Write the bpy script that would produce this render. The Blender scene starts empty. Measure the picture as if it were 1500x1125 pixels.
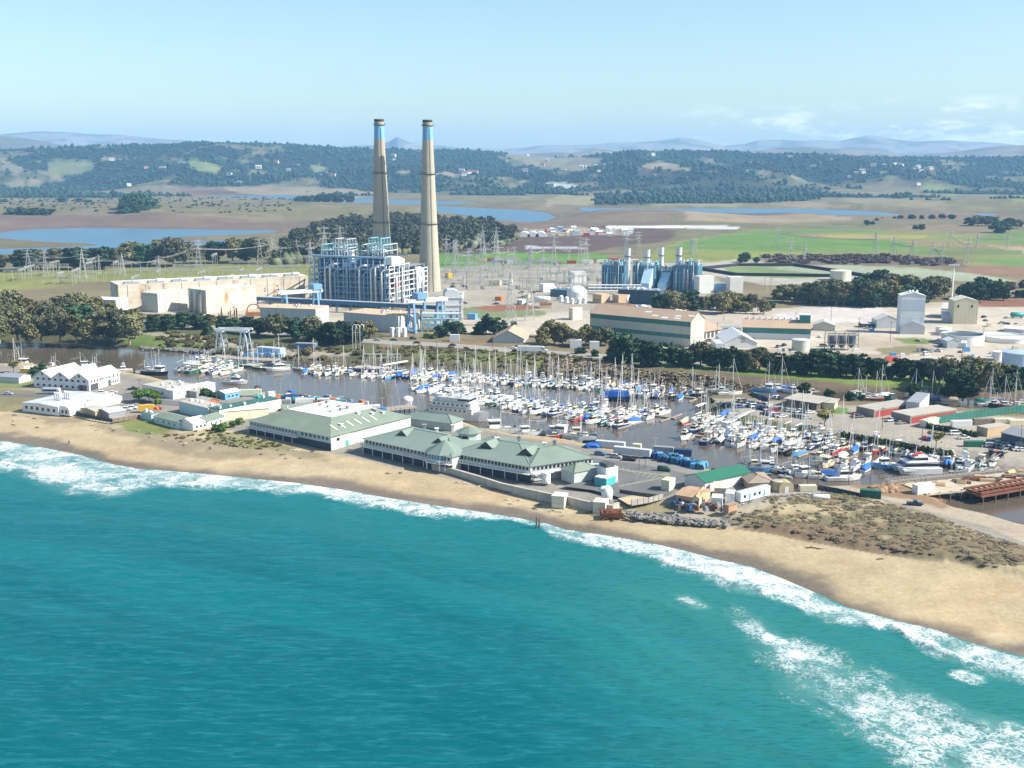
import bpy, bmesh, math, random
import numpy as np
from mathutils import Vector, Matrix
R = math.radians
scene = bpy.context.scene
COL = scene.collection
# ------------------------------------------------------------------ camera
CAM_H, F, HZ = 117.0, 1700.0, 236.0
PITCH = math.atan((562.5 - HZ) / F)
cam = bpy.data.objects.new('camera', bpy.data.cameras.new('camera'))
COL.objects.link(cam)
cam.location = (0, 0, CAM_H)
cam.rotation_euler = (math.pi / 2 - PITCH, 0, 0)
cam.data.sensor_width = 36.0
cam.data.lens = 36.0 * F / 1500.0
cam.data.clip_start, cam.data.clip_end = 1.0, 60000.0
scene.camera = cam
# ------------------------------------------------------------------ sky, sun, exposure
SUN_EL, SUN_AZ = R(38.0), R(101.0)        # azimuth clockwise from +Y: from the right
world = bpy.data.worlds.new('World'); scene.world = world
world.use_nodes = True
wn, wl = world.node_tree.nodes, world.node_tree.links
wn.clear()
w_out = wn.new('ShaderNodeOutputWorld'); w_bg = wn.new('ShaderNodeBackground')
w_sky = wn.new('ShaderNodeTexSky'); w_sky.sky_type = 'NISHITA'
w_sky.sun_disc = False; w_sky.sun_elevation = SUN_EL; w_sky.sun_rotation = SUN_AZ
w_sky.altitude = 100; w_sky.air_density = 1.0; w_sky.dust_density = 0.8; w_sky.ozone_density = 2.0
w_bg.inputs['Strength'].default_value = 0.094
# faint cloud banks low over the horizon (part of the sky itself)
w_tc = wn.new('ShaderNodeTexCoord'); w_sep = wn.new('ShaderNodeSeparateXYZ')
wl.new(w_tc.outputs['Generated'], w_sep.inputs[0])
w_map = wn.new('ShaderNodeMapping'); w_map.inputs['Scale'].default_value = (9, 9, 34)
wl.new(w_tc.outputs['Generated'], w_map.inputs[0])
w_no = wn.new('ShaderNodeTexNoise'); w_no.inputs['Scale'].default_value = 1.6; w_no.inputs['Detail'].default_value = 7; w_no.inputs['Roughness'].default_value = 0.6
wl.new(w_map.outputs[0], w_no.inputs['Vector'])
def wmath(op, a, b=None, c=None, clamp=False):
    n = wn.new('ShaderNodeMath'); n.operation = op; n.use_clamp = clamp
    for i, v in enumerate((a, b, c)):
        if v is None: continue
        if isinstance(v, (int, float)): n.inputs[i].default_value = v
        else: wl.new(v, n.inputs[i])
    return n.outputs[0]
w_th = wmath('MULTIPLY', wmath('SUBTRACT', w_no.outputs['Fac'], 0.51), 6.0, clamp=True)
w_lo = wmath('MULTIPLY', wmath('SUBTRACT', w_sep.outputs['Z'], 0.005), 60, clamp=True)
w_hi = wmath('MULTIPLY', wmath('SUBTRACT', 0.052, w_sep.outputs['Z']), 55, clamp=True)
w_rt = wmath('MULTIPLY', wmath('SUBTRACT', w_sep.outputs['X'], 0.10), 5, clamp=True)
w_f = wmath('MULTIPLY', wmath('MULTIPLY', w_th, w_lo), wmath('MULTIPLY', w_hi, wmath('MULTIPLY_ADD', w_rt, 0.8, 0.05)))
w_mix = wn.new('ShaderNodeMix'); w_mix.data_type = 'RGBA'
wl.new(w_f, w_mix.inputs[0]); wl.new(w_sky.outputs[0], w_mix.inputs[6])
w_mix.inputs[7].default_value = (11.5, 10.6, 10.0, 1)
w_t = wn.new('ShaderNodeVectorMath'); w_t.operation = 'MULTIPLY'; w_t.inputs[1].default_value = (0.98, 1.035, 1.0); wl.new(w_mix.outputs[2], w_t.inputs[0])
wl.new(w_t.outputs[0], w_bg.inputs['Color']); wl.new(w_bg.outputs[0], w_out.inputs[0])
sun = bpy.data.objects.new('sun', bpy.data.lights.new('sun', 'SUN')); COL.objects.link(sun)
sun.data.energy = 4.8; sun.data.angle = R(0.53); sun.data.color = (1.0, 0.94, 0.85)
sd = Vector((math.sin(SUN_AZ) * math.cos(SUN_EL), math.cos(SUN_AZ) * math.cos(SUN_EL), math.sin(SUN_EL)))
sun.rotation_euler = sd.to_track_quat('Z', 'Y').to_euler()
sun.location = (400, 300, 600)
vs = scene.view_settings
vs.view_transform = 'Standard'; vs.look = 'None'; vs.gamma = 1.0; vs.exposure = 0.93; vs.use_curve_mapping = False
scene.cycles.use_denoising = True
scene.cycles.max_bounces = 5; scene.cycles.diffuse_bounces = 2; scene.cycles.glossy_bounces = 2
scene.cycles.transmission_bounces = 2; scene.cycles.volume_bounces = 1; scene.cycles.transparent_max_bounces = 8
scene.cycles.caustics_reflective = False; scene.cycles.caustics_refractive = False
# ------------------------------------------------------------------ photo pixel -> point on a level plane
CP, SP = math.cos(PITCH), math.sin(PITCH)
def G(x, y, z=3.0):
    yc = 562.5 - y
    dz = -F * SP + yc * CP
    t = (z - CAM_H) / dz
    return Vector(((x - 750.0) * t, (F * CP + yc * SP) * t, z))
def PX(p):
    dx, dy, dz = p[0], p[1], p[2] - CAM_H
    zc = dy * CP - dz * SP; yc = dy * SP + dz * CP
    return 750 + F * dx / zc, 562.5 - F * yc / zc
def HT(x, y, ytop, z=3.0):
    """height in metres of something standing at (x,y) whose top shows at ytop"""
    p = G(x, y, z); yc = 562.5 - ytop
    return CAM_H + p.y * (-F * SP + yc * CP) / (F * CP + yc * SP) - z
rng = random.Random(11)
# ------------------------------------------------------------------ numpy noise
def _hash(ix, iy, s):
    h = (ix.astype(np.int64) * 374761393 + iy.astype(np.int64) * 668265263 + s * 1442695041) & 0xffffffff
    h = ((h ^ (h >> 13)) * 1274126177) & 0xffffffff
    return ((h ^ (h >> 16)) & 0xffff) / 65535.0
def vnoise(x, y, s=0):
    ix, iy = np.floor(x), np.floor(y); fx, fy = x - ix, y - iy
    fx = fx * fx * (3 - 2 * fx); fy = fy * fy * (3 - 2 * fy)
    a, b, c, d = _hash(ix, iy, s), _hash(ix + 1, iy, s), _hash(ix, iy + 1, s), _hash(ix + 1, iy + 1, s)
    return (a * (1 - fx) + b * fx) * (1 - fy) + (c * (1 - fx) + d * fx) * fy
def fbm(x, y, s=0, o=4, g=0.5):
    t, a, n = 0.0, 1.0, 0.0
    for i in range(o):
        t = t + a * vnoise(x, y, s + i * 17); n += a; a *= g; x = x * 2.03 + 5.1; y = y * 2.03 + 1.7
    return t / n
def sdf(poly, X, Y, closed=True, margin=1e9):
    """signed distance (negative inside) of points to a polygon, or unsigned to a polyline"""
    P = np.array([(p[0], p[1]) for p in poly], float)
    out = np.full(X.shape, 1e6)
    m = (X > P[:, 0].min() - margin) & (X < P[:, 0].max() + margin) & (Y > P[:, 1].min() - margin) & (Y < P[:, 1].max() + margin)
    if not m.any(): return out
    x, y = X[m], Y[m]
    d = np.full(x.shape, 1e12); ins = np.zeros(x.shape, bool)
    n = len(P)
    for i in range(n if closed else n - 1):
        ax, ay = P[i]; bx, by = P[(i + 1) % n]
        ex, ey = bx - ax, by - ay; L = ex * ex + ey * ey + 1e-12
        t = np.clip(((x - ax) * ex + (y - ay) * ey) / L, 0, 1)
        d = np.minimum(d, (x - ax - ex * t) ** 2 + (y - ay - ey * t) ** 2)
        if closed:
            c = (ay > y) != (by > y)
            ins ^= c & (x < ax + ex * (y - ay) / (by - ay + 1e-12))
    d = np.sqrt(d)
    out[m] = np.where(ins, -d, d) if closed else d
    return out
def sstep(a, b, x):
    t = np.clip((x - a) / (b - a), 0, 1); return t * t * (3 - 2 * t)
def GP(pts, z=3.0): return [G(x, y, z) for x, y in pts]
# ------------------------------------------------------------------ materials
MATS = {}
def lin(c): return tuple(((v / 255.0 / 12.92) if v <= 10 else ((v / 255.0 + 0.055) / 1.055) ** 2.4) for v in c)
def mat(name, col, rough=0.7, var=0.12, scale=0.35, metal=0.0, kind='plain', spec=0.35, dirt=0.0, dcol=(0.16, 0.10, 0.06), stripe=1.0, bump=0.0):
    """procedural paint / metal / stone: base colour broken up by noise, optional ribs and stains"""
    if name in MATS: return MATS[name]
    m = bpy.data.materials.new(name); MATS[name] = m; m.use_nodes = True
    nt = m.node_tree; N, L = nt.nodes, nt.links
    b = N['Principled BSDF']; b.inputs['Roughness'].default_value = rough
    b.inputs['Metallic'].default_value = metal; b.inputs['Specular IOR Level'].default_value = spec
    tc = N.new('ShaderNodeTexCoord')
    no = N.new('ShaderNodeTexNoise'); no.inputs['Scale'].default_value = scale; no.inputs['Detail'].default_value = 5; no.inputs['Roughness'].default_value = 0.65
    L.new(tc.outputs['Object'], no.inputs['Vector'])
    ma = N.new('ShaderNodeMapRange'); ma.inputs['From Min'].default_value = 0.3; ma.inputs['From Max'].default_value = 0.7
    ma.inputs['To Min'].default_value = 1 - var; ma.inputs['To Max'].default_value = 1 + var
    L.new(no.outputs['Fac'], ma.inputs['Value'])
    oi = N.new('ShaderNodeObjectInfo'); mr = N.new('ShaderNodeMapRange')
    mr.inputs['To Min'].default_value = 0.93; mr.inputs['To Max'].default_value = 1.05
    L.new(oi.outputs['Random'], mr.inputs['Value'])
    mu0 = N.new('ShaderNodeMath'); mu0.operation = 'MULTIPLY'; L.new(ma.outputs[0], mu0.inputs[0]); L.new(mr.outputs[0], mu0.inputs[1])
    fac = mu0.outputs[0]
    if kind in ('rib', 'ribv', 'plank', 'seam', 'roll'):
        se = N.new('ShaderNodeSeparateXYZ'); L.new(tc.outputs['Object'], se.inputs[0])
        ad = N.new('ShaderNodeMath'); ad.operation = 'ADD'
        if kind == 'plank': L.new(se.outputs['Z'], ad.inputs[0]); ad.inputs[1].default_value = 0
        elif kind == 'roll': L.new(se.outputs['Y'], ad.inputs[0]); ad.inputs[1].default_value = 0
        elif kind == 'seam': L.new(se.outputs['X'], ad.inputs[0]); ad.inputs[1].default_value = 0
        else: L.new(se.outputs['X'], ad.inputs[0]); L.new(se.outputs['Y'], ad.inputs[1])
        mu = N.new('ShaderNodeMath'); mu.operation = 'MULTIPLY'; mu.inputs[1].default_value = 1.0 / stripe; L.new(ad.outputs[0], mu.inputs[0])
        fr = N.new('ShaderNodeMath'); fr.operation = 'FRACT'; L.new(mu.outputs[0], fr.inputs[0])
        gt = N.new('ShaderNodeMapRange'); gt.inputs['From Min'].default_value = 0.0; gt.inputs['From Max'].default_value = 0.16
        gt.inputs['To Min'].default_value = 0.80; gt.inputs['To Max'].default_value = 1.0; L.new(fr.outputs[0], gt.inputs['Value'])
        m3 = N.new('ShaderNodeMath'); m3.operation = 'MULTIPLY'; L.new(fac, m3.inputs[0]); L.new(gt.outputs[0], m3.inputs[1]); fac = m3.outputs[0]
    rgb = N.new('ShaderNodeRGB'); rgb.outputs[0].default_value = (*col, 1)
    vm = N.new('ShaderNodeVectorMath'); vm.operation = 'SCALE'; L.new(rgb.outputs[0], vm.inputs[0]); L.new(fac, vm.inputs['Scale'])
    out = vm.outputs[0]
    if dirt > 0:
        mp = N.new('ShaderNodeMapping'); mp.inputs['Scale'].default_value = (1, 1, 0.28); L.new(tc.outputs['Object'], mp.inputs[0])
        n2 = N.new('ShaderNodeTexNoise'); n2.inputs['Scale'].default_value = scale * 1.3; n2.inputs['Detail'].default_value = 6; n2.inputs['Roughness'].default_value = 0.7
        L.new(mp.outputs[0], n2.inputs['Vector'])
        r2 = N.new('ShaderNodeMapRange'); r2.inputs['From Min'].default_value = 0.56; r2.inputs['From Max'].default_value = 0.72
        r2.inputs['To Max'].default_value = dirt; L.new(n2.outputs['Fac'], r2.inputs['Value'])
        mx = N.new('ShaderNodeMix'); mx.data_type = 'RGBA'; L.new(r2.outputs[0], mx.inputs[0]); L.new(out, mx.inputs[6]); mx.inputs[7].default_value = (*dcol, 1)
        out = mx.outputs[2]
    L.new(out, b.inputs['Base Color'])
    if bump > 0:
        bp = N.new('ShaderNodeBump'); bp.inputs['Strength'].default_value = bump; bp.inputs['Distance'].default_value = 0.3
        L.new(no.outputs['Fac'], bp.inputs['Height']); L.new(bp.outputs[0], b.inputs['Normal'])
    return m
# ------------------------------------------------------------------ mesh builder and object helpers
class MB:
    def __init__(s): s.v, s.f, s.mi, s.mats, s.cur, s.sm = [], [], [], [], 0, False
    def m(s, material):
        if material not in s.mats: s.mats.append(material)
        s.cur = s.mats.index(material); return s
    def face(s, *idx): s.f.append(idx); s.mi.append(s.cur)
    def add(s, vs, fs):
        o = len(s.v); s.v.extend([tuple(v) for v in vs])
        for f in fs: s.f.append(tuple(o + i for i in f)); s.mi.append(s.cur)
        return s
    def box(s, x0, x1, y0, y1, z0, z1):
        return s.add([(x0,y0,z0),(x1,y0,z0),(x1,y1,z0),(x0,y1,z0),(x0,y0,z1),(x1,y0,z1),(x1,y1,z1),(x0,y1,z1)],
                     [(0,3,2,1),(4,5,6,7),(0,1,5,4),(1,2,6,5),(2,3,7,6),(3,0,4,7)])
    def cbox(s, c, sz): return s.box(c[0]-sz[0]/2, c[0]+sz[0]/2, c[1]-sz[1]/2, c[1]+sz[1]/2, c[2]-sz[2]/2, c[2]+sz[2]/2)
    def bar(s, a, b, w, h=None):
        """square bar between two points"""
        a, b = Vector(a), Vector(b); d = b - a
        if d.length < 1e-6: return s
        d.normalize(); h = h or w
        u = d.cross(Vector((0, 0, 1)))
        if u.length < 1e-3: u = Vector((1, 0, 0))
        u.normalize(); n = u.cross(d)
        u = u * (w / 2); n = n * (h / 2)
        return s.add([a-u-n, a+u-n, a+u+n, a-u+n, b-u-n, b+u-n, b+u+n, b-u+n],
                     [(0,3,2,1),(4,5,6,7),(0,1,5,4),(1,2,6,5),(2,3,7,6),(3,0,4,7)])
    def tube(s, pts, r, n=8, r2=None, caps=True):
        pts = [Vector(p) for p in pts]; o = len(s.v); k = len(pts)
        up = None
        for i, p in enumerate(pts):
            d = (pts[min(i+1, k-1)] - pts[max(i-1, 0)]).normalized()
            u = d.cross(Vector((0, 0, 1)))
            if u.length < 1e-3: u = d.cross(Vector((0, 1, 0))) if up is None else up - d * up.dot(d)
            u.normalize()
            if up is not None and u.dot(up) < 0: u = -u
            up = u; w = d.cross(u)
            rr = r if r2 is None else r + (r2 - r) * i / max(1, k - 1)
            if isinstance(r, (list, tuple)): rr = r[i]
            for j in range(n):
                a = 2 * math.pi * j / n
                s.v.append(tuple(p + u * (rr * math.cos(a)) + w * (rr * math.sin(a))))
        for i in range(k - 1):
            for j in range(n):
                s.face(o+i*n+j, o+(i+1)*n+j, o+(i+1)*n+(j+1) % n, o+i*n+(j+1) % n)
        if caps:
            s.face(*[o+j for j in range(n)]); s.face(*[o+(k-1)*n+j for j in reversed(range(n))])
        return s
    def cyl(s, x, y, z0, z1, r, r1=None, n=16):
        return s.lathe(x, y, [(r, z0), (r if r1 is None else r1, z1)], n)
    def lathe(s, x, y, prof, n=16, caps=True):
        o = len(s.v)
        for r, z in prof:
            for j in range(n):
                a = 2 * math.pi * j / n; s.v.append((x + r*math.cos(a), y + r*math.sin(a), z))
        for i in range(len(prof) - 1):
            for j in range(n): s.face(o+i*n+j, o+i*n+(j+1) % n, o+(i+1)*n+(j+1) % n, o+(i+1)*n+j)
        if caps:
            s.face(*[o+j for j in reversed(range(n))]); s.face(*[o+(len(prof)-1)*n+j for j in range(n)])
        return s
    def prism(s, poly, z0, z1):
        """vertical prism over a 2D polygon"""
        n = len(poly); ar = sum(poly[i][0]*poly[(i+1) % n][1]-poly[(i+1) % n][0]*poly[i][1] for i in range(n))
        if ar < 0: poly = poly[::-1]
        return s.add([(p[0], p[1], z0) for p in poly] + [(p[0], p[1], z1) for p in poly],
                     [tuple(reversed(range(n))), tuple(range(n, 2*n))] + [(i, (i+1) % n, n+(i+1) % n, n+i) for i in range(n)])
    def profx(s, prof, x0, x1):
        """profile in (y,z) swept along x"""
        n = len(prof)
        return s.add([(x0, p[0], p[1]) for p in prof] + [(x1, p[0], p[1]) for p in prof],
                     [tuple(reversed(range(n))), tuple(range(n, 2*n))] + [(i, (i+1) % n, n+(i+1) % n, n+i) for i in range(n)])
    def profy(s, prof, y0, y1):
        n = len(prof)
        return s.add([(p[0], y0, p[1]) for p in prof] + [(p[0], y1, p[1]) for p in prof],
                     [tuple(range(n)), tuple(reversed(range(n, 2*n)))] + [(i, n+i, n+(i+1) % n, (i+1) % n) for i in range(n)])
    def ico(s, c, r, sub=1, jit=0.0, sq=(1, 1, 1)):
        V, Fc = ICO[sub]
        return s.add([(c[0]+v[0]*r*sq[0]*(1+rng.uniform(-jit, jit)), c[1]+v[1]*r*sq[1]*(1+rng.uniform(-jit, jit)), c[2]+v[2]*r*sq[2]*(1+rng.uniform(-jit, jit))) for v in V], Fc)
    def build(s, name, material=None, parent=None, smooth=False, loc=None):
        me = bpy.data.meshes.new(name); me.from_pydata(s.v, [], s.f)
        mats = s.mats if s.mats else [material]
        for mm in mats: me.materials.append(mm)
        if len(mats) > 1: me.polygons.foreach_set('material_index', s.mi)
        if smooth: me.polygons.foreach_set('use_smooth', [True] * len(me.polygons))
        me.update()
        o = bpy.data.objects.new(name, me); COL.objects.link(o)
        if parent is not None: o.parent = parent
        if loc is not None: o.location = loc
        return o
ICO = {}
for _s in (1, 2, 3):
    _b = bmesh.new(); bmesh.ops.create_icosphere(_b, subdivisions=_s, radius=1)
    ICO[_s] = ([tuple(v.co) for v in _b.verts], [tuple(v.index for v in f.verts) for f in _b.faces]); _b.free()
def tag(o, label=None, cat=None, group=None, kind=None):
    if label: o['label'] = label
    if cat: o['category'] = cat
    if group: o['group'] = group
    if kind: o['kind'] = kind
    return o
def empty(name, loc, rz=0.0, label=None, cat=None, group=None):
    o = bpy.data.objects.new(name, None); COL.objects.link(o); o.location = loc; o.rotation_euler = (0, 0, rz)
    o.empty_display_size = 0.5
    return tag(o, label, cat, group)
def inst(name, mesh, parent=None, loc=(0, 0, 0), rz=0.0, sc=None):
    o = bpy.data.objects.new(name, mesh); COL.objects.link(o); o.location = loc; o.rotation_euler = (0, 0, rz)
    if parent is not None: o.parent = parent
    if sc is not None: o.scale = sc if isinstance(sc, (tuple, list)) else (sc, sc, sc)
    return o
def kids(o): return list(KID.get(o.name, ()))
KID = {}
def copy_tree(o, parent=None, kidmap=None):
    c = o.copy(); COL.objects.link(c)
    if parent is not None: c.parent = parent
    for ch in o.children: copy_tree(ch, c)
    return c
def sheet(name, pts, z, material, kind='structure'):
    """flat ground sheet over a polygon of world points"""
    me = bpy.data.meshes.new(name); bm = bmesh.new()
    f = bm.faces.new([bm.verts.new((p[0], p[1], z)) for p in pts]); f.normal_update()
    if f.normal.z < 0: f.normal_flip()
    bmesh.ops.triangulate(bm, faces=bm.faces[:])
    bm.to_mesh(me); bm.free(); me.materials.append(material)
    o = bpy.data.objects.new(name, me); COL.objects.link(o)
    o['kind'] = kind
    return o
# ------------------------------------------------------------------ shorelines (photo pixels at water level)
OCEAN_PX = [(-900,520),(-500,560),(-250,594),(-100,624),(0,645),(60,655),(120,667),(165,680),(200,686),(250,690),(300,694),(350,699),(430,707),(500,717),(560,728),(640,741),(700,749),(760,759),(800,767),(830,776),(900,786),(960,797),(1000,806),(1050,819),(1100,830),(1140,845),(1180,862),(1210,875),(1240,889),(1275,899),(1320,911),(1370,922),(1420,941),(1500,962),(1600,986),(1800,1040),(2100,1130),(2600,1290),(2600,2600),(-1500,2600),(-1500,600)]
HARB_PX = [(-700,500),(-200,498),(0,499),(60,499),(120,502),(180,508),(220,513),(280,514),(330,519),(420,526),(500,529),(560,532),(620,536),(700,542),(770,548),(830,553),(900,557),(1000,564),(1060,566),(1150,568),(1200,571),(1310,570),(1360,574),(1420,582),(1500,590),(1700,606),(1700,640),(1500,612),(1440,604),(1390,600),(1330,594),(1250,592),(1180,590),(1110,582),(1070,578),(1035,580),(1012,592),(1030,600),(1060,612),(1100,624),(1160,638),(1210,646),(1260,652),(1310,660),(1360,668),(1420,677),(1460,686),(1520,694),(1700,720),(1700,810),(1560,786),(1500,772),(1455,758),(1415,750),(1385,738),(1392,727),(1380,716),(1330,708),(1260,714),(1190,716),(1130,709),(1105,694),(1060,692),(1030,690),(1000,676),(920,663),(870,655),(840,648),(800,643),(760,640),(715,632),(690,622),(640,616),(600,618),(560,608),(500,601),(470,592),(430,581),(395,588),(340,583),(300,577),(270,566),(235,556),(190,548),(100,543),(50,535),(0,536),(-100,545),(-700,520)]
OCEAN = GP(OCEAN_PX, 0.0); HARB = GP(HARB_PX, 0.0)
LAKES = [GP(p, 0.0) for p in (
    [(-400,352),(-60,346),(0,341),(40,336),(130,334),(250,335),(330,337),(400,337),(412,340),(345,344),(290,346),(240,349),(255,352),(300,353),(340,352),(345,357),(300,364),(240,370),(150,373),(60,371),(-60,374),(-400,385),(-400,372),(-60,366),(60,363),(120,361),(145,359),(130,357),(60,354),(0,349),(-60,352),(-400,362)],
    [(590,303),(640,302),(700,304),(770,308),(800,312),(815,318),(800,324),(770,326),(735,325),(700,318),(650,311),(590,309)],
    [(270,282),(400,283),(500,289),(600,294),(700,296),(700,299),(600,299),(480,295),(380,290),(270,286)],
    [(850,304),(960,306),(1080,305),(1170,305),(1290,310),(1330,316),(1240,317),(1150,314),(1040,311),(930,312),(850,309)],
    [(1430,313),(1455,312),(1462,315),(1440,317)])]
def layer(pts):
    a = np.array(pts, float); return lambda u: np.interp(u, a[:, 0], a[:, 1])
L2 = layer([(-600,226),(0,223),(60,222),(130,219),(200,217),(250,216),(300,214),(360,213),(420,214),(470,217),(520,220),(600,221),(690,222),(730,225),(770,230),(830,233),(880,229),(940,226),(1000,223),(1060,224),(1110,228),(1200,230),(1300,233),(1400,234),(1500,233),(2100,230)])
L2B = layer([(-600,205),(0,198),(40,203),(75,210),(120,216),(200,216),(330,219),(480,222),(760,226),(840,224),(870,218),(905,222),(960,220),(1050,222),(1110,221),(1150,217),(1200,218),(1250,219),(1310,225),(1340,230),(1370,226),(1400,224),(1440,217),(1470,214),(1500,213),(1700,210),(2100,220)])
L3 = layer([(-600,205),(0,198),(30,195),(60,193),(100,194),(130,197),(180,198),(250,205),(330,209),(345,214),(400,222),(470,217),(510,214),(545,213),(560,211),(572,207),(583,201),(592,205),(600,209),(625,212),(680,217),(740,219),(770,216),(800,213),(860,213),(900,209),(930,209),(960,207),(980,204),(995,202),(1010,204),(1030,208),(1060,214),(1090,212),(1110,206),(1140,205),(1180,207),(1230,207),(1250,202),(1270,199),(1290,201),(1310,205),(1340,208),(1390,206),(1420,208),(1460,210),(1500,214),(2100,214)])
def hills(X, Y, land):
    D = np.maximum(Y, 1.0); u = 750 + F / CP * X / D
    crest = lambda y, d: CAM_H + (HZ - y) * d / 1763.0
    n1 = fbm(X / 900.0, Y / 900.0, 3, 5); n2 = fbm(X / 300.0, Y / 300.0, 9, 4)
    rid = 1 - np.abs(2 * fbm(X / 1100.0 + 7, Y / 1500.0, 21, 4) - 1)
    s = sstep(4150, 6500, D + (n1 - .5) * 900) * (1 - 0.75 * sstep(6700, 8200, D))
    c2 = crest(L2(u), 6500.0)
    z2 = s * c2 + (s * (1 - s) * 4) * ((rid - 0.74) * 230 + (n2 - .5) * 40)
    s2 = sstep(7600, 9500, D) * (1 - 0.7 * sstep(9700, 11500, D))
    z3 = s2 * crest(L2B(u), 9500.0) + s2 * (n2 - .5) * 25
    s3 = sstep(10500, 14000, D) * (1 - 0.6 * sstep(14200, 16800, D))
    z4 = s3 * (crest(L3(u), 14000.0) + (n1 - 0.5) * 110 * (1 - sstep(13000, 13900, D)))
    low = sstep(1900, 2300, D) * (1 - sstep(3000, 3700, D)) * (16 * np.clip(fbm(X / 330.0, Y / 260.0, 31, 3) - 0.42, 0, 1) * 3)
    low = low * sstep(0, 120, land)
    return np.maximum(np.maximum(z2, z3), z4) + low
def ground_parts(X, Y):
    so = sdf(OCEAN, X, Y); sh = sdf(HARB, X, Y, margin=60)
    sl = np.full(X.shape, 1e6)
    for lk in LAKES: sl = np.minimum(sl, sdf(lk, X, Y, margin=250))
    return so, sh, sl
DUNE_PX = [(1062,752),(1110,735),(1180,728),(1225,726),(1290,736),(1340,752),(1420,778),(1500,806),(1700,872),(1700,905),(1500,842),(1450,834),(1400,822),(1340,812),(1270,800),(1200,786),(1130,772),(1075,764)]
DUNE = GP(DUNE_PX, 3.0)
def ground_z(X, Y, parts=None):
    so, sh, sl = parts if parts is not None else ground_parts(X, Y)
    z = np.full(X.shape, 3.0)
    n = fbm(X / 22.0, Y / 22.0, 5, 4); nf = fbm(X / 5.0, Y / 5.0, 6, 3)
    beach = np.clip(so * 0.062, -5, 3.0) + (n - .5) * 0.5 * sstep(8, 40, so)
    z = np.where(so < 60, np.minimum(beach, 3.0), z)
    z = np.minimum(z, np.clip(sh * 0.42 + 0.0, -3, 3.0))
    z = np.minimum(z, np.clip(sl * 0.02, -2, 3.0))
    dn = sdf(DUNE, X, Y, margin=40) + (nf - .5) * 5
    z = z + sstep(1.5, -2.0, dn) * (0.9 + 2.2 * (n - 0.35) + (nf - .5) * 0.9)
    far = Y > 1700
    if far.any():
        z[far] += hills(X[far], Y[far], sl[far])
    return z
# ------------------------------------------------------------------ the ground as one polar sheet, finer near the camera
def grid_mesh(name, us, Ds, zf):
    """us: sideways slopes, Ds: distances"""
    U, Dm = np.meshgrid(us, Ds); X = (U * Dm).ravel(); Y = Dm.ravel()
    return X, Y, len(us), len(Ds)
def quad_idx(nc, nr, keep=None):
    i = np.arange(nc * nr).reshape(nr, nc)
    q = np.stack([i[:-1, :-1], i[:-1, 1:], i[1:, 1:], i[1:, :-1]], -1).reshape(-1, 4)
    return q if keep is None else q[keep[q].any(axis=1)]
def np_mesh(name, V, Q, material, smooth=True, colors=None, attrs=None, kind='structure'):
    Q = np.asarray(Q); k = Q.shape[1]
    used = np.unique(Q); rem = np.zeros(len(V), np.int64); rem[used] = np.arange(len(used)); V = V[used]; Q = rem[Q]
    me = bpy.data.meshes.new(name); me.vertices.add(len(V)); me.vertices.foreach_set('co', V.astype(np.float32).ravel())
    me.loops.add(Q.size); me.loops.foreach_set('vertex_index', Q.astype(np.int32).ravel())
    me.polygons.add(len(Q)); me.polygons.foreach_set('loop_start', np.arange(0, Q.size, k, dtype=np.int32))
    me.polygons.foreach_set('loop_total', np.full(len(Q), k, np.int32))
    if smooth: me.polygons.foreach_set('use_smooth', np.ones(len(Q), bool))
    me.update(calc_edges=True)
    if colors is not None:
        a = me.color_attributes.new('alb', 'FLOAT_COLOR', 'POINT')
        c = np.ones((len(used), 4), np.float32); c[:, :3] = colors[used]; a.data.foreach_set('color', c.ravel())
    for nme, arr in (attrs or {}).items():
        a = me.attributes.new(nme, 'FLOAT', 'POINT'); a.data.foreach_set('value', arr[used].astype(np.float32))
    me.materials.append(material); o = bpy.data.objects.new(name, me); COL.objects.link(o)
    if kind: o['kind'] = kind
    return o
ys = np.arange(1190.0, 288.0, -1.7)
Dn = np.array([G(750, y).y for y in ys]); Ds = np.concatenate([Dn, np.arange(Dn[-1] + 40, 9800, 45), np.arange(9800, 17000, 130)])
us = np.arange(-560, 2062, 2.4); us = (us - 750) * CP / F
gx, gy, nc, nr = grid_mesh('ground', us, Ds, None)
gparts = ground_parts(gx, gy); gz = ground_z(gx, gy, gparts)
so, sh, sl = gparts
nA = fbm(gx / 40.0, gy / 40.0, 40, 5); nB = fbm(gx / 9.0, gy / 9.0, 41, 4); nC = fbm(gx / 260.0, gy / 260.0, 42, 5); nD = fbm(gx / 2.5, gy / 2.5, 43, 2)
zc_ = gy * CP - (gz - CAM_H) * SP
pu = 750 + F * gx / zc_; pv = 562.5 - F * (gy * SP + (gz - CAM_H) * CP) / zc_
alb = np.zeros((len(gx), 3)); alb[:] = (0.20, 0.165, 0.095)
def blend(a, col):
    global alb
    alb = alb * (1 - a[:, None]) + np.asarray(col)[None, :] * a[:, None]
def paint(pts, col, soft=2.0, warp=6.0, mix=1.0, n=None, z=3.0):
    d = sdf(GP(pts, z), gx, gy, margin=warp + soft + 5) + ((nB if n is None else n) - .5) * warp
    blend(sstep(soft, -soft, d) * mix, col)
def patch(pts, col, soft=1.5, warp=5.0, mix=1.0, dmin=1500):
    """a field or clearing on the hill slopes, outlined where it lies on the terrain"""
    d = sdf(pts, pu, pv, margin=30) + (nC - .5) * warp + (nA - .5) * warp
    blend(sstep(soft, -soft, d) * mix * (gy > dmin), col)
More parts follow.
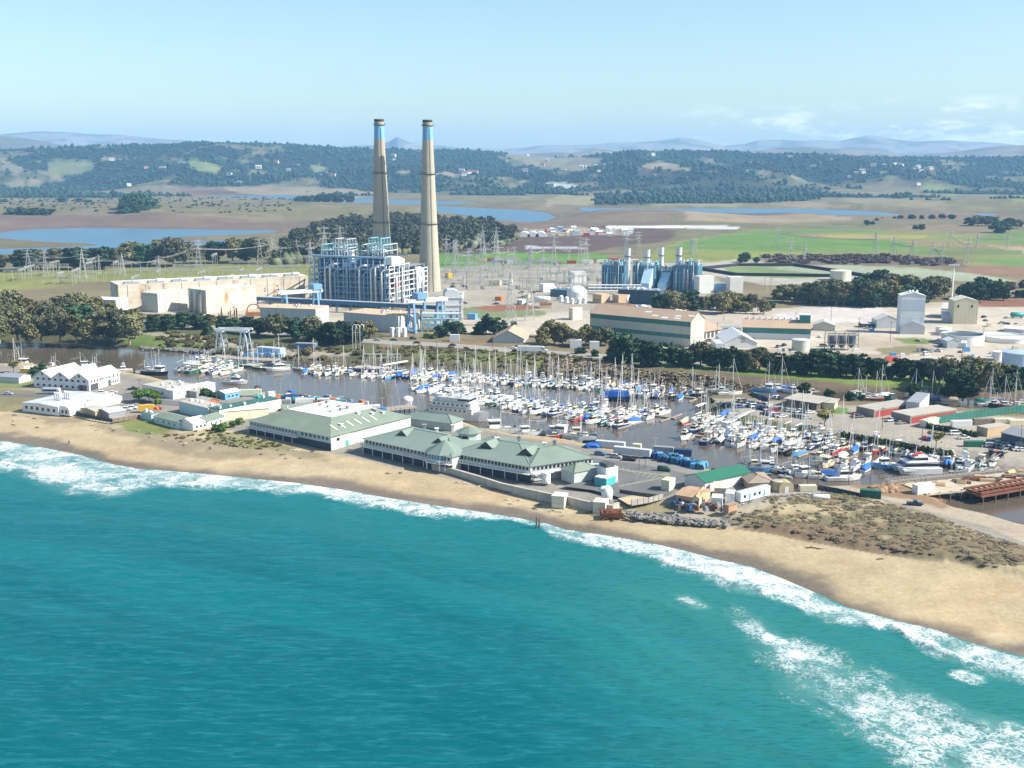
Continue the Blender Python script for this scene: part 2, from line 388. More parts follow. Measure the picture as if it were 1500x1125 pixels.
# plains and far shore
blend(sstep(.35, .65, nC) * (gy > 1100) * 0.7, (0.16, 0.150, 0.065))
blend(sstep(.45, .6, nA) * (gy > 1500) * 0.35, (0.10, 0.085, 0.05))
paint([(-500,312),(0,316),(200,322),(420,326),(560,318),(640,322),(840,326),(1000,328),(1000,336),(760,336),(640,350),(420,338),(0,338),(-500,345)], (0.165,0.115,0.085), 12, 60, 0.9, nA)
paint([(830,302),(1180,306),(1500,312),(1500,326),(1180,324),(1000,325),(830,325)], (0.18,0.135,0.095), 12, 60, 0.85, nA)
paint([(1000,320),(1190,317),(1250,324),(1130,327),(1000,327)], (0.30,0.23,0.15), 8, 30, 0.8, nA)
paint([(860,310),(1330,312),(1330,318),(860,316)], (0.11,0.10,0.10), 10, 40, 0.7, nA)
paint([(750,338),(905,330),(990,338),(985,352),(900,362),(850,372),(640,372),(760,352)], (0.105,0.065,0.058), 6, 30, 0.9, nA)
paint([(770,337),(850,332),(910,338),(915,344),(760,346)], (0.36,0.30,0.22), 4, 20, 0.8, nA)
# crop fields
for pts, col in (
    ([(1000,352),(1120,335),(1330,336),(1500,350),(1500,392),(1290,383),(1080,386),(930,386),(960,366)], (0.19,0.205,0.065)),
    ([(1010,352),(1115,338),(1290,350),(1390,366),(1180,369),(980,364)], (0.115,0.205,0.045)),
    ([(985,366),(1180,370),(1250,378),(1060,384),(935,380)], (0.20,0.225,0.055)),
    ([(1100,338),(1200,334),(1330,337),(1280,341),(1150,342)], (0.13,0.19,0.055)),
    ([(1150,343),(1250,343),(1330,351),(1230,352)], (0.27,0.19,0.11)),
    ([(1200,343),(1360,344),(1350,350),(1220,349)], (0.28,0.25,0.07)),
    ([(1270,337),(1500,322),(1500,330),(1400,337),(1330,340)], (0.23,0.16,0.10)),
    ([(1440,346),(1500,337),(1600,332),(1600,360),(1500,362),(1420,356)], (0.13,0.20,0.05)),
    ([(1330,352),(1500,358),(1500,364),(1330,360)], (0.24,0.18,0.10)),
    ([(1445,360),(1500,362),(1600,366),(1600,372),(1500,372)], (0.36,0.28,0.17)),
    ([(1330,366),(1500,366),(1500,374),(1340,374)], (0.13,0.17,0.06)),
    ([(1430,380),(1500,378),(1600,378),(1600,392),(1480,388)], (0.12,0.22,0.05)),
    ([(1400,388),(1500,392),(1500,405),(1420,402)], (0.24,0.14,0.09)),
    ([(640,372),(760,370),(880,372),(900,385),(860,391),(640,396)], (0.10,0.235,0.035)),
    ([(1010,330),(1085,332),(1080,335),(1005,335)], (0.55,0.55,0.53)),
    ([(890,331),(1010,331),(1000,334),(900,335)], (0.66,0.66,0.62)),
    ([(770,360),(850,362),(860,364),(770,364)], (0.42,0.44,0.46))):
    paint(pts, col, 2.5, 10, 0.92, nA)
# grass below the pylons, gravel of the switchyard, industrial yards
paint([(-500,405),(0,399),(200,392),(450,384),(470,400),(450,412),(150,412),(0,428),(-500,450)], (0.21,0.215,0.065), 4, 14, 0.95, nA)
paint([(640,392),(880,386),(1040,384),(1060,420),(1000,452),(880,462),(640,480),(600,455)], (0.34,0.305,0.245), 4, 12, 1, nB)
paint([(1030,386),(1080,380),(1180,386),(1280,400),(1270,412),(1120,418),(1050,404)], (0.38,0.35,0.29), 4, 10, 1, nA)
paint([(1060,392),(1160,386),(1270,404),(1160,408),(1075,404)], (0.17,0.24,0.09), 2, 6, 1, nA)
paint([(1120,392),(1200,387),(1340,392),(1420,400),(1490,412),(1440,414),(1300,404),(1200,401)], (0.29,0.32,0.22), 3, 10, 0.95, nA)
paint([(1115,374),(1300,372),(1400,380),(1420,392),(1300,388),(1120,388)], (0.15,0.105,0.075), 4, 25, 0.9, nA)
paint([(900,452),(1050,440),(1140,452),(1200,447),(1300,447),(1420,440),(1500,446),(1700,450),(1700,560),(1500,545),(1000,522),(880,498),(780,490),(640,486),(640,470)], (0.46,0.405,0.325), 3, 8, 1, nB)
paint([(1135,458),(1210,450),(1290,450),(1310,462),(1290,470),(1200,474),(1140,470)], (0.50,0.46,0.42), 2, 5, 1, nB)
paint([(1415,441),(1500,437),(1650,440),(1650,452),(1430,449)], (0.24,0.12,0.075), 2, 5, 1, nB)
paint([(1050,525),(1290,528),(1290,520),(1180,512),(1080,512)], (0.34,0.25,0.17), 2, 8, 0.7, nB)
paint([(1195,490),(1290,492),(1400,500),(1380,512),(1240,508)], (0.40,0.33,0.25), 2, 12, 0.8, nB)
paint([(1310,496),(1340,494),(1366,498),(1358,504),(1325,503)], (0.15,0.20,0.06), 1.5, 4, 1, nB)
paint([(1280,510),(1340,506),(1370,512),(1330,520),(1290,519)], (0.20,0.18,0.08), 1.5, 6, 0.9, nB)
paint([(670,452),(740,446),(800,456),(800,462),(720,468),(680,464)], (0.13,0.17,0.06), 1.5, 4, 0.8, nB)
paint([(690,450),(755,445),(800,450),(760,455),(715,456)], (0.24,0.11,0.065), 1.2, 4, 1, nB)
paint([(640,502),(700,500),(720,504),(660,510)], (0.30,0.20,0.10), 1.2, 4, 0.8, nB)
paint([(140,440),(300,432),(450,424),(470,440),(560,470),(560,484),(380,474),(300,468),(200,462),(150,458)], (0.42,0.37,0.29), 3, 6, .95, nB)
# roadside banks
paint([(-500,455),(0,440),(200,458),(420,470),(560,488),(560,533),(420,527),(220,515),(0,505),(-500,520)], (0.105,0.110,0.048), 2, 8, 1, nB)
paint([(175,492),(235,484),(330,496),(320,508),(240,512),(190,510)], (0.125,0.185,0.045), 1.5, 6, 0.9, nB)
paint([(200,488),(240,486),(330,497),(420,512),(520,516),(520,520),(400,517),(310,505),(225,492)], (0.33,0.28,0.21), 1.2, 2, 0.9, nB)
paint([(540,506),(700,508),(760,516),(900,526),(930,540),(880,556),(830,552),(700,542),(560,533)], (0.135,0.120,0.060), 2, 10, 1, nB)
paint([(600,516),(760,520),(860,530),(860,538),(700,530),(600,524)], (0.16,0.18,0.055), 2, 8, 0.8, nB)
paint([(560,527),(700,536),(860,548),(900,553),(900,560),(700,544),(560,535)], (0.17,0.105,0.065), 1.5, 4, 0.9, nB)
paint([(860,524),(1000,536),(1160,548),(1300,555),(1500,566),(1700,575),(1700,610),(1500,592),(1310,574),(1000,568),(880,558)], (0.15,0.115,0.075), 2, 6, 1, nB)
paint([(880,524),(1000,532),(1160,540),(1300,548),(1500,556),(1700,565),(1700,585),(1500,572),(1310,562),(1160,556),(1040,544),(930,536)], (0.155,0.215,0.045), 2, 7, 1, nB)
# island: yards, grass, dune scrub, then sand
isl = (so > 0) & (gy < 700) & (sh > 0)
land_isl = [(-600,505),(0,535),(190,548),(300,577),(470,592),(640,616),(760,640),(870,655),(1030,690),(1130,709),(1260,714),(1330,708),(1392,727),(1500,772),(1700,815),(1700,890),(1500,840),(1270,800),(1070,764),(900,742),(820,727),(700,703),(540,672),(460,656),(360,634),(250,618),(150,606),(60,596),(0,590),(-600,545)]
so_n = so + (nA - .5) * 16 + (nB - .5) * 5
mainland = sdf(GP(HARB_PX[:24] + [(1700,606),(1700,330),(-700,330)], 0.0), gx, gy) < 0
sand = (so < 150) & (gy < 800) & ~mainland
blend(np.where(sand, 1.0, 0.0), (0.425, 0.338, 0.205))
blend(np.where(sand, sstep(.45, .75, fbm(gx / 30 + .3 * nA, gy / 12.0, 77, 4)), 0) * 0.4, (0.415, 0.295, 0.17))
blend(np.where(sand, sstep(.5, .8, fbm(gx / 60, gy / 8.0, 78, 4)), 0) * 0.35, (0.50, 0.43, 0.29))
blend(np.where(sand, sstep(11, 3.5, so_n + (nB - .5) * 3), 0) * 0.9, (0.145, 0.122, 0.10))
paint(land_isl, (0.27, 0.245, 0.205), 1.5, 3, 1, nB)
paint([(-300,556),(0,570),(50,572),(110,592),(150,606),(60,600),(0,600),(-300,580)], (0.20,0.175,0.085), 2, 8, 0.9, nB)
paint([(0,556),(90,560),(60,568),(0,570),(-100,568)], (0.165,0.19,0.055), 1.5, 4, 0.9, nB)
scrub = [(0,602),(60,606),(120,612),(180,622),(250,634),(330,640),(370,640),(430,654),(480,664),(470,668),(400,668),(300,662),(200,640),(100,620)]
paint(scrub, (0.25,0.21,0.135), 3, 18, 0.8, nB)
paint([(170,616),(215,614),(262,626),(235,634),(190,630)], (0.16,0.19,0.05), 1.5, 5, 0.9, nB)
paint([(300,630),(360,636),(400,648),(420,656),(370,655),(310,645)], (0.16,0.175,0.065), 2, 10, 0.7, nB)
paint(DUNE_PX, (0.20,0.168,0.098), 2.5, 9, 1, nB)
for k in range(3):
    m = fbm(gx / (12 + 6 * k), gy / (5 + 3 * k), 90 + k, 4); dd = sdf(DUNE, gx, gy, margin=30)
    blend(sstep(.52, .64, m) * (dd < 3) * .85, ((0.15,0.135,0.075),(0.40,0.33,0.20),(0.19,0.135,0.085))[k])
dpath = sdf(GP([(1195,745),(1235,757),(1300,768),(1380,776),(1440,790)]), gx, gy, False, 20)
blend(sstep(2.2, .6, dpath + (nB - .5) * 2), (0.30,0.24,0.13))
paint([(1170,722),(1225,722),(1260,733),(1200,732)], (0.17,0.19,0.055), 1.5, 5, 0.9, nB)
droad = sdf(GP([(1240,716),(1300,724),(1345,736),(1400,752),(1455,765),(1500,783),(1600,822)]), gx, gy, False, 20)
blend(sstep(6.5, 5.0, droad + (nB - .5) * 2), (0.38,0.32,0.235))
paint([(1245,712),(1300,708),(1385,712),(1400,735),(1380,745),(1330,730),(1290,726)], (0.27,0.18,0.105), 1.2, 5, 1, nB)
paint([(1010,590),(1040,582),(1062,590),(1110,600),(1160,618),(1260,640),(1330,650),(1330,664),(1230,652),(1100,626),(1040,608)], (0.12,0.14,0.045), 1.0, 3, 0.9, nB)
paint([(1035,584),(1090,584),(1170,590),(1330,598),(1420,604),(1500,612),(1700,640),(1700,715),(1500,684),(1400,664),(1300,645),(1200,630),(1110,610),(1060,598)], (0.345,0.305,0.245), 1, 3, 1, nB)
paint([(1205,598),(1240,597),(1245,606),(1215,606)], (0.11,0.20,0.05), 1, 3, 1, nB)
paint([(890,738),(960,726),(1050,742),(1180,735),(1060,764),(930,758)], (0.36,0.31,0.22), 2, 6, 1, nB)
paint([(1060,735),(1110,722),(1190,714),(1235,722),(1180,734),(1120,738),(1070,748)], (0.33,0.31,0.275), 1.5, 4, 1, nB)
paint([(910,735),(960,733),(1010,740),(960,748)], (0.23,0.20,0.11), 1.5, 6, 0.9, nB)
# river bed and bank mud
blend(sstep(3.0, 0.5, sh + (nB - .5) * 3) * (sh < 20), (0.13,0.095,0.062))
blend(sstep(-.2, -2, sh) * 1.0, (0.07,0.06,0.045))
blend(sstep(25, 3, sl + (nA - .5) * 20) * (sl < 80) * .85, (0.17,0.105,0.072))
# wooded hills and their clearings
fmask = sstep(4250, 4700, gy + (nC - .5) * 1100) * (1 - sstep(7800, 8600, gy))
blend(fmask, (0.014, 0.028, 0.02))
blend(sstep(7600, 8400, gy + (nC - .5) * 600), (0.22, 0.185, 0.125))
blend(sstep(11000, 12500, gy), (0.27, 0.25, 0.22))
blend(sstep(.48, .6, nC) * (gy > 8200) * 0.6, (0.07, 0.075, 0.045))
CLEAR = [([(0,233),(14,234),(40,250),(20,254),(0,250)], (0.25,0.22,0.14)), ([(70,238),(92,234),(140,240),(134,250),(100,256),(72,258)], (0.20,0.22,0.10)),
    ([(10,226),(60,221),(66,223),(30,229),(8,230)], (0.24,0.19,0.13)), ([(262,236),(290,235),(325,244),(318,252),(292,250)], (0.20,0.23,0.09)),
    ([(740,226),(800,229),(890,231),(880,240),(850,250),(800,249),(765,240)], (0.25,0.21,0.12)), ([(940,240),(975,238),(1012,246),(1010,251),(985,251),(942,247)], (0.30,0.24,0.15)),
    ([(935,246),(985,252),(1000,256),(985,262),(930,258)], (0.10,0.075,0.06)), ([(1000,270),(1020,268),(1110,268),(1122,276),(1100,279),(990,279)], (0.15,0.085,0.065)),
    ([(960,275),(1010,270),(1000,278),(955,278)], (0.22,0.25,0.22)), ([(800,268),(830,269),(858,275),(830,277),(808,274)], (0.50,0.50,0.48)), ([(840,269),(875,267),(878,276),(858,274)], (0.20,0.12,0.09)),
    ([(800,292),(830,285),(880,286),(920,288),(890,296),(840,300),(800,300)], (0.27,0.23,0.12)), ([(900,290),(940,284),(1040,284),(1100,292),(1080,302),(960,303),(890,300)], (0.28,0.25,0.13)),
    ([(1350,270),(1380,270),(1405,276),(1400,286),(1360,284)], (0.20,0.25,0.08)), ([(1220,287),(1260,283),(1300,290),(1380,294),(1400,302),(1300,306),(1260,300)], (0.24,0.20,0.12)),
    ([(1130,300),(1180,296),(1250,302),(1300,308),(1180,306)], (0.27,0.21,0.13)), ([(330,275),(400,270),(500,274),(560,282),(520,292),(420,290),(350,284)], (0.27,0.22,0.14)),
    ([(1470,288),(1500,288),(1500,296),(1480,294)], (0.2,0.22,0.08)), ([(455,245),(470,242),(480,248),(470,254)], (0.22,0.23,0.12)), ([(1160,256),(1190,270),(1178,271),(1156,259)], (0.28,0.26,0.17))]
for pts, col in CLEAR: patch(pts, col, mix=.85)
for _ in range(44):
    cx_, cy_ = rng.uniform(-100, 1560), rng.uniform(232, 272)
    patch([(cx_ + rng.uniform(5, 14) * math.cos(a), cy_ + rng.uniform(.8, 2.5) * math.sin(a)) for a in (0, 1.2, 2.2, 3.3, 4.3, 5.3)], rng.choice(((.22,.2,.11), (.16,.19,.08), (.3,.26,.18))), 1, 3, 0.8, 4300)
clr = fmask * sstep(.61, .66, fbm(gx / 200.0, gy / 420.0, 57, 4))
blend(clr * .75, (0.10, 0.11, 0.05))
blend(clr * sstep(.5, .6, nA) * .6, (0.25, 0.20, 0.13))
lowf = sstep(.50, .56, fbm(gx / 340.0, gy / 420.0, 55, 4)) * sstep(2950, 3250, gy) * (1 - sstep(4200, 4700, gy)) * ((pu > 870) | ((pu < 330) & (gy > 3700)) | (gy > 3950)) * (sl > 60)
blend(lowf * .95, (0.014, 0.028, 0.02))
FOREST_W = np.clip(1.6 - alb.sum(1) / 0.15, 0, 1) * (gy > 2900) * (gy < 8300) * (pv < 305)

def ground_material():
    m = bpy.data.materials.new('ground soil and sand'); m.use_nodes = True; N, L = m.node_tree.nodes, m.node_tree.links
    b = N['Principled BSDF']; b.inputs['Roughness'].default_value = 0.95; b.inputs['Specular IOR Level'].default_value = 0.15
    a = N.new('ShaderNodeAttribute'); a.attribute_name = 'alb'
    geo = N.new('ShaderNodeNewGeometry'); fac = None
    for sc_, lo, hi in ((0.012, .80, 1.2), (0.11, .87, 1.13), (0.7, .86, 1.14)):
        n = N.new('ShaderNodeTexNoise'); n.inputs['Scale'].default_value = sc_; n.inputs['Detail'].default_value = 6; n.inputs['Roughness'].default_value = 0.7
        L.new(geo.outputs['Position'], n.inputs['Vector'])
        r = N.new('ShaderNodeMapRange'); r.inputs['From Min'].default_value = .3; r.inputs['From Max'].default_value = .7; r.inputs['To Min'].default_value = lo; r.inputs['To Max'].default_value = hi
        L.new(n.outputs['Fac'], r.inputs['Value'])
        if fac is None: fac = r.outputs[0]
        else:
            mu = N.new('ShaderNodeMath'); mu.operation = 'MULTIPLY'; L.new(fac, mu.inputs[0]); L.new(r.outputs[0], mu.inputs[1]); fac = mu.outputs[0]
    vm = N.new('ShaderNodeVectorMath'); vm.operation = 'SCALE'; L.new(a.outputs['Color'], vm.inputs[0]); L.new(fac, vm.inputs['Scale']); L.new(vm.outputs[0], b.inputs['Base Color'])
    bp = N.new('ShaderNodeBump'); bp.inputs['Strength'].default_value = 0.5; bp.inputs['Distance'].default_value = 0.35; L.new(n.outputs['Fac'], bp.inputs['Height']); L.new(bp.outputs[0], b.inputs['Normal'])
    return m
alb *= 0.93
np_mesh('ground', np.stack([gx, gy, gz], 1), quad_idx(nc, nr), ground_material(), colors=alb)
# ------------------------------------------------------------------ ocean
def foam_fields(X, Y):
    so_ = sdf(OCEAN, X, Y)
    off = -so_                                                     # metres out from the swash edge
    u = 750 + F / CP * X / np.maximum(Y, 1)
    band = np.interp(u, [-500,0,60,130,200,300,420,520,600,680,740,790,830,900,1000,1100,1180,1260,1350,1420,1500,2200], [38,36,41,42,25,19,15,16,13,10,5,4,12,15,18,20,17,12,10,15,16,16])
    n = fbm(X / 14.0, Y / 14.0, 60, 4); n2 = fbm(X / 60.0, Y / 60.0, 61, 3)
    edge = off + (n - .5) * 12
    foam = sstep(-2.5, 0.8, edge) * sstep(band * 1.12, band * 0.5, edge) * (0.40 + 0.72 * n)
    foam = np.maximum(foam, 0.62 * sstep(-2, .5, off + (n - .5) * 5) * sstep(3.5, 1, off + (n - .5) * 5))
    def poly(pts, val, soft, warp):
        d = sdf(GP(pts, 0.0), X, Y, margin=60) + (n - .5) * warp + (n2 - .5) * warp
        return sstep(soft, -soft, d) * val
    surf = [(1085,892),(1110,908),(1150,930),(1190,948),(1240,972),(1300,1010),(1360,1040),(1420,1055),(1500,1078),(1700,1140),(1700,1300),(1500,1230),(1380,1160),(1300,1120),(1250,1080),(1235,1052),(1160,1010),(1130,968),(1120,940),(1090,912)]
    foam = np.maximum(foam, poly(surf, 0.50, 9, 12))
    foam = np.maximum(foam, poly([(1220,1010),(1290,1005),(1380,1050),(1500,1090),(1600,1130),(1600,1200),(1480,1150),(1380,1110),(1290,1075),(1240,1045)], 0.66, 9, 14))
    for cx, cy, rx, ry, v in ((1015,882,22,6,.5),(1135,936,18,6,.95),(1168,962,9,4,.9),(1362,948,16,1.6,.62),(1416,992,12,3,.7),(1484,1070,9,6,.8),(1440,958,30,6,.7),(88,700,14,2,.75),(190,707,30,2.2,.75),(1110,925,40,8,.5),(1290,985,16,4,.4)):
        foam = np.maximum(foam, poly([(cx + rx * math.cos(a), cy + .35 * rx * math.cos(a) + ry * math.sin(a)) for a in np.arange(0, 6.2, .7)], v, 2.2, 5))
    n3 = fbm(X / 9.0, Y / 9.0, 63, 3)
    crest = np.exp(-((off - band * .72 + (n3 - .5) * 7) / 1.7) ** 2) * sstep(.35, .6, n3) * (band > 8) + 0.45 * poly(surf, 1.0, 4, 8) * sstep(.62, .72, fbm((X * .86 - Y * .5) / 26.0, off / 5.0, 64, 3))
    return off, foam, crest
oys = np.concatenate([np.arange(2200.0, 1140, -14), np.arange(1140, 600, -1.5), np.arange(600, 520, -4)])
oD = np.array([G(750, y, 0).y for y in oys]); ou = (np.arange(-900, 2500, 2.2) - 750) * CP / F
ox, oy, onc, onr = grid_mesh('ocean', ou, oD, None)
off, foam, crest = foam_fields(ox, oy)
deep = sstep(-5, 60, off)
cross, along = off, ox * 0.86 - oy * 0.5
w1 = fbm(along / 55.0, cross / 9.0, 70, 3) - .5; w2 = fbm(ox / 7.0, oy / 3.2, 71, 3) - .5; w3 = np.sin(cross / 5.5 + 3 * fbm(along / 70, cross / 60, 72, 2))
oz = crest * 0.7 + deep * 0.18 * np.sin(off / 3.8 + 5 * fbm(along / 90.0, off / 80.0, 76, 2)) * sstep(150, 20, off) + deep * (w1 * 0.55 + w2 * 0.30 + w3 * 0.08) + foam * 0.5 * fbm(ox / 2.2, oy / 2.2, 66, 2) * sstep(0, 8, off) - sstep(2, -10, off) * 0.02
foam = np.maximum(foam, np.minimum(crest * 1.3, 1) * 0.95)
tint = sstep(.42, .62, fbm(along / 120.0 + .5 * w1, cross / 16.0, 73, 4))
shallow = sstep(95, 8, off + (fbm(ox / 45, oy / 30, 74, 4) - .5) * 60)
plume = sstep(70, -30, sdf(GP([(980,850),(1150,860),(1330,940),(1500,1000),(1700,1060),(1700,1350),(1350,1180),(1180,1080),(1080,960)], 0), ox, oy, margin=100) + (fbm(ox / 40, oy / 25, 75, 4) - .5) * 50)
def ocean_material():
    m = bpy.data.materials.new('sea water'); m.use_nodes = True; N, L = m.node_tree.nodes, m.node_tree.links
    b = N['Principled BSDF']; b.inputs['IOR'].default_value = 1.33
    def attr(n):
        a = N.new('ShaderNodeAttribute'); a.attribute_name = n; return a.outputs['Fac']
    def mix(f, a, c):
        x = N.new('ShaderNodeMix'); x.data_type = 'RGBA'
        for i, v in ((0, f), (6, a), (7, c)):
            if isinstance(v, tuple): x.inputs[i].default_value = (*v, 1)
            elif isinstance(v, (int, float)): x.inputs[i].default_value = v
            else: L.new(v, x.inputs[i])
        return x.outputs[2]
    def noise(scale, detail=6, rough=.6, vec=None, dist=0.0):
        n = N.new('ShaderNodeTexNoise'); n.inputs['Scale'].default_value = scale; n.inputs['Detail'].default_value = detail; n.inputs['Roughness'].default_value = rough; n.inputs['Distortion'].default_value = dist
        L.new(vec or geo.outputs['Position'], n.inputs['Vector']); return n.outputs['Fac']
    def rng_(v, a, c, lo=0.0, hi=1.0):
        r = N.new('ShaderNodeMapRange'); L.new(v, r.inputs['Value'])
        for k, x in (('From Min', a), ('From Max', c), ('To Min', lo), ('To Max', hi)): r.inputs[k].default_value = x
        return r.outputs[0]
    def M(op, a, c):
        n = N.new('ShaderNodeMath'); n.operation = op
        for i, v in enumerate((a, c)):
            if isinstance(v, (int, float)): n.inputs[i].default_value = v
            else: L.new(v, n.inputs[i])
        return n.outputs[0]
    geo = N.new('ShaderNodeNewGeometry')
    c = mix(attr('tint'), (0.0002, 0.096, 0.114), (0.0008, 0.124, 0.140))
    c = mix(M('MULTIPLY', attr('shallow'), 0.8), c, (0.010, 0.148, 0.145))
    c = mix(M('MULTIPLY', attr('plume'), 0.6), c, (0.035, 0.19, 0.155))
    mp = N.new('ShaderNodeMapping'); mp.inputs['Rotation'].default_value = (0, 0, R(31)); mp.inputs['Scale'].default_value = (0.035, 0.30, 0.1); L.new(geo.outputs['Position'], mp.inputs[0])
    st = rng_(noise(1.0, 7, .62, mp.outputs[0], .6), .52, .78)
    c = mix(M('MULTIPLY', st, 0.75), c, (0.014, 0.165, 0.205))
    mp3 = N.new('ShaderNodeMapping'); mp3.inputs['Rotation'].default_value = (0, 0, R(26)); mp3.inputs['Scale'].default_value = (0.16, 0.75, 1); L.new(geo.outputs['Position'], mp3.inputs[0])
    c = mix(M('MULTIPLY', rng_(noise(1.0, 6, .7, mp3.outputs[0], .8), .5, .68), 0.75), c, (0.020, 0.178, 0.212))
    c = mix(M('MULTIPLY', rng_(noise(1.7, 5, .65, mp3.outputs[0], .5), .50, .66), 0.6), c, (0.0002, 0.078, 0.098))
    fo = attr('foam')
    lace = M('ABSOLUTE', M('SUBTRACT', M('MULTIPLY', noise(0.42, 8, .66, None, 1.2), 2.0), 1.0), 0); lace2 = noise(0.10, 6, .62, None, 1.0); lace3 = noise(1.4, 5, .7)
    th = M('SUBTRACT', M('ADD', M('ADD', M('MULTIPLY', lace2, 0.75), M('MULTIPLY', lace3, 0.40)), 0.10), M('MULTIPLY', lace, 0.85))
    ff = rng_(M('SUBTRACT', M('ADD', fo, M('MULTIPLY', M('SUBTRACT', th, 0.5), 3.0)), 0.66), 0.0, 0.85)
    ff = M('MULTIPLY', ff, rng_(fo, 0.02, 0.2))
    milky = rng_(fo, 0.1, 0.9, 0, .6)
    c = mix(milky, c, (0.20, 0.34, 0.33))
    c = mix(ff, c, (0.72, 0.72, 0.71))
    L.new(c, b.inputs['Base Color'])
    L.new(rng_(ff, 0, 1, .36, .9), b.inputs['Roughness'])
    L.new(rng_(ff, 0, 1, .10, .1), b.inputs['Specular IOR Level'])
    bp = N.new('ShaderNodeBump'); bp.inputs['Strength'].default_value = 0.35; bp.inputs['Distance'].default_value = 0.5
    mp2 = N.new('ShaderNodeMapping'); mp2.inputs['Rotation'].default_value = (0, 0, R(28)); mp2.inputs['Scale'].default_value = (0.22, 0.8, 1); L.new(geo.outputs['Position'], mp2.inputs[0])
    h = M('ADD', noise(1.2, 6, .6, mp2.outputs[0]), M('MULTIPLY', ff, .35)); L.new(h, bp.inputs['Height']); L.new(bp.outputs[0], b.inputs['Normal'])
    return m
np_mesh('ocean', np.stack([ox, oy, oz], 1), quad_idx(onc, onr, off > -22), ocean_material(), attrs={'foam': foam, 'tint': tint, 'shallow': shallow, 'plume': plume})
# ------------------------------------------------------------------ still waters
def still_water(name, col, rough=0.12, wave=0.08, scale=0.6, spec=0.5):
    m = bpy.data.materials.new(name); m.use_nodes = True; N, L = m.node_tree.nodes, m.node_tree.links
    b = N['Principled BSDF']; b.inputs['IOR'].default_value = 1.33; b.inputs['Roughness'].default_value = rough; b.inputs['Specular IOR Level'].default_value = spec
    geo = N.new('ShaderNodeNewGeometry')
    n0 = N.new('ShaderNodeTexNoise'); n0.inputs['Scale'].default_value = 0.02; n0.inputs['Detail'].default_value = 5; L.new(geo.outputs['Position'], n0.inputs['Vector'])
    cr = N.new('ShaderNodeMix'); cr.data_type = 'RGBA'; L.new(n0.outputs['Fac'], cr.inputs[0])
    cr.inputs[6].default_value = (*[v * .72 for v in col], 1); cr.inputs[7].default_value = (*[v * 1.3 for v in col], 1); L.new(cr.outputs[2], b.inputs['Base Color'])
    mp = N.new('ShaderNodeMapping'); mp.inputs['Scale'].default_value = (0.5, 1.0, 1); L.new(geo.outputs['Position'], mp.inputs[0])
    n = N.new('ShaderNodeTexNoise'); n.inputs['Scale'].default_value = scale; n.inputs['Detail'].default_value = 4; L.new(mp.outputs[0], n.inputs['Vector'])
    bp = N.new('ShaderNodeBump'); bp.inputs['Strength'].default_value = wave; bp.inputs['Distance'].default_value = 0.4; L.new(n.outputs['Fac'], bp.inputs['Height']); L.new(bp.outputs[0], b.inputs['Normal'])
    return m
hx = [p.x for p in HARB]; hy = [p.y for p in HARB]
sheet('harbor_water', HARB, 0.0, still_water('harbor water', (0.105, 0.085, 0.062), 0.10, 0.10, 0.8))
lm = still_water('lake water', (0.06, 0.135, 0.20), 0.3, 0.3, 0.4)
for i, lk in enumerate(LAKES): sheet('lake_water', lk, 0.02, lm)
# ------------------------------------------------------------------ far woods (one mass, past counting)
def leafmat(name, col, var=0.5, scale=0.25, var_hue=0.25):
    m = bpy.data.materials.new(name); m.use_nodes = True; N, L = m.node_tree.nodes, m.node_tree.links
    b = N['Principled BSDF']; b.inputs['Roughness'].default_value = 0.8; b.inputs['Specular IOR Level'].default_value = 0.2
    geo = N.new('ShaderNodeNewGeometry')
    n = N.new('ShaderNodeTexNoise'); n.inputs['Scale'].default_value = scale; n.inputs['Detail'].default_value = 5; L.new(geo.outputs['Position'], n.inputs['Vector'])
    oi = N.new('ShaderNodeObjectInfo')
    cr = N.new('ShaderNodeMix'); cr.data_type = 'RGBA'
    r = N.new('ShaderNodeMapRange'); r.inputs['From Min'].default_value = .3; r.inputs['From Max'].default_value = .7; L.new(n.outputs['Fac'], r.inputs['Value'])
    L.new(r.outputs[0], cr.inputs[0]); cr.inputs[6].default_value = (*[v * (1 - var) for v in col], 1); cr.inputs[7].default_value = (col[0] * (1 + var + var_hue), col[1] * (1 + var), col[2] * (1 + var * .6), 1)
    mr = N.new('ShaderNodeMapRange'); mr.inputs['To Min'].default_value = 0.68; mr.inputs['To Max'].default_value = 1.5; L.new(oi.outputs['Random'], mr.inputs['Value'])
    vm = N.new('ShaderNodeVectorMath'); vm.operation = 'SCALE'; L.new(cr.outputs[2], vm.inputs[0]); L.new(mr.outputs[0], vm.inputs['Scale']); L.new(vm.outputs[0], b.inputs['Base Color'])
    return m
nrng = np.random.default_rng(5)
IV = np.array(ICO[1][0]); IF = np.array(ICO[1][1])
def blob_wood(name, P, rad, hgt, material, jit=0.28):
    n = len(P); J = 1 + nrng.uniform(-jit, jit, (n, len(IV), 1))
    V = IV[None] * J; a = nrng.uniform(0, 6.28, n); ca, sa = np.cos(a)[:, None], np.sin(a)[:, None]
    x = V[:, :, 0] * ca - V[:, :, 1] * sa; y = V[:, :, 0] * sa + V[:, :, 1] * ca
    W = np.stack([P[:, 0:1] + x * rad[:, None], P[:, 1:2] + y * rad[:, None], P[:, 2:3] + (V[:, :, 2] * .62 + .45) * hgt[:, None]], -1)
    Q = (IF[None] + (np.arange(n) * len(IV))[:, None, None]).reshape(-1, 3)
    return np_mesh(name, W.reshape(-1, 3), Q, material, smooth=False, kind='stuff')
pick = nrng.choice(len(gx), 52000, p=FOREST_W / FOREST_W.sum())
P = np.stack([gx[pick] + nrng.uniform(-14, 14, len(pick)), gy[pick] + nrng.uniform(-25, 25, len(pick)), gz[pick] - 1], 1)
